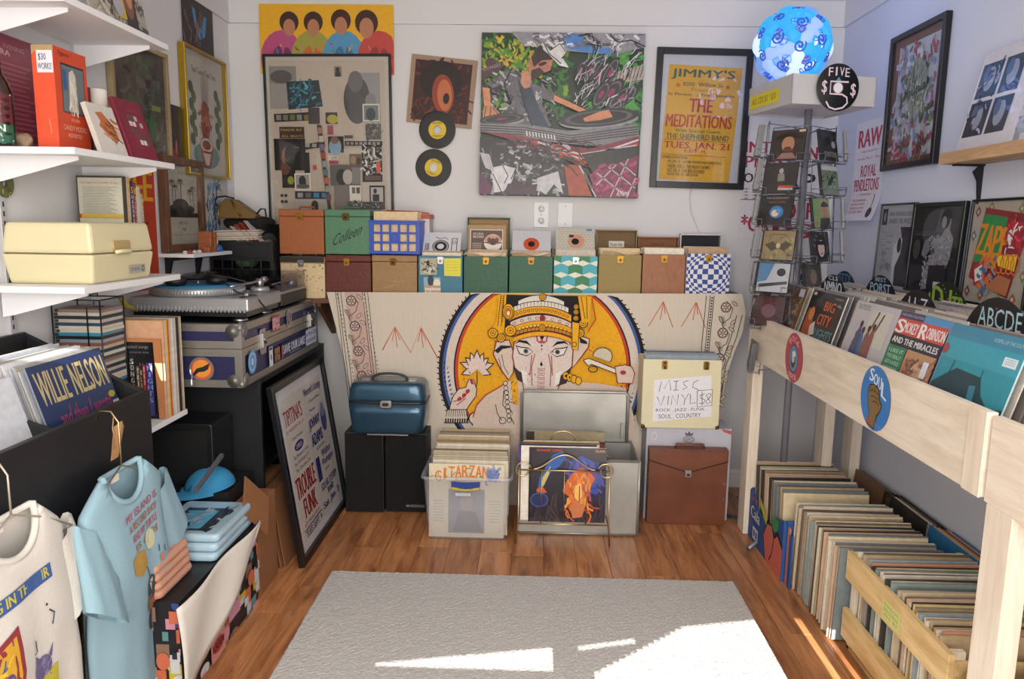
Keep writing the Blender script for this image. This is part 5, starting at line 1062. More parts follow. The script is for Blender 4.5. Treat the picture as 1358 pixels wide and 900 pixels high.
# wire pockets
def rot2(a): return Matrix.Rotation(a, 3, 'Z')
LV = [191, 234, 277, 320, 362, 405, 450]
def pocket(px, py, yaw, y):
    P = ay(px, py, y) - Vector((PC.x, PC.y, 0)); Rm = rot2(yaw); mb = MB()
    def Q(x, yy, z): return P + Rm @ Vector((x, yy, z))
    for z, o in ((-.064, -.012), (-.035, -.014)):
        mb.tube([Q(-.074, .03, z), Q(-.074, o, z), Q(-.045, o, z)], .0014, GREYW, 5); mb.tube([Q(.074, .03, z), Q(.074, o, z), Q(.045, o, z)], .0014, GREYW, 5)
    mb.tube([Q(-.045, -.014, -.035), Q(-.045, -.012, -.064), Q(-.045, .03, -.064)], .0014, GREYW, 5); mb.tube([Q(.045, -.014, -.035), Q(.045, -.012, -.064), Q(.045, .03, -.064)], .0014, GREYW, 5)
    mb.tube([Q(-.074, .03, -.07), Q(-.074, .035, .07)], .0016, GREYW, 5); mb.tube([Q(.074, .03, -.07), Q(.074, .035, .07)], .0016, GREYW, 5); mb.tube([Q(-.074, .035, .07), Q(.074, .035, .07)], .0016, GREYW, 5)
    t = Vector((0, 0, P.z + .05)); mb.tube([Q(0, .035, .07), t], .002, GREYW, 5); mb.tube([Q(0, .03, -.064), Vector((0, 0, P.z - .05))], .002, GREYW, 5); mb.tube([Q(-.074, .03, -.064), Q(.074, .03, -.064)], .0014, GREYW, 5)
    mb.build('wire_pocket', sp)
def cdcase(label, px, py, yaw, y, draw, tilt=-10, group=None, sc=.93):
    P = ay(px, py, y); r = thing('disc_case', label, 'disc case', P, (D(tilt), 0, yaw), group); r.scale = (sc,) * 3
    MB().box(-.071, .071, 0, .010, -.0625, .0625, M('jewel_black', '#2a2a30', .3)).build('tray', r, .0005)
    c = Cv((0, 0, 100, 100), .122 + .012, .119); draw(c); c.build('booklet', r, GLOSS, loc=(-.063, 0, -.0595))
    MB().box(-.071, .071, -.002, -.0012, -.0625, .0625, GLASS).build('lid', r); return r
def sc_(bg, shapes, n=0, cols=(), seed=1, box=(5, 5, 95, 95)):
    def f(c):
        c.bgc(bg)
        if n: c.strokes(n, box, list(cols), 22, 5, random.Random(seed))
        for s_ in shapes:
            if s_[0] == 'e': c.ell(*s_[1:5], s_[5])
            elif s_[0] == 'p': c.poly(s_[1], s_[2])
            elif s_[0] == 't': c.text(*s_[1:7])
            elif s_[0] == 'r': c.rect(*s_[1:6])
    return f
ya, yb_ = D(-42), D(42)
CDS = [
 ('disc case with a hatted bearded face at the top left of the spinner rack', 1044, 192, ya, 2.97, sc_('#2a2422', [('e', 50, 48, 20, 28, '#a8785c'), ('p', [(8, 22), (50, 4), (92, 22), (94, 32), (50, 22), (8, 34)], '#14110f'), ('e', 50, 66, 13, 10, '#5a3428'), ('p', [(20, 98), (34, 78), (66, 78), (82, 98)], '#8a6a60'), ('r', 80, 0, 100, 8, '#c8a88c')], 20, ('#3a2c28', '#5a2c28'), 2)),
 ('dark disc case with pale bird shape at the top right of the spinner rack', 1099, 193, yb_, 3.0, sc_('#34353a', [('e', 74, 46, 12, 12, '#a8aab0'), ('p', [(20, 30), (50, 20), (60, 44), (40, 50)], '#15161a'), ('t', 'BONSTONE', 14, 72, 88, 90, '#a8a48c')], 20, ('#26272c', '#4a4a44'), 3)),
 ('black disc case with a grey singer figure and a red strip on the spinner rack', 1034, 236, ya, 2.96, sc_('#2c2a28', [('e', 50, 26, 7, 9, '#b0aaa4'), ('p', [(40, 36), (60, 34), (64, 60), (42, 62)], '#8a8680'), ('r', 46, 76, 92, 84, '#c8482c'), ('r', 46, 84, 92, 92, '#d8d8dc')])),
 ('green landscape disc case tilted in the right side of the spinner rack', 1100, 239, yb_, 2.98, sc_('#8a9a88', [('r', 0, 0, 100, 16, '#c4ccd0'), ('p', [(30, 66), (60, 30), (74, 40), (50, 70)], '#3a4a3c'), ('r', 0, 76, 100, 100, '#7a8a7c')], 30, ('#5a6c58', '#a8b4a4', '#465a48'), 4, (5, 20, 95, 95))),
 ('black disc case with a small blue and orange globe on the spinner rack', 1028, 278, ya, 2.96, sc_('#15151a', [('e', 52, 58, 22, 22, '#3a78b8'), ('e', 48, 62, 12, 12, '#d8c89c'), ('e', 58, 54, 8, 8, '#4a98d8'), ('t', 'THE GOLDEN DAYS', 14, 6, 86, 13, '#a89c90'), ('t', 'LAGOON', 26, 20, 76, 27, '#8a6a5c')])),
 ('disc case showing a man in a dark cap against green leaves on the spinner rack', 1089, 283, yb_, 2.95, sc_('#a8b07c', [('r', 0, 0, 40, 60, '#7c9a5c'), ('e', 68, 40, 17, 26, '#b08068'), ('p', [(46, 20), (66, 6), (92, 16), (94, 26), (48, 28)], '#2c2228'), ('p', [(30, 100), (40, 66), (92, 64), (100, 100)], '#44444c')], 16, ('#8aa46a', '#c8c8a0'), 5, (5, 5, 40, 50))),
 ('sepia disc case with a gauzy bow on the spinner rack', 1031, 325, ya, 2.95, sc_('#94835c', [('p', [(6, 50), (30, 36), (50, 52), (72, 36), (94, 46), (70, 70), (50, 60), (30, 72)], '#4a4234'), ('e', 50, 52, 7, 9, '#b8a888'), ('t', 'THE SHAWL', 18, 10, 74, 15, '#3a3428')], 24, ('#a89870', '#7a6a4a'), 6)),
 ('disc case with a pale face framed by dark hair on the spinner rack', 1088, 327, yb_, 2.94, sc_('#3a3a40', [('e', 50, 52, 34, 44, '#17141a'), ('e', 50, 56, 20, 30, '#d0b8b4'), ('p', [(28, 30), (72, 30), (68, 44), (32, 44)], '#17141a'), ('e', 50, 74, 6, 3, '#a83848')], 16, ('#5a5a54', '#8a8a78'), 7)),
 ('light blue and white disc case with a dark head on the spinner rack', 1024, 368, ya, 2.94, sc_('#b8bcc4', [('p', [(0, 0), (50, 0), (30, 60), (0, 70)], '#5a8ab4'), ('e', 74, 30, 14, 14, '#1c1c22'), ('p', [(4, 74), (96, 60), (96, 70), (8, 86)], '#3a4048')])),
 ('grey brown disc case low on the right side of the spinner rack', 1078, 367, yb_, 2.96, sc_('#5a5654', [('e', 50, 50, 20, 26, '#8a7a70')], 24, ('#6a605c', '#44403e'), 9)),
 ('dark red disc case low on the left side of the spinner rack', 1018, 412, ya, 2.97, sc_('#4a2c30', [('e', 50, 50, 24, 24, '#6a4a54')], 20, ('#6a3438', '#2c2428'), 10)),
]
for d in CDS: cdcase(*d); pocket(d[1], d[2], d[3], d[4])
for k, py in enumerate((188, 232, 276, 320, 366, 412, 470)):
    for j in range(3): cdcase('disc case seen edge on at the left side of the spinner rack', 1003 - k * 1.5 + j * 2.5, py, D(-104), 3.08 + .014 * j, sc_('#8a8a90', []), -6, 'disc cases seen edge on in the spinner rack')
    pocket(1006 - k * 1.5, py, D(-104), 3.1)
for k, py in enumerate((194, 238, 282, 326)):
    if k != 1: cdcase('disc case seen edge on at the right side of the spinner rack', 1122 - k * 1.5, py, D(70), 3.10, sc_(('#4a4a50', '#888', '#a88a3c', '#55585c')[k], []), -6, 'disc cases seen edge on at the right of the rack')
    pocket(1120 - k * 1.5, py, D(70), 3.1)
# lamp on the canopy
lc = Vector((ay(1051, 62, PC.y).x, PC.y, ay(1051, 62, PC.y).z)); lr = .137
lam = thing('table_lamp', 'glowing blue and white ball lamp of swirled plastic pieces on the rack canopy', 'lamp', (lc.x, lc.y, zbt + .012))
LC = lc.z - zbt - .012
phi = (1 + 5 ** .5) / 2
ico = [Vector(v).normalized() for v in [(0, s1, s2 * phi) for s1 in (-1, 1) for s2 in (-1, 1)] + [(s1, s2 * phi, 0) for s1 in (-1, 1) for s2 in (-1, 1)] + [(s2 * phi, 0, s1) for s1 in (-1, 1) for s2 in (-1, 1)]]
RX = Euler((.35, .2, .5)).to_matrix(); ico = [RX @ v for v in ico]
def lampmat(nm, col, e):
    m = M(nm, col, .45, var=.05, emit=e); b_ = m.node_tree.nodes['Principled BSDF']; b_.inputs['Specular IOR Level'].default_value = .2
    for l_ in list(m.node_tree.links):
        if l_.to_socket == b_.inputs['Base Color']: m.node_tree.links.remove(l_)
    b_.inputs['Base Color'].default_value = tuple(q_ * .3 for q_ in hexc(col)[:3]) + (1,); return m
LM = [lampmat('shade_white', '#d4e8ff', .95), lampmat('shade_cyan', '#3cb4f4', .8), lampmat('shade_pale', '#7ca8f0', .75), lampmat('shade_blue', '#4468e0', .5), lampmat('shade_mid', '#a8c8fc', .8)]
cnt = 0
edges = [(a, b_) for a in range(12) for b_ in range(a + 1, 12) if (ico[a] - ico[b_]).length < 1.1]
def facec(a, b_):
    cs = [c_ for c_ in range(12) if c_ not in (a, b_) and (ico[c_] - ico[a]).length < 1.1 and (ico[c_] - ico[b_]).length < 1.1]
    return [((ico[a] + ico[b_] + ico[c_]) / 3).normalized() for c_ in cs]
for a, b_ in edges:
    f1, f2 = facec(a, b_); c0 = (ico[a] + ico[b_]).normalized(); u = (ico[b_] - ico[a]).normalized(); v = c0.cross(u)
    if (f1 - c0).dot(v) < 0: f1, f2 = f2, f1
    C4 = [ico[a], f2, ico[b_], f1]
    ctr = []
    for k in range(4):
        p0, p1 = C4[k], C4[(k + 1) % 4]; m = 9
        for j in range(m):
            t = j / m; p = p0.lerp(p1, t).normalized(); side = c0.cross((p1 - p0)).normalized(); w_ = math.sin(2 * math.pi * t) * .15 * (1 if k % 2 == 0 else -1) * -1
            n_ = (p.cross(p1 - p0)).normalized(); q_ = (p + n_ * w_).normalized(); ctr.append(q_)
    vs = [LC_ for LC_ in []]; rad_ = lr
    rings = []
    for s_, bul in ((0, 1.10), (.35, 1.09), (.7, 1.04), (1.0, .93)):
        rings.append([(c0 * (1 - s_) + q_ * s_).normalized() * rad_ * bul for q_ in ctr] if s_ > 0 else [c0 * rad_ * bul])
    mb = MB(); V = [x + Vector((0, 0, LC)) for rg_ in rings for x in rg_]; n = len(ctr); F = [(0, 1 + k, 1 + (k + 1) % n) for k in range(n)]
    for q_ in range(2): F += [(1 + q_ * n + k, 1 + (q_ + 1) * n + k, 1 + (q_ + 1) * n + (k + 1) % n, 1 + q_ * n + (k + 1) % n) for k in range(n)]
    mb.tube([V[1 + 2 * n + k] * 1.0 + (V[1 + 2 * n + k] - Vector((0, 0, LC))) * .006 for k in range(n)], .0014, LM[3], 5, True)
    mb.add(V, F, LM[(0, 1, 2, 4, 0, 1, 2)[(cnt * 3 + a * 2 + b_) % 7]], True); cnt += 1
    mb.build('shade_piece', lam, fix=False)
fcs = []
for a, b_ in edges:
    for f in facec(a, b_):
        if all((f - g_).length > .1 for g_ in fcs): fcs.append(f)
for f in ico + fcs:
    u = f.orthogonal().normalized(); v = f.cross(u); mb = MB(); big = f in ico
    mb.tube([f * lr * (1.0 + .02 * (1 - q_ / 22)) + (u * math.cos(q_ * .45) + v * math.sin(q_ * .45)) * (.004 + .0010 * q_) + Vector((0, 0, LC)) for q_ in range(22)], .0034, LM[3], 6); mb.build('curl', lam)
MB().lathe([(.05, 0), (.05, .01), (.02, .016), (.018, LC - lr * .8)], (0, 0, 0), CAN, 'z', 20).build('lamp_base', lam)
pl = bpy.data.lights.new('lamp_bulb', 'POINT'); pl.energy = 4.5; pl.color = (.28, .40, 1); pl.shadow_soft_size = .12
po = bpy.data.objects.new('lamp_bulb', pl); COL.objects.link(po); po.location = lc + Vector((0, 0, .0)); 
# lamp shade pieces let the bulb light through between them; second glow leaves below toward the canopy
pl.use_shadow = False if hasattr(pl, 'use_shadow') else True
# price disc and yellow label on canopy
yw = math.atan2(.0645, .332); P = ay(1111, 116, 2.915)
r = thing('painted_record', 'black record painted with a price in white hung on the white canopy', 'sign', P, (0, 0, yw))
MB().lathe([(.002, -.0012), (.084, -.0012), (.085, -.0006), (.084, 0), (.002, 0)], (0, 0, 0), M('vinyl'), 'y', 44).build('disc', r)
c = Cv((-50, -50, 50, 50), .17, .17); c.l = .0014; Wt = '#d8c8d0'; c.ell(0, 0, 14, 14, '#4a1c24', 24)
for k, t in enumerate('FIVE'): c.text(t, -24 + 13 * k, -43 + abs(k - 1.5) * 1.5, -14 + 13 * k, -25 + abs(k - 1.5) * 1.5, Wt, .02)
for x in (-38, 30): c.text('$', x, -14 + (4 if x > 0 else 0), x + 12, 16 + (4 if x > 0 else 0), Wt, .02)
c.line([(24, -12), (-18, -12), (-18, 14), (10, 14), (22, 20), (24, 32), (14, 42), (-4, 46), (-18, 42), (-26, 30)], 3.6, Wt); c.ell(0, 1, 11, 11, '#d8d8dc'); c.poly([(0, -22), (6, -14), (-6, -14)], '#3f98a0'); c.build('print', r, loc=(-.085, 0, -.085))
P = ay(996, 142, 3.2); d = (L_ - N_); yl = math.atan2(-(d.y), -(d.x))
c = Cv((0, 0, 100, 36), .235, .052); c.bgc('#d8c832'); c.text('ALL CDS $5 * $20', 8, 8, 90, 28, '#5a5a2c', .0); 
P = Vector((L_.x * .96 + N_.x * .04, L_.y * .96 + N_.y * .04, 0)) + PC
o = c.build('yellow_tape_label', sp, None, (P.x - PC.x - .001, P.y - PC.y, zbt + .02), (0, 0, math.atan2(N_.y - L_.y, N_.x - L_.x)))
# ---------------------------------------------------------------- right wall pictures
def d_floral(c):
    c.bgc('#c8ccd0'); c.rect(0, 0, 100, 100, '#7c5844'); c.rect(10, 6, 92, 96, '#c4c6c8'); R = random.Random(31)
    c.strokes(240, (12, 8, 90, 94), ['#8a8c60', '#a85058', '#c8ccd4', '#8a98b8', '#5a6448', '#d8d8dc', '#b8a8a8'], 10, 3.4, R); c.ell(56, 42, 20, 22, '#9aa08c'); c.strokes(60, (36, 24, 76, 62), ['#5a6048', '#c8c8b8', '#7a8068'], 9, 2, R)
    c.text('The', 40, 34, 54, 40, '#2a2c24', .02); c.text('mutual', 34, 42, 78, 50, '#3a3c2c', .03, tr=(.1, -.1))
    c.strokes(40, (14, 84, 88, 95), ['#a83848', '#4a5c3c'], 8, 3, R)
picture('framed_floral_poster', 'black framed poster crowded with flowers high on the right wall', 'framed poster', .41, .512, (1.417, 3.165, 1.53), RW, d_floral, None, (.022, .022, BLKF))
r = thing('wall_ledge', 'narrow pine ledge on a black bracket holding records on the right wall', 'shelf', (1.42, 2.52, 1.535), RW)
MB().box(0, 1.3, -.115, 0, -.028, 0, wood('ledge_pine', '#a07c54', '#c8a47c', .5, 4, (1, 9, 9))).build('board', r, .001); MB().box(0, 1.3, -.122, -.115, -.028, .008, wood('ledge_pine', '#a07c54', '#c8a47c')).build('lip', r, .001)
mb = MB(); mb.box(.02, .045, -.09, -.0, -.034, -.028, BLKF); mb.prism([(-.0, -.028), (-.008, -.028), (-.030, -.05), (-.014, -.08), (-.007, -.15), (0, -.16)], 'x', .028, .038, BLKF); mb.build('bracket', r)
def ledge_cover(label, y, draw, col='#cfcdd0', s=.314): cover(label, (1.333, y, 1.537), (D(-12.5), 0, D(-90)), draw, None, s, col)
def d_four(c):
    c.bgc('#c9c6ca'); c.rect(6, 20, 66, 84, '#c9c6ca')
    for x, y, w_ in ((4, 12, 34), (42, 12, 30), (4, 50, 34), (42, 50, 30)): c.rect(x, y, x + w_, y + 34, '#24262c'); c.ell(x + w_ * .5, y + 16, 8, 12, '#8a90a0'); c.ell(x + w_ * .3, y + 10, 5, 8, '#4a5878')
    c.strokes(30, (6, 14, 34, 80), ['#4a5c80', '#98a4bc', '#1c1e24'], 8, 2, random.Random(3)); c.text('TOWN TAPES', 76, 10, 96, 14, '#8a888c')
ledge_cover('white record sleeve with four dark portrait photographs on the pine ledge', 2.50, d_four)
def d_sky(c): c.bgc('#c4c6ca'); c.rect(5, 4, 97, 90, '#8a98b4'); c.strokes(120, (8, 8, 94, 86), ['#9aa6c0', '#b8bcca', '#7488ac', '#a8aab8'], 26, 8, random.Random(5)); c.strokes(50, (15, 30, 40, 80), ['#c8c6cc', '#b0a8b4'], 10, 3, random.Random(6), 70, 30)
ledge_cover('pale blue hazy record sleeve second on the pine ledge', 2.215, d_sky)
ledge_cover('dark navy record sleeve nearest on the pine ledge', 1.925, lambda c: (c.bgc('#2c3a5c'), c.rect(0, 88, 100, 100, '#5a4434')))
def d_signed(c):
    c.bgc('#b4b6ba'); c.rect(4, 4, 20, 24, '#1c1c20'); c.ell(12, 14, 4, 6, '#8a8888'); c.rect(22, 6, 98, 24, '#a8aaae'); c.text('AREA RESEARCHERS', 24, 8, 94, 13, '#3a3a40'); c.text('SHARED THE MUSIC', 26, 16, 92, 22, '#3a3a40')
    c.poly([(64, 26), (98, 26), (98, 96), (56, 96), (60, 60), (74, 44)], '#2c2c32'); c.poly([(50, 50), (62, 40), (74, 40), (72, 58), (60, 74), (62, 96), (54, 96), (50, 66)], '#c8c8cc'); c.ell(66, 48, 6, 9, '#1e1e22')
    for k in range(6): c.text('SIDE NOTES', 8 + (18 if k % 2 else 0), 32 + 4 * k, 24 + (18 if k % 2 else 0), 34 + 4 * k, '#5a5a60', 0)
    for k in range(9): R = random.Random(k); x, y = 8 + R.random() * 30, 58 + R.random() * 22; c.line([(x, y), (x + 4, y - 6), (x + 7, y + 3), (x + 10, y - 4), (x + 14, y - 2)], .8, '#3a3a40')
picture('framed_picture', 'black framed grey picture with signatures leaning by the red lettered poster', 'framed picture', .285, .335, (1.405, 3.145, 1.065), (D(-2), 0, D(-90)), d_signed, None, (.007, .012, BLKF))
def d_photo(c):
    c.bgc('#232326'); c.ell(48, 26, 30, 24, '#55565a'); R = random.Random(5)
    c.poly([(60, 14), (70, 8), (78, 16), (76, 26), (86, 36), (84, 56), (78, 70), (60, 66), (50, 70), (42, 96), (30, 98), (32, 80), (40, 60), (54, 50), (44, 46), (42, 38), (60, 34), (66, 26)], '#9a9a9e')
    c.strokes(180, (34, 34, 84, 66), ['#c8c8cc', '#7a7a80', '#aaaab0'], 3, 1.5, R); c.strokes(60, (31, 64, 44, 96), ['#c8c8cc', '#7a7a80'], 3, 1.5, R); c.ell(69, 14, 9, 11, '#131316'); c.ell(67, 18, 5, 7, '#8a8a8e'); c.poly([(30, 40), (38, 36), (44, 50), (34, 60), (26, 56)], '#6a6a70')
    c.poly([(46, 68), (80, 66), (88, 100), (46, 100)], '#1a1a1d'); c.rect(60, 86, 88, 93, '#b8b8bc'); c.ell(14, 50, 8, 12, '#3a3834')
picture('framed_photograph', 'black framed dark photograph of a figure in a glittering suit leaning on the right wall', 'framed photograph', .34, .33, (1.40, 2.86, 1.065), (D(-2), 0, D(-90)), d_photo, None, (.016, .016, BLKF))
def d_zapp(c):
    c.bgc('#beb4a4'); R = random.Random(9)
    for x, y in ((8, 10), (30, 6), (78, 8), (90, 12), (6, 34), (92, 40), (94, 70), (8, 90), (32, 92), (62, 94), (84, 92)): c.poly([(x - 5, y), (x, y - 6), (x + 5, y), (x, y + 6)], R.choice(['#a85848', '#5a7a90', '#8a8a4a', '#7a4a5a'])); c.ell(x, y, 2, 2, '#d8c8a8')
    c.poly([(22, 6), (96, 14), (76, 92), (8, 76)], '#8a3038'); c.poly([(22, 12), (60, 16), (52, 60), (12, 60)], '#2f8a4a')
    for k, t in enumerate('ZAPP'): c.text(t, 14 + 13 * k, 22 + 1 * k, 26 + 13 * k, 52 + k, '#e08a24', .09, tr=(.15, 0))
    c.poly([(30, 50), (56, 50), (50, 66), (30, 64)], '#e08a24'); c.poly([(62, 18), (94, 22), (88, 50), (72, 44), (62, 34)], '#b03038'); c.ell(68, 34, 4, 7, '#a8a4b0'); c.strokes(30, (64, 20, 92, 46), ['#d8d8d8', '#8a2030', '#c84850'], 10, 2.4, R)
    c.poly([(50, 52), (84, 50), (82, 66), (56, 62)], '#d8b82c'); [c.ring(58 + 8 * k, 60, 6, 9, 1.6, '#c86a24') for k in range(4)]; c.poly([(16, 66), (34, 56), (40, 78), (20, 84)], '#a82c34'); c.poly([(18, 68), (30, 62), (34, 76), (22, 80)], '#d8d4cc'); c.strokes(40, (30, 54, 50, 84), ['#2f6a9a', '#8a8a8e', '#c86a3c'], 8, 3, R); c.poly([(40, 84), (60, 70), (80, 74), (76, 90)], '#a86a44')
picture('framed_zapp_poster', 'black framed cream poster with a tilted bright cartoon lettered panel', 'framed poster', .325, .33, (1.41, 2.507, 1.068), (D(-2), 0, D(-90)), d_zapp, None, (.008, .014, BLKF))
picture('framed_picture', 'dark framed picture cut off by the right edge beyond the bright lettered panel', 'framed picture', .30, .31, (1.41, 2.17, 1.068), (D(-2), 0, D(-90)), lambda c: (c.bgc('#a8a08c'), c.strokes(60, (5, 5, 95, 95), ['#8a6a3c', '#5a5a4c', '#c8c0a8'], 20, 5, random.Random(4))), None, (.012, .014, BLKF))
# ---------------------------------------------------------------- floor crates on the right
def row(label, group, x0, y0, y1, z0, n, far=True, lean=-3, jit=.006, pal=PAL, ztop=0):
    for k in range(n):
        y = y1 - (y1 - y0) * (k + .5) / n; t = k / n
        lp(label, group, (x0 + random.uniform(-jit, jit), y, z0 + random.uniform(0, .012) + ztop * t), (D(-(lean if callable(lean) is False else lean(t)) + random.uniform(-1, 1)), D(random.uniform(-.5, .5)), D(random.uniform(-.8, .8))), random.choice(pal)).scale = (1, random.uniform(1.0, 2.3), random.uniform(.985, 1))
DK = ['#c9b896', '#b09a78', '#d0c4ae', '#8a7a62', '#c4b498', '#6a5a4c', '#3c3632', '#a89a84', '#7a5a4c', '#6a7478', '#b89a84', '#d8d0c0', '#7c8a86', '#2e2c30', '#b8a890', '#cfc6b4', '#a08c74']
# printed fruit box
r = thing('fruit_box', 'blue cardboard fruit box printed with a pink peach holding records under the bench', 'box', (.94, 2.665, 0))
FB = M('box_blue', '#23508e', .6, var=.06); mb = MB(); L_b = .43
side = [(0, 0), (L_b, 0), (L_b, .205), (L_b - .05, .205), (L_b - .10, .16), (.17, .13), (.13, .175), (.09, .21), (0, .235)]
mb.prism([(a, z) for a, z in side], 'x', 0, .005, FB); mb.build('printed_side', r)
mb = MB(); mb.box(0.005, .345, 0, .005, 0, .235, FB).box(.005, .345, L_b - .005, L_b, 0, .21, FB).box(.34, .345, .005, L_b - .005, 0, .205, FB).box(.005, .34, .005, L_b - .005, 0, .005, FB); mb.build('box_body', r)
c = Cv((0, 0, 43, 24), L_b, .24); c.poly([(24, 24), (20, 15), (24, 8), (30, 7), (33, 10), (37, 7), (43, 10), (43, 24)], '#1c1c28'); c.poly([(25, 24), (21, 15), (25, 9), (30, 8), (33, 12), (37, 9), (43, 12), (43, 24)], '#c8685c'); c.line([(33, 12), (32, 18), (29, 22)], .7, '#1c1c28'); c.poly([(29, 7), (32, 3), (38, 3), (37, 7), (33, 9)], '#3a8a4c'); c.text('Cala', 3, 9, 15, 14, '#d8d8e0', .05); c.text('Gourmet', 3, 4, 11, 7, '#c05058', .03); c.rect(7, 17, 14, 22, '#d8d8e0'); c.rect(8, 18, 10, 21, '#23508e'); c.rect(11, 18, 13, 21, '#23508e'); c.poly([(15, 2), (24, 7), (24, 10), (15, 5.5)], '#b8c038')
c.clip = True
# keep print inside the cut side: lower 14 cm only on the middle
o = c.build('print', r, loc=(0, L_b, 0), rot=(0, 0, D(-90)))
row('old record sleeve filed in the blue fruit box', 'records in the fruit box', .953, 2.69, 3.08, .008, 24, pal=DK, lean=4)
r = thing('cardboard_box', 'salmon and blue printed cardboard box end beside the peach box', 'box', (.95, 2.60, 0)); MB().box(0, .33, .05, .056, 0, .24, FB).box(0, .006, .03, .05, 0, .22, M('salmon_card', '#c0705c', .6)).box(0, .006, .0, .03, 0, .2, FB).build('body', r, .001)
row('old record sleeve standing on the floor between the fruit box and pine crate', 'records standing on the floor', .968, 2.25, 2.64, .002, 34, lean=-2, pal=DK + ['#d8ccb4', '#7a909c', '#d6c8a8', '#cfc4b0'])
PCx = .99; y0c, y1c = 1.66, 2.24
r = thing('pine_crate', 'slatted pine crate of records with a yellow label under the bench', 'crate', (PCx, y0c, 0)); Lc = y1c - y0c
for z0, z1 in ((.225, .318), (.035, .130)): MB().box(0, .016, 0, Lc, z0, z1, PINEY).build('slat', r, .002); MB().box(.33, .346, 0, Lc, z0, z1, PINEY).build('slat', r, .002)
for y in (.012, Lc - .03):
    for x in (.016, .30): MB().box(x, x + .03, y, y + .018, 0, .318, PINEV).build('corner_post', r, .001)
for z0, z1 in ((.21, .30), (.035, .130)): MB().box(.016, .33, -.0, .012, z0, z1, PINEY).build('end_slat', r, .001)
for k in range(4): MB().box(.016 + .08 * k, .088 + .08 * k, .012, Lc - .012, .0, .012, PINEY).build('bottom_slat', r)
c = Cv((0, 0, 100, 60), .10, .055); c.bgc('#c8c87c'); [c.text(t, 10, 8 + 16 * k, 88, 18 + 16 * k, '#8a8a3c', 0) for k, t in enumerate(('RANDOM', 'RECORDS', 'ALL $2'))]; c.build('yellow_label', r, loc=(0, .33, .235), rot=(0, D(0), D(-90)))
row('old record sleeve filed in the slatted pine crate', 'records in the pine crate', 1.008, y0c + .06, y1c - .035, .014, 42, lean=-1, pal=DK + ['#c8b07c', '#8a9aa4', '#b8866a', '#d6cfc0'])
for (ya_, n, pal, grp, lab) in ((3.06, 3, ['#7a5c44', '#8a6c50'], 'brown sleeves against the wall', 'brown sleeve leaning against the wall behind the fruit box'), (2.80, 5, ['#2a2624', '#d8d0c4', '#8a7058', '#3a3430'], 'sleeves leaning mid wall', 'dark edged sleeve leaning against the wall behind the floor records'), (2.47, 6, ['#2f78a8', '#c8b490', '#c0a078', '#9a3c40', '#b8a084'], 'sleeves leaning near wall', 'bright edged sleeve leaning against the wall behind the pine crate')):
    for k in range(n): o = lp(lab, grp, (1.325 + k * .009 , ya_ - k * .012, .002), (D(-6), 0, D(-90)), pal[k % len(pal)])
r = thing('storage_box', 'black box of records near the camera under the second bench', 'box', (1.0, 1.36, 0)); mb = MB(); mb.box(0, .006, 0, .27, 0, .27, BLACKP).box(.334, .34, 0, .27, 0, .27, BLACKP).box(.006, .334, 0, .006, 0, .27, BLACKP).box(.006, .334, .264, .27, 0, .27, BLACKP).box(.006, .334, .006, .264, 0, .006, BLACKP); mb.build('body', r)
row('old record sleeve in the black box near the camera', 'records in the black box', 1.012, 1.38, 1.6, .01, 12)
# ================================================================ left wall shelving
ST = M('steel_standard', '#c4c4c8', .4, .3)
for k, y in enumerate((2.05, 2.44)):
    r = thing('shelf_standard', ('nearer' if k == 0 else 'farther') + ' white slotted metal upright on the left wall', 'shelf upright', (XL, y, .5))
    MB().box(.0, .011, -.012, .012, 0, 1.55, ST).build('rail', r, .001)
    mb = MB()
    for j in range(58): mb.box(.0108, .0113, -.003, .003, .02 + j * .026, .034 + j * .026, BLKF)
    tag(mb.build('slots', r), kind='stuff')
SHZ = {'top': 1.85, 'upper': 1.478, 'lower': 1.118, 'bottom': .655}
for nm, lab in (('top', 'white wall shelf at the top holding a collage record sleeve'), ('upper', 'white wall shelf holding the bottle and orange box'), ('lower', 'white wall shelf holding the cream plastic case'), ('bottom', 'low white wall shelf holding upright records')):
    z = SHZ[nm]; r = thing('wall_shelf', lab, 'shelf', (XL + .012, 1.95 if nm != 'bottom' else 2.14, z), (0, 0, 0)); L_s = 2.497 - r.location.y
    MB().box(0, .268, 0, L_s, -.018, 0, SHELFW).build('board', r, .0015)
    for y in (.06, L_s - .07): MB().prism([(0, -.018), (.24, -.018), (.24, -.028), (.03, -.085), (0, -.09)], 'y', y, y + .004, SHELFW).build('bracket', r)
zu, zl, zb0, ztp = SHZ['upper'], SHZ['lower'], SHZ['bottom'], SHZ['top']
def boxthing(name, label, cat, loc, dims, mat, draws=(), bevel=.0015, rot=(0, 0, 0), part_='body', group=None):
    """dims x,y,z; draws: list of (face,draw,vb) faces: 'f' facing -Y, 'r' facing +X, 'l' facing -X, 't' up"""
    r = thing(name, label, cat, loc, rot, group); w, d, h = dims
    MB().box(0, w, 0, d, 0, h, mat).build(part_, r, bevel)
    for fc, dr, vb in draws:
        if fc == 'f': c = Cv(vb or (0, 0, 100, 100), w, h); dr(c); c.build('print', r)
        if fc == 'r': c = Cv(vb or (0, 0, 100, 100), d, h); dr(c); c.build('print', r, loc=(w, 0, 0), rot=(0, 0, D(90)))
        if fc == 'l': c = Cv(vb or (0, 0, 100, 100), d, h); dr(c); c.build('print', r, loc=(0, d, 0), rot=(0, 0, D(-90)))
        if fc == 't': c = Cv(vb or (0, 0, 100, 100), w, d); dr(c); c.build('print', r, loc=(0, 0, h), rot=(D(-90), 0, 0))
    return r
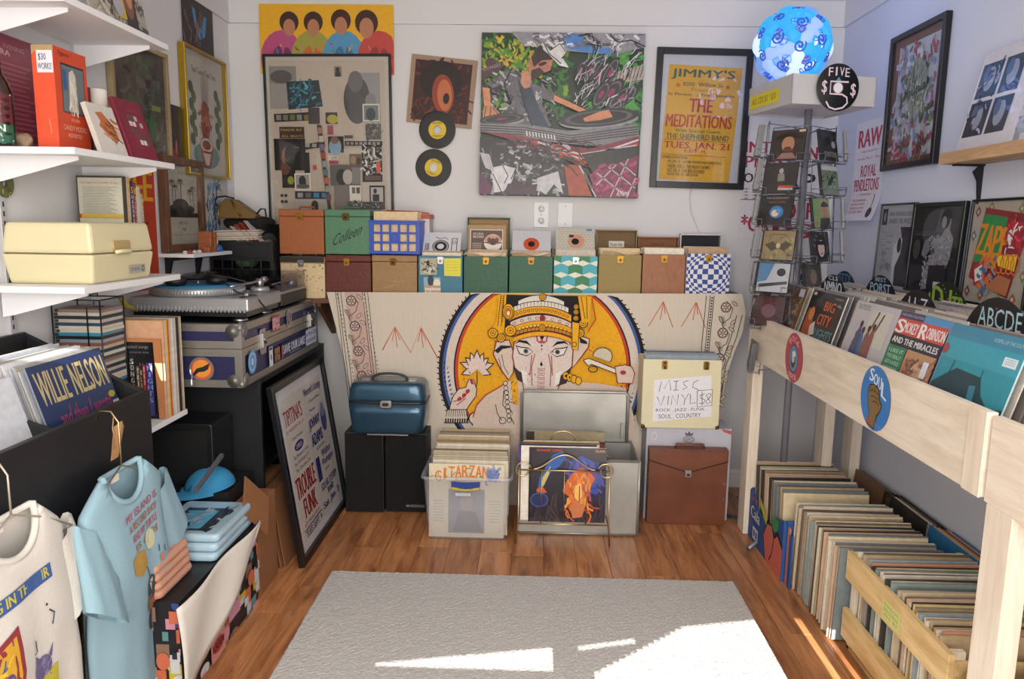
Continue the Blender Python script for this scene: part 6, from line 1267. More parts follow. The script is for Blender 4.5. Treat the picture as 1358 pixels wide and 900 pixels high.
# bottle
r = thing('bottle', 'dark brown soda bottle with red and green label at the left end of the shelf', 'bottle', (-1.405, 2.0, zu))
MB().lathe([(.03, 0), (.036, .006), (.036, .14), (.030, .165), (.018, .185), (.014, .205), (.014, .215)], (0, 0, 0), M('brown_glass', '#2c1a14', .12, coat=.5), 'z', 28).build('body', r)
MB().lathe([(.0155, .213), (.0155, .224), (.012, .226)], (0, 0, 0), M('cap_red', '#7a2026', .4), 'z', 20).build('cap', r)
c = Cv((0, 0, 100, 100), .113, .13); c.rect(0, 0, 100, 60, '#5a2028'); c.rect(0, 60, 100, 100, '#1f5a44'); c.ring(50, 26, 22, 22, 3, '#c8b8b0'); c.strokes(24, (30, 10, 70, 56), ['#a89c98', '#8a2c34'], 14, 3, random.Random(2)); c.text('VERN', 22, 62, 80, 76, '#d8dcd4', .06); c.text('GINGER', 28, 79, 74, 86, '#c8dcd4', .02); c.lines([[(2, 4), (98, 4)], [(2, 93), (98, 93)]], 2, '#c8c8c0')
c.build('label', r, warp=lambda x, y, z: (.0368 * math.sin((x - .0565) / .036 * 1) * (1 + (-y) * 8), -.0368 * math.cos((x - .0565) / .036) * (1 + (-y) * 8), z + .008))
def d_redback(c): c.bgc('#8c3a4c'); c.text('A MUSICAL EVENING', 20, 8, 84, 12, '#c0909c', 0); c.text('OPERA', 34, 13, 64, 18, '#d0b0b8', .02); [c.rect(26 + (k % 3) * 2, 24 + 4.2 * k, 90 - (k * 7) % 12, 25.6 + 4.2 * k, '#a8606e') for k in range(17)]
cover('maroon red record sleeve back with pale text standing against the left wall behind the bottle', (-1.437, 1.93, zu + .001), (D(-3), 0, D(90)), d_redback, None, .312, '#8c3a4c')
def rock(u, v):
    t, p = u * 2 * math.pi, v * math.pi; q_ = 1 + .16 * math.sin(3 * t + 2 * p) + .1 * math.sin(5 * t) * math.sin(4 * p)
    return Vector((.027 * q_ * math.sin(p) * math.cos(t), .02 * q_ * math.sin(p) * math.sin(t), .021 + .021 * q_ * math.cos(p)))
o = MB().grid(rock, 18, 10, M('rock', '#a48a70', .95, var=.35, scale=60, bump=1), closed=True).build('rock', loc=(-1.385, 2.06, zu)); tag(o, 'small rough tan rock on the white shelf beside the orange box', 'rock')
def d_or(c):
    c.bgc('#c84a2a'); c.rect(18, 14, 90, 62, '#2a2c30'); c.rect(20, 16, 88, 61, '#6a7076'); c.poly([(38, 60), (42, 22), (54, 18), (62, 24), (66, 60)], '#c8c4b4'); c.strokes(20, (40, 24, 64, 58), ['#a8a490', '#e0dcd0'], 10, 3, random.Random(2), 90, 20); c.rect(22, 20, 34, 40, '#3a5a8a')
    c.text('Figures', 12, 3, 44, 9, '#6a2418', 0); c.text('FROZEN', 40, 67, 66, 70, '#e0b8a0', 0); c.text('CANDY MODELS', 14, 74, 88, 79, '#e0b8a0', 0); c.text('ASSORTED', 26, 82, 70, 86, '#e0b8a0', 0)
def d_orf(c): c.bgc('#d8502c'); c.poly([(0, 0), (100, 0), (100, 5), (60, 8), (20, 5), (0, 9)], '#a89060'); c.rect(22, 5, 96, 26, '#dcdce4'); c.text('$30', 30, 8, 66, 15, '#2a2a38', .02); c.text('WORKS!', 26, 17, 90, 23, '#2a2a38', .02); c.line([(62, 70), (68, 84)], 3, '#e0907c')
boxthing('toy_box', 'bright orange box with a window and a thirty dollar sticker on the upper shelf', 'box', (-1.328, 2.035, zu), (.058, .145, .268), M('orange_card', '#cc4c2a', .45), [('r', d_or, None), ('f', d_orf, None)])
boxthing('small_box', 'small red and dark box standing behind the orange box', 'box', (-1.39, 2.26, zu), (.06, .04, .205), M('dark_red_card', '#6a1c26', .5), [('f', lambda c: (c.bgc('#a02838'), c.text('SAVE', 30, 20, 90, 30, '#e0c8c8', .03), c.rect(36, 40, 80, 70, '#4a5a8a'), c.ell(58, 52, 14, 10, '#d0c8c0')), None)])
r = thing('paper_roll', 'white cylindrical roll standing behind the leaning books', 'roll', (-1.325, 2.33, zu)); MB().lathe([(.024, 0), (.025, .20), (.023, .205), (.006, .206)], (0, 0, 0), PAPER, 'z', 20).build('body', r)
r = thing('speaker_cube', 'small white plastic box with rounded corners behind the maroon book', 'box', (-1.33, 2.40, zu)); MB().rbox(0, .05, 0, .04, 0, .18, SHELFW, .01, 3, 'y').build('body', r, .002); MB().rbox(.01, .03, -.002, 0, .12, .16, M('dark_red_card'), .004, 2, 'y').build('panel', r)
def leanbook(name, label, y, w, h, draw, col, x=-1.2, tilt=-17, th=.014, z=None):
    r = thing(name, label, 'book', (x, y, z or zu), (D(tilt), 0, D(90))); MB().box(0, w, 0, th, 0, h, M('bk' + col, col, .5)).build('cover', r, .0015); MB().box(.003, w + .0003, .003, th - .003, .003, h + .0005, PAPER).build('pages', r)
    c = Cv((0, 0, 100, 100), w, h); draw(c); c.build('print', r); return r
leanbook('picture_book', 'small white leaning book with an orange bread like emblem', 2.115, .135, .145, lambda c: (c.bgc('#cfcac2'), c.poly([(24, 18), (50, 14), (80, 40), (86, 66), (70, 76), (44, 60), (24, 44), (34, 34)], '#b86a3c'), c.strokes(24, (30, 24, 78, 68), ['#8a4424', '#d89050', '#6a3420'], 26, 3, random.Random(3), 30, 12)), '#c8c2b8')
def d_mar(c):
    c.bgc('#7c1f36'); R = random.Random(3)
    for j in range(5):
        for k in range(4): c.rect(30 + 13 * k + j * 2, 26 + 10 * j, 41 + 13 * k + j * 2, 34 + 10 * j, R.choice(['#d0c8c4', '#5a4a4c', '#b8a8a4', '#8c2c40'])); c.l -= c.st
    c.text('GRAND', 40, 14, 78, 19, '#a0485c', 0); c.line([(8, 4), (8, 96)], 1, '#4a1020')
leanbook('yearbook', 'maroon leaning book with a silver patterned panel on the upper shelf', 2.275, .158, .186, d_mar, '#7c1f36')
# top shelf
def d_coll2(c):
    c.bgc('#a8a294'); R = random.Random(12); c.strokes(140, (2, 2, 98, 98), ['#3c3a3c', '#c8c0b0', '#6a6a68', '#8a8478', '#504844'], 26, 3, R); c.rect(60, 20, 82, 96, '#24222c'); c.ell(70, 66, 10, 22, '#7a4a34'); c.ell(72, 64, 6, 14, '#c08868'); c.poly([(44, 74), (60, 66), (62, 90), (48, 92)], '#c8a82c'); c.ell(50, 80, 9, 9, '#a8a8b0')
cover('record sleeve with a black and white collage leaning on the top left shelf', (-1.215, 2.13, ztp + .001), (D(-10), 0, D(90)), d_coll2, None, .314, '#a8a294')
boxthing('booklet', 'red and white booklet lying flat at the far end of the top shelf', 'booklet', (-1.30, 2.33, ztp), (.10, .14, .004), M('booklet_red', '#a02c34', .5), [('t', lambda c: (c.bgc('#a83038'), c.rect(10, 10, 60, 40, '#d8d0d0'), c.rect(50, 50, 90, 90, '#3a4a78')), None)])
# lower shelf: cream case
CR2 = M('cream_plastic', '#d6cda6', .35, var=.03, scale=8)
cx0, cx1, cy0, cy1 = -1.448, -1.193, 2.02, 2.355; hc = .168
r = thing('carrying_case', 'cream plastic carrying case with moulded handle on the left shelf', 'case', (cx0, cy0, zl)); W_, D_ = cx1 - cx0, cy1 - cy0
def trap(z0, z1, i0, i1, mb, m):
    vs = [(i0, i0, z0), (W_ - i0, i0, z0), (W_ - i0, D_ - i0, z0), (i0, D_ - i0, z0), (i1, i1, z1), (W_ - i1, i1, z1), (W_ - i1, D_ - i1, z1), (i1, D_ - i1, z1)]
    mb.add(vs, [(0, 3, 2, 1), (4, 5, 6, 7), (0, 1, 5, 4), (1, 2, 6, 5), (2, 3, 7, 6), (3, 0, 4, 7)], m)
mb = MB(); trap(0, .082, .012, 0, mb, CR2); mb.build('base', r, .008)
mb = MB(); trap(.084, hc, 0, .010, mb, CR2); mb.build('lid', r, .010)
mb = MB(); mb.rbox(W_ - .012, W_ + .004, .10, .19, .092, .118, M('cream_dark', '#b09a68', .5), .006, 3, 'x'); h_ = mb.build('handle_recess', r, .001); mb = MB(); mb.tube([(W_ + .004, .105, .086), (W_ + .012, .12, .088), (W_ + .012, .17, .088), (W_ + .004, .185, .086)], .006, CR2); mb.build('handle', r)
c = Cv((0, 0, 100, 30), .09, .024); c.bgc('#a8a49a'); c.text('RECORDER', 8, 10, 64, 22, '#4a4a54', .01); c.ell(84, 15, 9, 12, '#3a3a40'); c.ell(84, 15, 5, 7, '#a8a49a'); c.build('badge', r, loc=(W_ + .0005 - .004, .19, .02), rot=(0, 0, D(90)))
# books behind case
r = boxthing('book', 'white backed book with a yellow lower strip behind the cream case', 'book', (-1.437, 2.372, zl), (.148, .02, .312), M('book_dark', '#4a4438', .6), [('f', lambda c: (c.bgc('#4a4438'), c.rect(3, 2, 98, 98, '#c6c2b2'), c.text('THE GREATEST GAMES OF ALL', 8, 6, 90, 8, '#a84848', 0), [c.rect(12, 11 + 1.6 * k, 88 - (k * 13) % 20, 11.5 + 1.6 * k, '#8a8674') for k in range(17)], c.rect(3, 38, 98, 42, '#c8a83c'), c.rect(3, 38, 8, 42, '#b03a30')), None)])
for k, (col, h_, t_, tt) in enumerate((('#c8a87c', .31, .024, 'MYSTERY'), ('#2c2c58', .30, .018, 'SHADOWS'), ('#8a3a34', .296, .016, 'ROCKETS'), ('#c4bca8', .285, .020, 'SAMPLES'), ('#a89c8c', .262, .016, 'POEMS'))):
    r = boxthing('book', '%s paperback spine, %s in the row behind the cream case' % (('peach', 'dark navy', 'dull red', 'white', 'short greyish')[k], ('first', 'second', 'third', 'fourth', 'last')[k]), 'book', (-1.437, 2.393 + k * .0205, zl), (.148, min(t_, .019), h_), M('bkp' + col, col, .6), [('r', lambda c, tt=tt: (c.text(tt[0], 20, 6, 80, 13, '#d8c040', .05), [c.text(q_, 24, 15 + 5 * i_, 76, 19 + 5 * i_, '#d8d0c8', .04) for i_, q_ in enumerate(tt[1:])]), None)], group=None)
# hanging picture disc
r = thing('hanging_disc', 'small picture disc hanging on the left wall above the cream case', 'disc', (XL + .012, 2.06, 1.388), (0, 0, D(90))); MB().lathe([(.008, -.0015), (.037, -.0015), (.037, 0), (.008, 0), (.008, -.0015)], (0, 0, 0), M('disc_back', '#3a3a3a', .3), 'y', 30, False, False).build('disc', r)
c = Cv((-50, -50, 50, 50), .07, .07); c.l = .0016; n = 30; P = [((50 if k < n + 1 else 14) * math.cos(2 * math.pi * (k if k < n + 1 else 2 * n + 1 - k) / n), (50 if k < n + 1 else 14) * math.sin(2 * math.pi * (k if k < n + 1 else 2 * n + 1 - k) / n)) for k in range(2 * n + 2)]; c.poly(P, '#5a6a3c'); c.strokes(20, (-20, 15, 34, 42), ['#b8a83c', '#8a3a3c', '#3a5a3a'], 12, 5, random.Random(2)); c.build('print', r, loc=(-.035, 0, -.035))
# ---------------------------------------------------------------- left wall pictures
WX = XL + .004
def LP_(name, label, y0, y1, z0, z1, draw, frame, mat=None, glass=True, dx=0): return picture(name, label, 'framed picture', y1 - y0, z1 - z0, (WX + dx, y0, z0), LW, draw, None, frame, mat, glass)
GOLDF = M('gold_frame', '#b09232', .3, .8); BRF = wood('brown_frame', '#4a2e1e', '#6e4830', .45, 5, (9, 9, 1)); TANF = wood('tan_frame', '#8a7658', '#a8946c', .45, 5, (9, 9, 1))
def d_dark(c): c.bgc('#4c4640'); R = random.Random(6); c.strokes(90, (5, 5, 92, 95), ['#5a544c', '#3a3832', '#4a5a44', '#6a6058', '#58483c'], 18, 6, R); c.rect(70, 48, 88, 53, '#8a9a44'); c.ring(60, 34, 16, 20, 1, '#6a665c'); c.ell(70, 70, 8, 14, '#3a6a3c')
LP_('framed_picture', 'dim framed collage with tan right rail half hidden behind the upper shelf', 2.62, 3.03, 1.50, 1.93, d_dark, (.018, .02, TANF))
def d_tree(c):
    c.bgc('#c8c2b6'); c.text('Time Tune in Two Trees', 22, 12, 82, 17, '#3a342c', .02)
    for x in (22, 84):
        for k in range(7): c.ell(x + (3 if k % 2 else -3), 30 + 7 * k, 6, 5, ('#3f5a3a', '#5a6a44')[k % 2], rot=30); 
        c.line([(x, 26), (x, 88)], .8, '#5a4434')
    for k in range(8): c.line([(42 + 2.6 * k, 18), (44 + 2 * k, 44)], .4, '#5a544c'); c.l -= c.st
    c.ell(50, 48, 10, 10, '#a8604c'); c.poly([(38, 56), (62, 56), (56, 72), (44, 72)], '#a8483c'); c.strokes(30, (36, 42, 64, 70), ['#8a3a34', '#c8845c', '#7a4a3c'], 8, 2, random.Random(5)); c.ell(50, 84, 32, 11, '#5f8a86'); c.ell(50, 76, 17, 8, '#a85a44'); c.ell(50, 75, 15, 6, '#d8cfc4'); c.ell(50, 75, 11, 4, '#9a5a44'); c.poly([(34, 80), (66, 80), (58, 94), (42, 94)], '#a8402c'); c.poly([(40, 82), (60, 82), (54, 92), (46, 92)], '#d8ccc0')
LP_('framed_picture', 'gold framed drawing of two leafy trees and a fountain on the left wall', 3.157, 3.585, 1.485, 2.01, d_tree, (.010, .028, GOLDF))
sheet('wall_poster', 'dark poster with an orange top strip and blue figure above the gold frame', 'poster', .30, .36, (WX, 3.21, 2.0 - .03), LW, lambda c: (c.bgc('#34333a'), c.rect(0, 0, 100, 24, '#c4562c'), c.poly([(30, 40), (40, 42), (46, 60), (60, 60), (70, 44), (78, 44), (70, 68), (52, 74), (38, 64)], '#3f84b4'), c.ell(58, 50, 7, 9, '#5a4a48'), c.strokes(30, (5, 50, 60, 95), ['#5a5458', '#24232a', '#7a5a54'], 14, 3, random.Random(8))), None, .002, '#34333a')
boxthing('picture_card', 'dark picture card with a red flower leaning left of the gold frame', 'picture', (WX, 3.035, 1.51), (.006, .11, .24), M('dark_card', '#26242a', .6), [('r', lambda c: (c.bgc('#2a282e'), c.ell(40, 82, 22, 12, '#8a2c38'), c.ell(50, 68, 8, 12, '#a8606a')), None)])
def d_palm(c):
    c.bgc('#bcb6a6'); c.text('Cars & Palms', 14, 7, 84, 11, '#8a8474', 0); c.rect(0, 60, 100, 66, '#2a2a26'); c.ell(50, 56, 40, 8, '#2f2f2a'); c.ell(48, 50, 24, 8, '#34342e'); c.ell(28, 60, 7, 5, '#14140f'); c.ell(74, 60, 7, 5, '#14140f')
    for x, t in ((24, 22), (32, 28), (48, 20), (76, 32), (84, 28)):
        c.line([(x, t), (x + 1, 54)], 1.4, '#34342e')
        for a in range(-160, 0, 32): c.line([(x, t), (x + 7 * math.cos(math.radians(a)), t + 4 * math.sin(math.radians(a))), (x + 10 * math.cos(math.radians(a)), t + 4)], 1.2, '#34342e')
    c.text('MAY 11 & 12', 38, 71, 66, 75, '#5a564a', 0); c.text('1969', 46, 79, 58, 83, '#5a564a', 0); c.line([(8, 88), (92, 88)], .4, '#6a665a')
LP_('framed_picture', 'brown framed print of a dark car beneath palm trees on the small shelf', 2.93, 3.285, 1.168, 1.545, d_palm, (.030, .03, BRF))
sheet('wall_poster', 'pale poster with a blue ink drawing in the left corner behind the bags', 'poster', .27, .38, (WX, 3.33, 1.14), LW, lambda c: (c.bgc('#b8b8b4'), c.strokes(70, (12, 10, 60, 95), ['#3f6f94', '#5a88a8', '#2f4f70'], 14, 3, random.Random(2)), c.strokes(20, (40, 6, 80, 40), ['#6a7a84'], 14, 2, random.Random(4))), None, .001, '#b8b8b4')
def d_free(c):
    c.bgc('#b83a1c'); R = random.Random(4)
    for k, t in enumerate('FREE'): c.text(t, 4 + 23 * k, 8 - k * 1.2, 24 + 23 * k, 32 - k * 1.2, '#d8a024', .10)
    c.strokes(40, (5, 40, 70, 90), ['#c89a28', '#7a2414', '#d87a28'], 18, 4, R); c.text('CONCERT', 10, 78, 80, 88, '#d8a024', .04)
sheet('wall_poster', 'bright orange poster with fat yellow letters behind the cream case', 'poster', .30, .46, (WX, 2.60, 1.035), LW, d_free, None, .001, '#b83a1c')
# small shelf
r = thing('wall_shelf', 'small white shelf on black brackets under the brown framed print', 'shelf', (XL, 2.91, 1.165)); MB().box(0, .14, 0, .38, -.014, 0, SHELFW).build('board', r, .001)
for y in (.05, .32): MB().prism([(0, -.014), (.12, -.014), (.12, -.02), (.03, -.03), (.016, -.09), (0, -.12)], 'y', y, y + .012, BLKF).build('bracket', r)
r = thing('wooden_block', 'small orange brown wooden block stand on the small shelf', 'wooden block', (-1.385, 3.10, 1.165)); WB = wood('block_wood', '#7a4022', '#9c5a34', .5, 6); mb = MB(); mb.box(0, .055, 0, .02, 0, .085, WB).box(0, .055, .04, .06, 0, .085, WB).box(0, .055, .02, .04, 0, .02, WB); mb.build('body', r, .002); MB().box(.03, .06, -.03, -.005, 0, .024, WB).build('foot_block', r, .003)
r = thing('toy_figure', 'tiny blue and white figurine beside the wooden block', 'figurine', (-1.35, 3.21, 1.165)); mb = MB(); mb.lathe([(.018, 0), (.022, .008), (.018, .022), (.008, .028)], (0, 0, 0), M('toy_blue', '#2456a0', .4), 'z', 14); mb.build('base', r); MB().lathe([(.006, .026), (.009, .04), (.002, .062)], (-.006, .0, 0), PAPER, 'z', 12).build('body', r)
for k in range(9): tag(MB().lathe([(.009, 0), (.010, .006), (.006, .012), (.001, .013)], (0, 0, 0), M(('button_white', 'button_red')[k % 3 == 1], ('#c8c4c0', '#8a3434')[k % 3 == 1], .4), 'z', 12).build('pin_badge', loc=(-1.36 + .01 * (k % 2), 2.925 + .021 * k, 1.165)), 'tiny %s pin badge in the line along the small shelf edge' % ('white', 'dark red')[k % 3 == 1], 'pin badge', 'pin badges on the small shelf')
# ---------------------------------------------------------------- CD tower, low shelf records
r = thing('disc_tower', 'black wire tower holding stacked music discs on the low shelf', 'disc rack', (-1.445, 2.215, zb0)); mb = MB(); W2, D2, H2 = .148, .13, .40
for x in (0, W2):
    for y in (0, D2): mb.tube([(x, y, 0), (x, y, H2)], .0022, BLKF)
for z in (.004, H2): mb.tube([(0, 0, z), (W2, 0, z), (W2, D2, z), (0, D2, z)], .0022, BLKF, closed=True)
mb.tube([(W2 * .72, 0, 0), (W2 * .72, 0, H2 - .02), (W2, .02, H2 - .02)], .0022, BLKF); mb.tube([(W2 * .45, 0, H2), (W2 * .45, 0, H2 + .008), (W2 * .45, D2, H2 + .008), (W2 * .45, D2, H2)], .002, BLKF); mb.build('wire_frame', r)
JC = ['#c8c4b8', '#3a4458', '#b8b4a8', '#2a2c30', '#c0bcae', '#8a7468', '#4a4a44', '#c8c8c4', '#2f3a44', '#b8ae94', '#8a5a50', '#8a9aa4', '#222428', '#3a88a0', '#c8c0b0']
cdm = [MB().box(0, .142, 0, .124, 0, .0098, M('jw' + q_, q_, .35)).box(.001, .012, -.0006, .0, .001, .009, M('jewel_black')) for q_ in JC]
cdme = [m_.build('disc_case') for m_ in cdm]
for k in range(36):
    o = cdme[k % 15] if k < 15 else cdme[k % 15].copy()
    if k >= 15: COL.objects.link(o)
    o.location = (-1.442 + random.uniform(-.001, .003), 2.218 + random.uniform(-.001, .002), zb0 + .005 + k * .0102); tag(o, 'flat stacked disc case in the black wire tower', 'disc case', 'disc cases stacked in the wire tower')
def d_spines(c):
    c.bgc('#17181c'); c.poly([(90, 0), (100, 0), (100, 100), (93, 100)], '#b87a50'); c.rect(0, 0, 100, 4, '#b87a50'); c.text('The collected songs', 40, 8, 84, 13, '#8a8a8c', 0); c.text('volume one', 60, 15, 84, 18, '#77777a', 0)
    for x0, x1, y0, col, tc, t in ((52, 58, 20, '#202226', '#d0d0d0', 'SINGERS'), (60, 66, 22, '#2a2a2c', '#b0b0b0', 'SONGS'), (68, 72, 34, '#6a5a44', '#d8d0b8', 'TRIO'), (72.5, 76, 36, '#3a2a28', '#c8b8a0', 'BLUE'), (76.5, 80, 32, '#a02c30', '#c8c0b8', 'RED'), (81, 89, 30, '#3c3c78', '#8a90c8', 'NIGHTS')):
        c.rect(x0, y0, x1, 96, col); [c.text(q_, x0 + 1, y0 + 3 + 8 * i_, x1 - 1, y0 + 9 + 8 * i_, tc, .05) for i_, q_ in enumerate(t)]
cover('black record sleeve printed with book spines at the front of the low shelf', (-1.449, 2.352, zb0 + .002), (0, 0, 0), d_spines, None, .262, '#b87a50', True, .004)
for k in range(13): o = lp('record standing upright on the low white shelf', 'records on the low white shelf', (-1.49 + .045, 2.362 + k * .0098, zb0 + .001), (0, 0, 0), ['#c89a78', '#d0b8a0', '#d8b83c', '#c0502c', '#c8a88c', '#d0c8bc', '#d8d4cc', '#b8b0a8', '#c8c4bc', '#3a2a26', '#1f1e20', '#a89880', '#c8bc9c'][k]); o.scale = (.262 / .314, 2.2, 1.02)
# ---------------------------------------------------------------- black record bin with T-shirts
BB = thing('record_bin', 'big black wooden record bin with sloping side on the left', 'record bin', (XL + .005, .60, 0)); XB = -1.10 - XL - .005; YB2 = 1.50
MB().box(XB - .018, XB, 0, YB2, .36, .812, BLACKP).build('front_panel', BB, .002)
MB().prism([(0, .36), (XB - .018, .36), (XB - .018, .812), (0, .975)], 'y', YB2 - .018, YB2, BLACKP).build('side_panel', BB, .002)
MB().box(0, .018, 0, YB2 - .018, .36, .975, BLACKP).build('back_panel', BB, .002)
MB().box(.018, XB - .018, 0, YB2 - .018, .60, .618, BLACKP).build('bin_floor', BB)
for y in (1.105, .76, .4): MB().prism([(.018, .618), (XB - .018, .618), (XB - .018, .795), (.018, .9)], 'y', y, y + .012, BLACKP).build('divider', BB, .001)
for y in (YB2 - .06, .02): MB().box(XB - .06, XB - .018, y, y + .04, 0, .36, BLACKP).build('leg', BB); 
for y in (YB2 - .06, .02): MB().box(0.0, .04, y, y + .04, 0, .36, BLACKP).build('leg', BB)
def d_wn(c):
    c.bgc('#23335c'); K_ = '#b8a878'
    c.text('WILLIE', 5, 6, 42, 33, K_, .05); c.text('NELSON', 48, 6, 96, 33, K_, .05)
    c.text('...and then I wrote', 10, 38, 88, 56, '#9a3a5a', .01, tr=(.15, 0)); c.rect(0, 62, 100, 64, K_); c.ell(93, 42, 5, 3, '#a89c3c'); c.rect(91, 48, 100, 62, '#b8b8a8'); c.rect(10, 68, 90, 98, '#38486c')
cover('dark blue record sleeve with big yellow name lettering at the front of the black bin', (-1.122, 1.742, .640), (D(-17), 0, D(90)), d_wn, None, .314, '#8a90a0')
for k in range(17):
    l = 17 - k * .9
    lp('plastic covered record filed behind the dark blue sleeve in the black bin', 'records in the black bin', (-1.138 - k * .0128, 1.742 + random.uniform(-.006, .008), .628 + random.uniform(0, .012)), (D(-l), 0, D(90)), random.choice(['#d8dade', '#c8ccd4', '#b8bcc4', '#e0e0e4', '#a8a49c']))
for k in range(14):
    lp('record in the nearer compartment of the black bin', 'records in the near part of the bin', (-1.135 - k * .0135, 1.39 + random.uniform(-.006, .006), .62 + random.uniform(0, .01)), (D(-(17 - k)), 0, D(90)), random.choice(['#2c5a48', '#2a2438', '#c8ccd4', '#d8dade', '#6a8a5a', '#b8b4ac']))
# records on the floor under the bin
for k in range(14): lp('record stored on the floor beneath the black bin', 'records under the black bin', (-1.44 + .0, 1.62 + k * .027, .001), (D(-3), 0, 0), random.choice(['#5a4434', '#8a6a4c', '#2a3a34', '#3a3230', '#a89878', '#6a5a48']))
def shirt(label, X0, Yc, ztop, hw_, L_, mat, draw, vb, pw_, ph_, poff, seed, sleeve=(.17, .12), slv=(1, 1)):
    """shirt hanging on a hanger, facing +X; local x along world +Y"""
    r = thing('t_shirt', label, 't-shirt', (X0, Yc, ztop), LW); R = random.Random(seed)
    ph = [R.uniform(0, 6) for _ in range(6)]
    def fold(x, z): return .007 * math.sin(x * 30 + ph[0] + z * 3) * min(1, -z * 2.2) + .003 * math.sin(x * 61 + ph[1] - z * 5) * min(1, -z * 2) + .003 * math.sin(z * 14 + ph[2] + x * 9)
    def halfw(z):
        if z > -.075: return .085 + (hw_ - .085) * min(1, (-z) / .075) ** .9
        return hw_ - .012 * math.sin(min(1, (-z - .075) / .3) * math.pi) + .02 * (-z - .1)
    n, m = 56, 26; vs = []; fs = []
    for j in range(m + 1):
        z = -L_ * (j / m) ** 1.25
        w_ = halfw(z); dth = .020 + .022 * min(1, -z / .25)
        for k in range(n):
            t = 2 * math.pi * k / n; x = w_ * math.copysign(abs(math.cos(t)) ** .8, math.cos(t)); y = -dth * math.copysign(abs(math.sin(t)) ** .7, math.sin(t)); zz = z
            f = fold(x, z) if y < 0 else fold(x + 1, z)
            if z > -.10:
                a = max(0, 1 - abs(x) / .085); dip = (.085 if y < 0 else .012) * math.sqrt(max(0, 1 - (1 - a) ** 2) if a > 0 else 0) * (1 - (-z) / .10); zz = z - dip
            vs.append((x, y + (f if y < 0 else f), zz))
    fs = [(j * n + k, j * n + (k + 1) % n, (j + 1) * n + (k + 1) % n, (j + 1) * n + k) for j in range(m) for k in range(n)]
    mb = MB(); mb.add(vs, fs, mat, True)
    for s_ in (-1, 1):
        if not slv[0 if s_ < 0 else 1]: continue
        rings = []; nn = 20; q_ = 9
        for j in range(q_):
            t = j / (q_ - 1); c0_ = Vector((s_ * (hw_ - .035), 0, -.115)).lerp(Vector((s_ * (hw_ + slv[0 if s_ < 0 else 1][0]), slv[0 if s_ < 0 else 1][1], -.115 - sleeve[1] - .08)), t); wd = .078 + .012 * t; dp_ = .020 + .010 * t
            ax1 = Vector((.75 * s_, 0, .55)).normalized()
            for k in range(nn): a = 2 * math.pi * k / nn; rings.append(c0_ + ax1 * wd * math.cos(a) + Vector((0, 1, 0)) * (dp_ * math.sin(a) + .004 * math.sin(6 * a + 3 * t)))
        mb.add(rings, [(j * nn + k, j * nn + (k + 1) % nn, (j + 1) * nn + (k + 1) % nn, (j + 1) * nn + k) for j in range(q_ - 1) for k in range(nn)], mat, True)
    mb.build('body', r)
    # collar
    def neck(t, inset=0):
        x = .085 * math.cos(t); y = -.020 * math.sin(t); a = max(0, 1 - abs(x) / .085); dip = (.085 if y < 0 else .012) * math.sqrt(max(0, 1 - (1 - a) ** 2)); return Vector((x, y * 1.06, -dip - .002))
    MB().tube([neck(2 * math.pi * k / 40) for k in range(40)], .0075, mat, 8, True).build('collar', r)
    MB().box(-.018, .018, .018, .020, -.04, -.012, PAPER).build('neck_tag', r)
    c = Cv(vb, pw_, ph_, .00006, .002); c.clip = False; draw(c)
    def wp(x, y, z):
        X, Z = x + poff[0], z + poff[1]; w_ = halfw(Z); u = min(.97, abs(X) / w_); dth = .020 + .022 * min(1, -Z / .25)
        s2 = math.sqrt(max(0, 1 - (u ** 1.25) ** 2)); yy = -dth * s2 ** .7 + fold(X, Z); return (X, yy + y, Z)
    c.build('print', r, CLOTHP, warp=wp); return r
def hanger(label, X0, Yc, z, mat, rim):
    r = thing('clothes_hanger', label, 'hanger', (X0, Yc, z), LW); mb = MB()
    hook = [(.0, 0, -.0), (0, 0, .05), (0, 0, rim - z - .02), (.004, .02, rim - z + .006), (.008, .05, rim - z + .006), (.008, .055, rim - z - .015)]
    mb.tube(hook, .0022, mat); mb.tube([(-.19, 0, -.10), (-.10, 0, -.045), (0, 0, 0), (.10, 0, -.045), (.19, 0, -.10)], .0022, mat); mb.tube([(-.19, 0, -.10), (.19, 0, -.10)], .0022, mat); mb.build('wire', r); return r
YS1, YS2 = ax(163, 650, -1.036).y, ax(18, 720, -1.036).y
TW = M('white_cotton', '#d3cfc8', .95, var=.04, scale=200, bump=.2); TB = M('blue_cotton', '#8fb0be', .95, var=.05, scale=200, bump=.2)
def d_ts1(c):
    for k, t in enumerate(('MY ISLAND IS', 'A RECORD SHOP', 'AND MY TURTLE', 'IS A DJ')): c.text(t, 20 + 3 * k, 6 + 11 * k, 84 - 3 * k, 14 + 11 * k, ('#a85a6a', '#9a6a4a')[k % 2], .06, tr=(0, -.12))
    c.poly([(18, 52), (30, 46), (44, 50), (46, 66), (34, 74), (20, 68)], '#b08a44'); c.ell(58, 44, 10, 11, '#c8c8a8'); c.line([(44, 68), (52, 84)], 1.5, '#5a4a3c'); c.ell(54, 96, 10, 14, '#44484e'); c.ell(54, 92, 7, 7, '#c8c4b8'); c.ell(50, 112, 8, 9, '#8a6a44'); c.ell(58, 114, 7, 6, '#b04a44'); c.ell(56, 132, 11, 12, '#3a3e44'); c.ell(60, 142, 7, 7, '#a8a8a8'); c.poly([(66, 118), (74, 114), (76, 126), (68, 130)], '#b8687c'); c.lines([[(72, 56), (72, 64)], [(82, 60), (82, 68)]], 1.4, '#3a3a44'); c.ell(76, 72, 4, 5, '#b87a6a'); c.line([(66, 150), (90, 140)], 1, '#3a3a44')
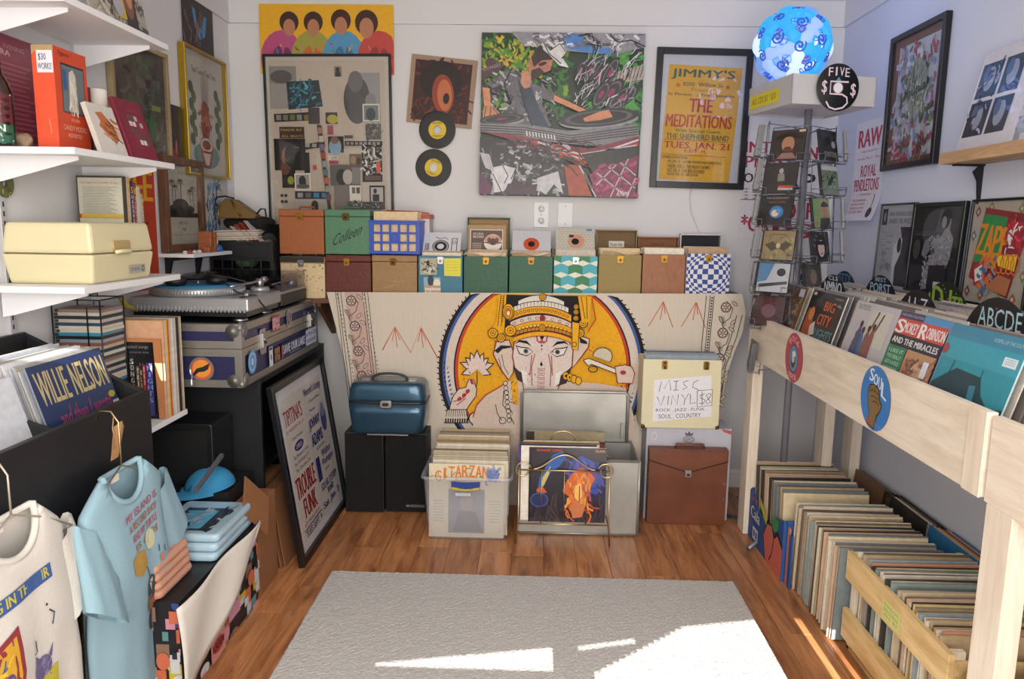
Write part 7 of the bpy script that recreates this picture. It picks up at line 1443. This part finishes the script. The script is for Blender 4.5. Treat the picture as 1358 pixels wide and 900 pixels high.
def d_ts2(c):
    c.poly([(0, 5), (100, 0), (100, 14), (0, 19)], '#3a5a94'); c.text('SING IN THE AIR', 4, 6, 96, 16, '#c8b83c', .06, tr=(0, -.05))
    c.poly([(8, 48), (44, 34), (48, 80), (40, 110), (4, 120)], '#8a3038'); c.poly([(12, 52), (40, 42), (43, 80), (36, 102), (8, 112)], '#c89a2c'); c.strokes(24, (12, 56, 38, 102), ['#a85a2c', '#d8b83c', '#7a4a5a', '#3a5a8a'], 9, 2.5, random.Random(4)); c.ell(30, 80, 5, 7, '#5a4a7a')
    c.ell(76, 96, 12, 13, '#6a6088'); c.poly([(66, 88), (66, 78), (74, 86)], '#6a6088'); c.poly([(84, 86), (90, 76), (88, 90)], '#6a6088'); c.poly([(60, 118), (74, 106), (96, 100), (98, 140), (62, 140)], '#b8ae34'); c.ell(80, 128, 8, 6, '#d8cc9c'); c.strokes(16, (64, 86, 88, 108), ['#4a4468', '#8a80a8'], 6, 1.4, random.Random(2))
    c.lines([[(66, 62), (68, 74), (64, 75)], [(88, 42), (94, 48), (90, 58)]], 1.6, '#3a3a4a'); c.ell(86, 36, 1.4, 1.4, '#3a3a4a')
shirt('pale blue t-shirt with faded cartoon print hanging on the black bin', -1.036, YS1, .675, .185, .70, TB, d_ts1, (0, 0, 100, 160), .25, .40, (-.10, -.50), 3, (.13, .11), ((.005, -.05), (.055, 0)))
shirt('white t-shirt with a blue lettered band hanging on the black bin', -1.05, YS2, .705, .172, .64, TW, d_ts2, (0, 0, 100, 140), .22, .31, (-.145, -.44), 8, (.06, .08), ((.05, 0), (.0, -.01)))
hanger('brass coloured wire hanger carrying the pale blue shirt', -1.036, YS1, .68, GOLD, .812); hanger('pale wire hanger carrying the white t-shirt', -1.036, YS2, .71, M('pale_wire', '#b8b0a0', .4, .5), .812)
r = thing('paper_tag', 'brown paper tag tied to the brass coloured hanger hook', 'tag', (-1.044, YS1 - .03, .70), (0, D(12), D(80))); mb = MB(); mb.add([(0, 0, 0), (.03, .004, .008), (.036, 0, .085), (.02, -.006, .1), (0, .0, .085)], [(0, 1, 2, 3, 4)], M('kraft', '#a47c54', .8)); mb.build('card', r, fix=False).modifiers.new('s', 'SOLIDIFY').thickness = .001; MB().tube([(.018, 0, .09), (.0, .004, .11), (-.004, 0, .08), (.006, -.003, .05), (.01, 0, .03)], .0016, M('kraft')).build('string', r)
# ---------------------------------------------------------------- stickered box, shirts in bags, cloth
def d_stk(c):
    c.bgc('#1f1c22'); R = random.Random(17)
    for k in range(70):
        x, y = R.uniform(0, 100), R.uniform(0, 100); col = R.choice(['#a83a3c', '#c8b02c', '#c8c8cc', '#c88a9c', '#3a4a8a', '#c86a4a', '#5a8a8a', '#2a2a2e', '#8a6a5a'])
        if k % 7: c.rect(x, y, x + R.uniform(4, 11), y + R.uniform(6, 20), col)
        else: c.ell(x, y, R.uniform(3, 6), R.uniform(6, 12), col)
    c.rect(52, 18, 68, 78, '#c890a4'); c.strokes(20, (54, 24, 66, 72), ['#9a5a70'], 6, 2, R); c.ell(20, 62, 9, 18, '#24305c'); c.ring(20, 62, 9, 18, 2, '#c8b02c'); c.rect(28, 66, 46, 98, '#c88a7c'); c.ell(37, 84, 7, 8, '#a02c34'); c.text('KRAM', 30, 80, 44, 88, '#2a1a1c', .06)
boxthing('stickered_box', 'black box covered in colourful stickers on the floor under the folded shirts', 'box', (-1.30, 1.86, 0), (.37, .56, .285), BLACKP, [('r', d_stk, None), ('f', d_stk, None)])
PLB = M('bagged_shirt_blue', '#a8c4d4', .2, var=.2, scale=8, coat=.6, bump=.2); PLP = M('folded_pink', '#c49078', .8, var=.1); WHC = M('white_tote', '#d8d2c8', .85, var=.05)
for k, (x, y, w_, d__, z) in enumerate(((-1.16, 2.10, .23, .31, .287), (-1.155, 2.11, .225, .30, .313), (-1.15, 2.12, .22, .28, .339))):
    def pf(u, v, w_=w_, d__=d__): return None
    r = thing('folded_shirt', ('lowest' if k == 0 else 'middle' if k == 1 else 'topmost') + ' pale blue folded shirt in clear plastic on the stickered box', 'folded shirt', (x, y, z)); mb = MB(); mb.rbox(0, w_, 0, d__, 0, .025, PLB, .02, 4); mb.build('shirt', r, .009)
    if k == 2: c = Cv((0, 0, 100, 100), w_ - .04, d__ - .04); c.rect(10, 20, 90, 96, '#3a3c44'); c.rect(16, 30, 70, 90, '#5aa8c8'); c.strokes(40, (12, 22, 88, 94), ['#8a8c94', '#24262c', '#a8b4bc'], 18, 4, random.Random(3)); c.build('print', r, GLOSS, loc=(.02, .02, .0255), rot=(D(-90), 0, 0))
for k in range(4):
    r = thing('folded_shirt', '%s salmon pink folded shirt in the pile beside the blue shirts' % ('lowest', 'second', 'third', 'topmost')[k], 'folded shirt', (-1.18, 1.865, .287 + k * .0235)); MB().rbox(0, .20 - .003 * k, 0, .20, 0, .023, PLP, .02, 4).build('shirt', r, .009)
def tote(u, v):
    y = 1.80 + .60 * u; zt_ = .30; zb = .30 - (.26 * (1 - u) ** .75 + .01); z = zt_ + (zb - zt_) * v; return Vector((-.908 + .008 * math.sin(9 * u + 3 * v) + .008 * v, y, z))
tag(MB().grid(tote, 24, 10, WHC).build('tote_bag'), 'white cotton bag draped over the side of the stickered box', 'bag').modifiers.new('s', 'SOLIDIFY').thickness = .003
# low black cabinet, black amp, cap
boxthing('black_cabinet', 'low black cabinet behind the folded shirts carrying the blue cap', 'cabinet', (-1.44, 2.445, 0), (.41, .235, .375), BLACKP, part_='carcass')
r = thing('black_speaker', 'black boxy speaker standing on the low black cabinet', 'speaker', (-1.36, 2.50, .375)); MB().rbox(0, .26, 0, .17, 0, .225, M('black_plastic', '#141519', .4), .012, 3, 'y').build('cabinet', r, .003); MB().box(.02, .24, -.004, 0, .02, .2, M('grille_cloth')).build('grille', r)
r = thing('cap', 'bright blue cap with dark lettering on the low black cabinet', 'cap', (-1.115, 2.50, .376), (D(8), 0, D(-60))); CB = M('cap_blue', '#2f86b4', .8, var=.08, scale=120)
MB().grid(lambda u, v: Vector((.075 * math.cos(u * 6.283) * math.cos(v * 1.5), .085 * math.sin(u * 6.283) * math.cos(v * 1.5), .07 * math.sin(v * 1.5))), 24, 8, CB, closed=True).build('crown', r)
MB().grid(lambda u, v: Vector((.075 * math.cos(math.pi * (1 + u)) * (1 + .05 * v), .085 * math.sin(math.pi * (1 + u)) - .065 * v * math.sin(math.pi * u) ** .6, .002 + .012 * math.sin(math.pi * u) - .01 * v)), 16, 4, CB).build('visor', r)
c = Cv((0, 0, 100, 30), .10, .03); c.text('GOOD TIMES', 2, 4, 98, 26, '#1c2c44', .05); c.build('lettering', r, warp=lambda x, y, z: ((x - .05) * .95, -.088 + abs(x - .05) * .35 + z * .5, .016 + z * .7))
tag(MB().box(0, .012, 0, .22, 0, .012, M('grey_strip', '#5a5a60', .5), rot=(D(14), 0, 0)).build('metal_strip', loc=(-1.06, 2.25, .47)), 'grey metal strip jutting out above the blue cap', 'metal strip')
# cardboard
KR = M('cardboard_brown', '#8a5c38', .85, var=.12, scale=12)
r = thing('cardboard_box', 'open brown cardboard box with a tilted flap beside the black desk', 'box', (-1.02, 2.45, 0)); MB().box(0, .09, 0, .17, 0, .33, KR).build('body', r, .001)
mb = MB(); mb.box(0, .005, -.075, .075, -.075, .075, KR, rot=(D(38), D(-22), D(0))); mb.build('flap', r, loc=(.085, -.01, .335))
# desk
r = thing('desk', 'black open desk carrying the flight case', 'desk', (-1.45, 2.70, 0)); dw, dl = .45, .86
MB().box(0, dw, 0, .02, 0, .70, BLACKP).build('side_panel', r, .001); MB().box(0, dw, dl - .02, dl, 0, .70, BLACKP).build('side_panel', r, .001); MB().box(0, dw, 0, dl, .70, .72, BLACKP).build('top', r, .001); MB().box(0, .012, .02, dl - .02, 0, .70, BLACKP).build('back_panel', r); MB().box(.012, dw - .03, .02, dl - .02, .34, .358, BLACKP).build('shelf', r)
for k in range(4): tag(MB().box(0, .004, 0, .34, 0, .30, KR).build('cardboard_sheet', loc=(-.955 + .012 * k, 2.63 + .012 * k, 0), rot=(0, D(-8), 0)), 'brown cardboard sheet leaning behind the big framed poster', 'cardboard sheet', 'cardboard sheets behind the framed poster')
boxthing('cardboard_box', 'brown cardboard box inside the black desk', 'box', (-1.30, 2.74, .0), (.28, .25, .30), KR)
def d_tip(c):
    c.bgc('#dcdadd'); c.rect(10, 7, 94, 95, '#d8d0c6'); Rr, Bl = '#9c2c2c', '#2c3278'
    T = lambda t, a, b, x, y, col, bo=.05: c.text(t, a, b, x, y, col, bo)
    T("TIPITINA'S", 12, 14, 46, 24, Rr, .08); T('501 NAPOLEON  AVE. UP', 12, 26, 46, 28, Rr, .0); T('Frank Presents', 20, 32, 40, 34, Bl, 0); c.ell(30, 39, 9, 3, Bl); T('LAMBADA', 24, 37.5, 36, 40.5, '#c8c4c0', .02); [T(t, 16, 43 + 4 * k, 46, 46 + 4 * k, '#5a5a80', 0) for k, t in enumerate(('The Missionary Lovers', 'from Washington D.C.', 'The Chocolate City'))]
    T('TROUBLE', 11, 56, 49, 69, Rr, .1); T('FUNK', 19, 71, 44, 83, Rr, .1); T('WITH SPECIAL GUESTS', 14, 85, 46, 87, Rr, 0); c.line([(12, 89), (50, 88.5)], .8, Bl); T('TUES SEPT. 9', 14, 90, 48, 94, Bl, .05)
    T("Vincent's Lounge", 54, 9, 92, 16, Bl, .06); T('Tonite & Thurs.', 62, 18, 86, 20, Bl, 0); T('Presents', 60, 24, 72, 26, Bl, .03); T('JOHNNY', 54, 30, 78, 38, Bl, .07); T('ADAMS', 54, 40, 78, 48, Bl, .07); c.ell(86, 36, 6, 9, '#4a5090'); c.ell(86, 30, 4, 5, '#8a8cb0'); T('ALONG WITH', 60, 50, 78, 52, Bl, 0); c.rect(54, 56, 62, 72, Bl); T('Walter', 68, 54, 90, 59, Bl, .04); T('Washington', 66, 60, 92, 66, Bl, .04); T('and the', 70, 67, 80, 69, Bl, 0); T('SOLAR SYSTEM', 56, 74, 92, 79, Bl, .05); T('BAND', 68, 80, 82, 84, Bl, .05); T('Sat. Jan. 3', 54, 86, 92, 92, Bl, .08); c.line([(52, 8), (51, 94)], .3, '#8a8680')
picture('framed_concert_posters', 'black framed pair of red and blue concert posters leaning against the desk', 'framed poster', .685, .70, (-.862, 2.66, .002), (D(-8.5), 0, D(90)), d_tip, None, (.028, .022, BLKF))
# ---------------------------------------------------------------- flight case
FX0, FX1, FY0, FY1, FZ0, FZ1 = -1.44, -1.0, 2.54, 3.46, .722, .944; zs = .858
r = thing('flight_case', 'aluminium edged flight case with navy panels and stickers on the black desk', 'flight case', (FX0, FY0, FZ0)); w_, l_, h_ = FX1 - FX0, FY1 - FY0, FZ1 - FZ0; sz = zs - FZ0
NV = M('navy_laminate', '#25254e', .4, var=.1); TOPB = M('case_top', '#17171b', .5)
for nm, z0, z1 in (('base', 0, sz - .001), ('lid', sz + .001, h_)):
    mb = MB(); mb.box(.004, w_ - .004, .004, l_ - .004, z0 + .001, z1 - .001, NV); p = mb.build(nm, r)
    mb = MB(); e = .026; t = .003
    for z in (z0, z1 - e): 
        mb.box(0, w_, 0, t, z, z + e, ALU).box(0, w_, l_ - t, l_, z, z + e, ALU).box(0, t, t, l_ - t, z, z + e, ALU).box(w_ - t, w_, t, l_ - t, z, z + e, ALU)
    for x in (0, w_ - e):
        for y in (0, l_ - t): mb.box(x, x + e, y - .0004, y + t, z0, z1, ALU)
    for x in (0, w_ - t):
        for y in (0, l_ - e): mb.box(x - .0004, x + t + .0004, y, y + e, z0, z1, ALU)
    if nm == 'lid': mb.box(0, w_, 0, e, z1 - .001, z1 + .001, ALU).box(0, w_, l_ - e, l_, z1 - .001, z1 + .001, ALU).box(0, e, e, l_ - e, z1 - .001, z1 + .001, ALU).box(w_ - e, w_, e, l_ - e, z1 - .001, z1 + .001, ALU).box(e, w_ - e, e, l_ - e, z1 - .001, z1, TOPB)
    for k in range(8): mb.lathe([(.003, -.0012), (.002, -.002)], (.04 + k * .055, .002, z1 - .013), CHROME, 'y', 8)
    mb.build('edging', p)
for x, y in ((w_, 0), (w_, l_), (0, 0)):
    for z, s_ in ((.012, -1), (h_ - .012, 1)):
        CS_ = M('corner_steel', '#8e8d8a', .5, .75); mb = MB(); mb.lathe([(.001, -.012), (.007, -.010), (.011, -.003), (.011, .003), (.007, .010), (.001, .012)], (x - .006 * (1 if x else -1), y + (.006 if y == 0 else -.006), z), CS_, 'z', 18)
        sx = 1 if x else -1; yy = -.004 if y == 0 else l_ + .001
        mb.lathe([(.024, 0), (.022, .003)], (x - sx * .03, yy, z - s_ * .012), CS_, 'y', 12)
        mb.lathe([(.024, 0), (.022, .003)], (x + (.001 if x else -.004), y + (.03 if y == 0 else -.03), z - s_ * .012), CS_, 'x', 12); mb.build('ball_corner', r)
def butterfly(y, face):
    mb = MB()
    if face == 'r': mb.rbox(w_ + .001, w_ + .004, y - .028, y + .028, sz - .05, sz + .045, CHROME, .008, 3, 'x'); mb.rbox(w_ + .004, w_ + .009, y - .012, y + .012, sz - .03, sz + .03, ALU, .006, 3, 'x'); mb.tube([(w_ + .010, y - .008, sz + .01), (w_ + .012, y + .008, sz - .01)], .003, CHROME)
    else: mb.rbox(y - .028, y + .028, -.004, -.001, sz - .08, sz + .01, CHROME, .008, 3, 'y'); mb.rbox(y - .018, y + .018, -.007, -.004, sz - .07, sz - .01, M('dark_steel'), .006, 3, 'y')
    mb.build('butterfly_latch', r)
butterfly(.20, 'r'); butterfly(.80, 'r'); butterfly(.14, 'f')
def sticker(name, face, a, z, w2, h2, draw, vb=(0, 0, 100, 100)):
    c = Cv(vb, w2, h2); draw(c); c.build(name, r, loc=((w_ + .004, a, z) if face == 'r' else (a, -.0045, z)), rot=((0, 0, D(90)) if face == 'r' else (0, 0, 0)))
# near end face: round orange sticker
sticker('round_sticker', 'f', w_ - .185, .022, .088, .086, lambda c: (c.ell(50, 50, 50, 50, '#6a6662', 30), c.ell(50, 50, 42, 42, '#c8502c', 30), c.ell(50, 48, 36, 36, '#d88a34', 30), c.poly([(14, 70), (30, 48), (56, 40), (84, 24), (76, 50), (60, 60), (40, 62), (24, 74), (16, 84)], '#1c1a16')))
sticker('pale_round_sticker', 'r', .04, .035, .085, .085, lambda c: (c.ell(50, 50, 48, 50, '#5f98c8', 24), c.ring(50, 50, 34, 36, 4, '#d0dcec'), c.ell(50, 50, 14, 14, '#d0dcec'), c.text('CUT', 38, 44, 62, 56, '#3a6a9c', .03)))
sticker('white_red_sticker', 'r', .30, h_ - .07, .085, .06, lambda c: (c.rect(0, 0, 100, 100, '#b04848'), c.text('QO', 4, 10, 46, 90, '#d8cccc', .08), c.text('RADIO', 50, 14, 96, 48, '#d8cccc', .04), c.text('NEWS', 50, 54, 96, 90, '#d8cccc', .04)))
sticker('oval_sticker', 'r', .47, h_ - .075, .06, .07, lambda c: (c.ell(50, 50, 50, 50, '#c8c8cc', 24), c.ell(50, 50, 40, 44, '#26262a', 24), c.ell(50, 50, 14, 40, '#a83438'), c.rect(36, 10, 40, 90, '#c8c8cc'), c.rect(60, 10, 64, 90, '#c8c8cc')))
sticker('small_white_sticker', 'r', .255, .025, .04, .075, lambda c: (c.bgc('#d4d6dc'), c.rect(8, 4, 90, 16, '#2a2a44'), c.rect(40, 40, 66, 66, '#2a2a34')))
sticker('yellow_sticker', 'r', .31, .03, .07, .06, lambda c: (c.rect(8, 4, 94, 96, '#262a50'), c.text('FOOT', 10, 8, 92, 46, '#c8902c', .1), c.text('FETISH', 10, 52, 92, 92, '#c8902c', .1)))
sticker('cape_sticker', 'r', .395, .03, .32, .06, lambda c: (c.rect(0, 0, 100, 100, '#242c58'), c.poly([(1, 12), (5, 2), (5, 96), (1, 90)], '#b8564c'), c.text('SAVE OUR LAKE', 7, 14, 96, 72, '#c8ccd8', .09), c.text('www.lakewatch.org', 30, 80, 74, 92, '#a8acc0', .02)))
sticker('white_blue_sticker', 'r', .72, .03, .16, .07, lambda c: (c.bgc('#c0c6d4'), c.poly([(4, 30), (10, 20), (16, 30), (10, 46)], '#2f4c9c'), c.text('Vinyl City', 20, 12, 94, 50, '#2f4c9c', .05), c.text('RECORD SHOW', 12, 62, 90, 84, '#3a4c7c', .02)))
# ---------------------------------------------------------------- turntables
zt_ = FZ1 + .001
r = thing('turntable', 'silver turntable with ribbed front edge and blue slipmat on the flight case', 'turntable', (-1.405, 2.575, zt_)); TS = M('turntable_silver', '#a4a6aa', .35, .6, .05)
tw, td = .42, .345; MB().box(0, tw, 0, td, .038, .085, TS).build('plinth', r, .006); MB().box(.01, tw - .01, .01, td - .01, .02, .038, BLKF).build('underside', r)
mb = MB()
for k in range(30): mb.box(.012 + k * .0135, .0175 + k * .0135, -.0035, .002, .036, .056, TS)
tag(mb.build('front_ribs', r), kind='stuff')
for x in (.05, tw - .05):
    for y in (.05, td - .05): MB().lathe([(.026, 0), (.028, .008), (.02, .012), (.018, .022)], (x, y, 0), CHROME, 'z', 20).build('foot', r)
mb = MB(); mb.lathe([(.160, .085), (.166, .088), (.164, .108), (.160, .112), (.02, .112)], (.17, .175, 0), TS, 'z', 60); 
for k in range(96): a = 2 * math.pi * k / 96; mb.box(.17 + .164 * math.cos(a) - .0018, .17 + .164 * math.cos(a) + .0018, .175 + .164 * math.sin(a) - .0018, .175 + .164 * math.sin(a) + .0018, .092, .104, CHROME)
pl_ = mb.build('platter', r); MB().lathe([(.150, .112), (.150, .116), (.01, .1162)], (.17, .175, 0), M('slipmat_blue', '#2c6f96', .9), 'z', 50).build('slipmat', pl_); MB().lathe([(.0035, .112), (.0035, .13), (.001, .132)], (.17, .175, 0), CHROME, 'z', 10).build('spindle', pl_)
mb = MB(); mb.lathe([(.035, .085), (.035, .1), (.03, .104)], (.365, .27, 0), TS, 'z', 24); mb.lathe([(.014, .104), (.014, .135)], (.365, .27, 0), CHROME, 'z', 16); mb.tube([(.365, .31, .128), (.365, .27, .128), (.368, .17, .126), (.345, .09, .122), (.33, .07, .120)], .004, CHROME); mb.tube([(.365, .30, .128), (.365, .33, .128)], .012, CHROME); mb.build('tonearm', r)
mb = MB(); mb.box(.378, .395, .03, .13, .085, .088, BLKF); mb.rbox(.38, .393, .07, .085, .088, .096, TS, .002, 2); mb.build('pitch_slider', r)
r = thing('headphones', 'black headphones with a tangled cord lying on the silver turntable', 'headphones', (-1.235, 2.74, zt_ + .118)); HB = M('black_rubber', '#121214', .5)
for x, y in ((-.05, -.06), (.06, .03)):
    mb = MB(); mb.lathe([(.012, 0), (.034, .004), (.038, .016), (.034, .026), (.01, .03)], (x, y, 0), HB, 'z', 24); mb.build('ear_cup', r)
mb = MB(); mb.tube([(-.05, -.06, .02), (-.09, .0, .02), (-.08, .06, .018), (-.02, .10, .018), (.04, .08, .02), (.06, .03, .022)], .009, HB, 10); mb.build('headband', r)
mb = MB(); mb.tube([(.06, .03, .012), (.10, .0, .01), (.13, -.03, .0), (.17, -.06, -.02), (.205, -.07, -.028), (.243, -.075, -.028), (.252, -.06, -.05), (.252, .0, -.085), (.24, .1, -.112)], .0024, HB, 6); mb.tube([(-.05, -.06, .03), (0, -.03, .034), (.05, .02, .036), (.11, .06, .02), (.17, .08, .0), (.2, .1, -.02)], .0024, HB, 6)
for k in range(4): mb.tube([(.02 + .02 * math.cos(a_ * .6 + k) + .01 * k, -.01 + .05 * math.sin(a_ * .6 + k), .032 + .004 * k) for a_ in range(11)], .0024, HB, 6)
mb.build('cord', r)
r = thing('turntable', 'dark turntable under a clear smoked dust cover at the far end of the flight case', 'turntable', (-1.415, 3.0, zt_)); w3, d3 = .405, .335
MB().box(0, w3, 0, d3, .012, .06, M('black_plastic')).build('plinth', r, .003); MB().box(0, w3, 0, d3, .06, .07, TS).build('top_plate', r, .001)
for x in (.04, w3 - .04):
    for y in (.04, d3 - .04): MB().lathe([(.02, 0), (.018, .012)], (x, y, 0), HB, 'z', 16).build('foot', r)
MB().lathe([(.15, .07), (.152, .08), (.15, .088), (.01, .089)], (.165, .165, 0), M('black_rubber'), 'z', 48).build('platter', r)
mb = MB(); mb.tube([(.355, .28, .1), (.355, .2, .098), (.34, .08, .092)], .004, CHROME); mb.lathe([(.02, .07), (.018, .1)], (.355, .28, 0), TS, 'z', 16); mb.build('tonearm', r)
t = .003; z0, z1 = .0705, .135; mb = MB(); mb.box(.004, w3 - .004, .004, .004 + t, z0, z1, SMOKE).box(.004, w3 - .004, d3 - .004 - t, d3 - .004, z0, z1, SMOKE).box(.004, .004 + t, .004 + t, d3 - .004 - t, z0, z1, SMOKE).box(w3 - .004 - t, w3 - .004, .004 + t, d3 - .004 - t, z0, z1, SMOKE).box(.004, w3 - .004, .004, d3 - .004, z1, z1 + t, SMOKE); mb.build('dust_cover', r)
# ---------------------------------------------------------------- black crate in the corner, with papers and bags
kx0, kx1, ky0, ky1, kz0, kz1 = -1.452, -1.168, 3.365, 3.655, FZ1 + .002, 1.205
r = thing('milk_crate', 'black plastic lattice crate heaped with papers in the left corner', 'crate', (kx0, ky0, kz0)); BP = M('black_crate', '#17181b', .5, var=.1); w_k, d_k, h_k = kx1 - kx0, ky1 - ky0, kz1 - kz0
mb = MB(); lattice(mb, w_k, h_k * .72, 0, .006, 6, 4, BP, [], .014, .006); mb.box(0, w_k, 0, .006, h_k * .72, h_k, BP)
for k in range(-1, 6):
    x = .02 + k * .045
    if x > 0 and x + .1 < w_k: mb.tube([(x, .003, .014), (x + .10, .003, .13)], .003, BP, 5); mb.tube([(x + .10, .003, .014), (x, .003, .13)], .003, BP, 5)
mb.box(0, .006, .006, d_k, 0, h_k, BP).box(w_k - .006, w_k, .006, d_k, 0, h_k, BP).box(.006, w_k - .006, d_k - .006, d_k, 0, h_k, BP).box(.006, w_k - .006, .006, d_k - .006, 0, .006, BP); mb.box(-.004, w_k + .004, -.004, .003, h_k - .014, h_k, BP); mb.build('body', r, .0008)
for k in range(9): tag(MB().box(0, .20, 0, .20, 0, .0045, M('pp%d' % (k % 4), ['#c8c0b4', '#b8a898', '#d4ccc0', '#a08878'][k % 4], .7)).build('single_sleeve', loc=(kx0 + .01 + random.uniform(0, .01), ky0 + .02, kz1 + .001 + k * .005), rot=(0, D(-2), D(random.uniform(-4, 4)))), 'flat paper sleeve in the loose pile on the black crate', 'record sleeve', 'paper sleeves piled on the black crate')
for k, col in enumerate(['#c8b8a4', '#b89880', '#d8d0c8', '#b8502c', '#a8462a', '#c8c0b8']): tag(MB().box(0, .0016, 0, .178, 0, .178, M('sl' + col, col, .7)).build('single_sleeve', loc=(kx0 + .20 + k * .012, ky0 + .02, kz1 - .05), rot=(0, D(-58 + 4 * k), 0)), '%s single sleeve slanting out of the black crate' % ('beige', 'tan', 'white', 'orange', 'dark orange', 'grey')[k], 'record sleeve')
v = seven('vinyl_single', 'bare black single tilted in the right side of the black crate', (kx0 + .235, ky0 + .10, kz1 - .005), (0, D(0), D(40)), '#2a2a2c', .019, '#444'); v.rotation_euler = (D(0), D(0), D(52))
r = thing('handbag', 'soft black bag slumped on the pile of papers in the corner', 'bag', (-1.43, 3.42, kz1 + .046)); MB().grid(lambda u, v: Vector((.11 + .12 * math.cos(u * 6.283) * math.sin(v * math.pi) ** .5, .09 + .08 * math.sin(u * 6.283) * math.sin(v * math.pi) ** .5, .03 - .03 * math.cos(v * math.pi) + .008 * math.sin(u * 25))), 28, 10, M('black_cloth', '#141416', .9, bump=.5), closed=True).build('body', r)
r = thing('handbag', 'mustard brown handbag with brass chain on top of the black bag', 'bag', (-1.425, 3.42, kz1 + .10)); MU = M('mustard_leather', '#6e5426', .5, var=.2, scale=20)
MB().prism([(0, 0), (.16, .0), (.17, .015), (.07, .085), (.03, .09), (.0, .06)], 'y', 0, .07, MU).build('body', r, .006); mb = MB(); mb.tube([(.06, -.006, .08), (.085, -.008, .04), (.10, -.006, .01)], .004, BRASS); mb.tube([(.0, -.006, .06), (.0, -.008, .02), (.005, -.006, -.03)], .004, BRASS); mb.build('chain', r)
mb = MB(); mb.tube([(-.01, .03, .05), (-.03, .03, .07), (-.02, .03, .095), (.02, .03, .10), (.06, .03, .09)], .004, HB); mb.build('handle', r); mb = MB(); mb.tube([(.16, .03, .02), (.18, .03, .045), (.20, .03, .045), (.205, .03, .01)], .004, HB); mb.build('handle', r)
r = thing('green_bowl', 'pale green plastic bowl inside the black crate', 'bowl', (-1.33, 3.40 + .08, kz0 + .14)); MB().lathe([(.04, 0), (.055, .02), (.06, .045), (.057, .045), (.05, .02), (.03, .004)], (0, 0, 0), M('green_plastic', '#5a7a54', .5), 'z', 24).build('body', r)
tag(MB().tube([(-1.42, 2.52, zl - .0)] * 1 + [(-1.42, 2.53, 1.06), (-1.40, 2.55, 1.0), (-1.38, 2.6, .98)], .01, M('yellow_toy', '#a8963c', .5)).build('toy'), 'yellow and blue trinket hanging by the lower shelf above the turntable', 'trinket')
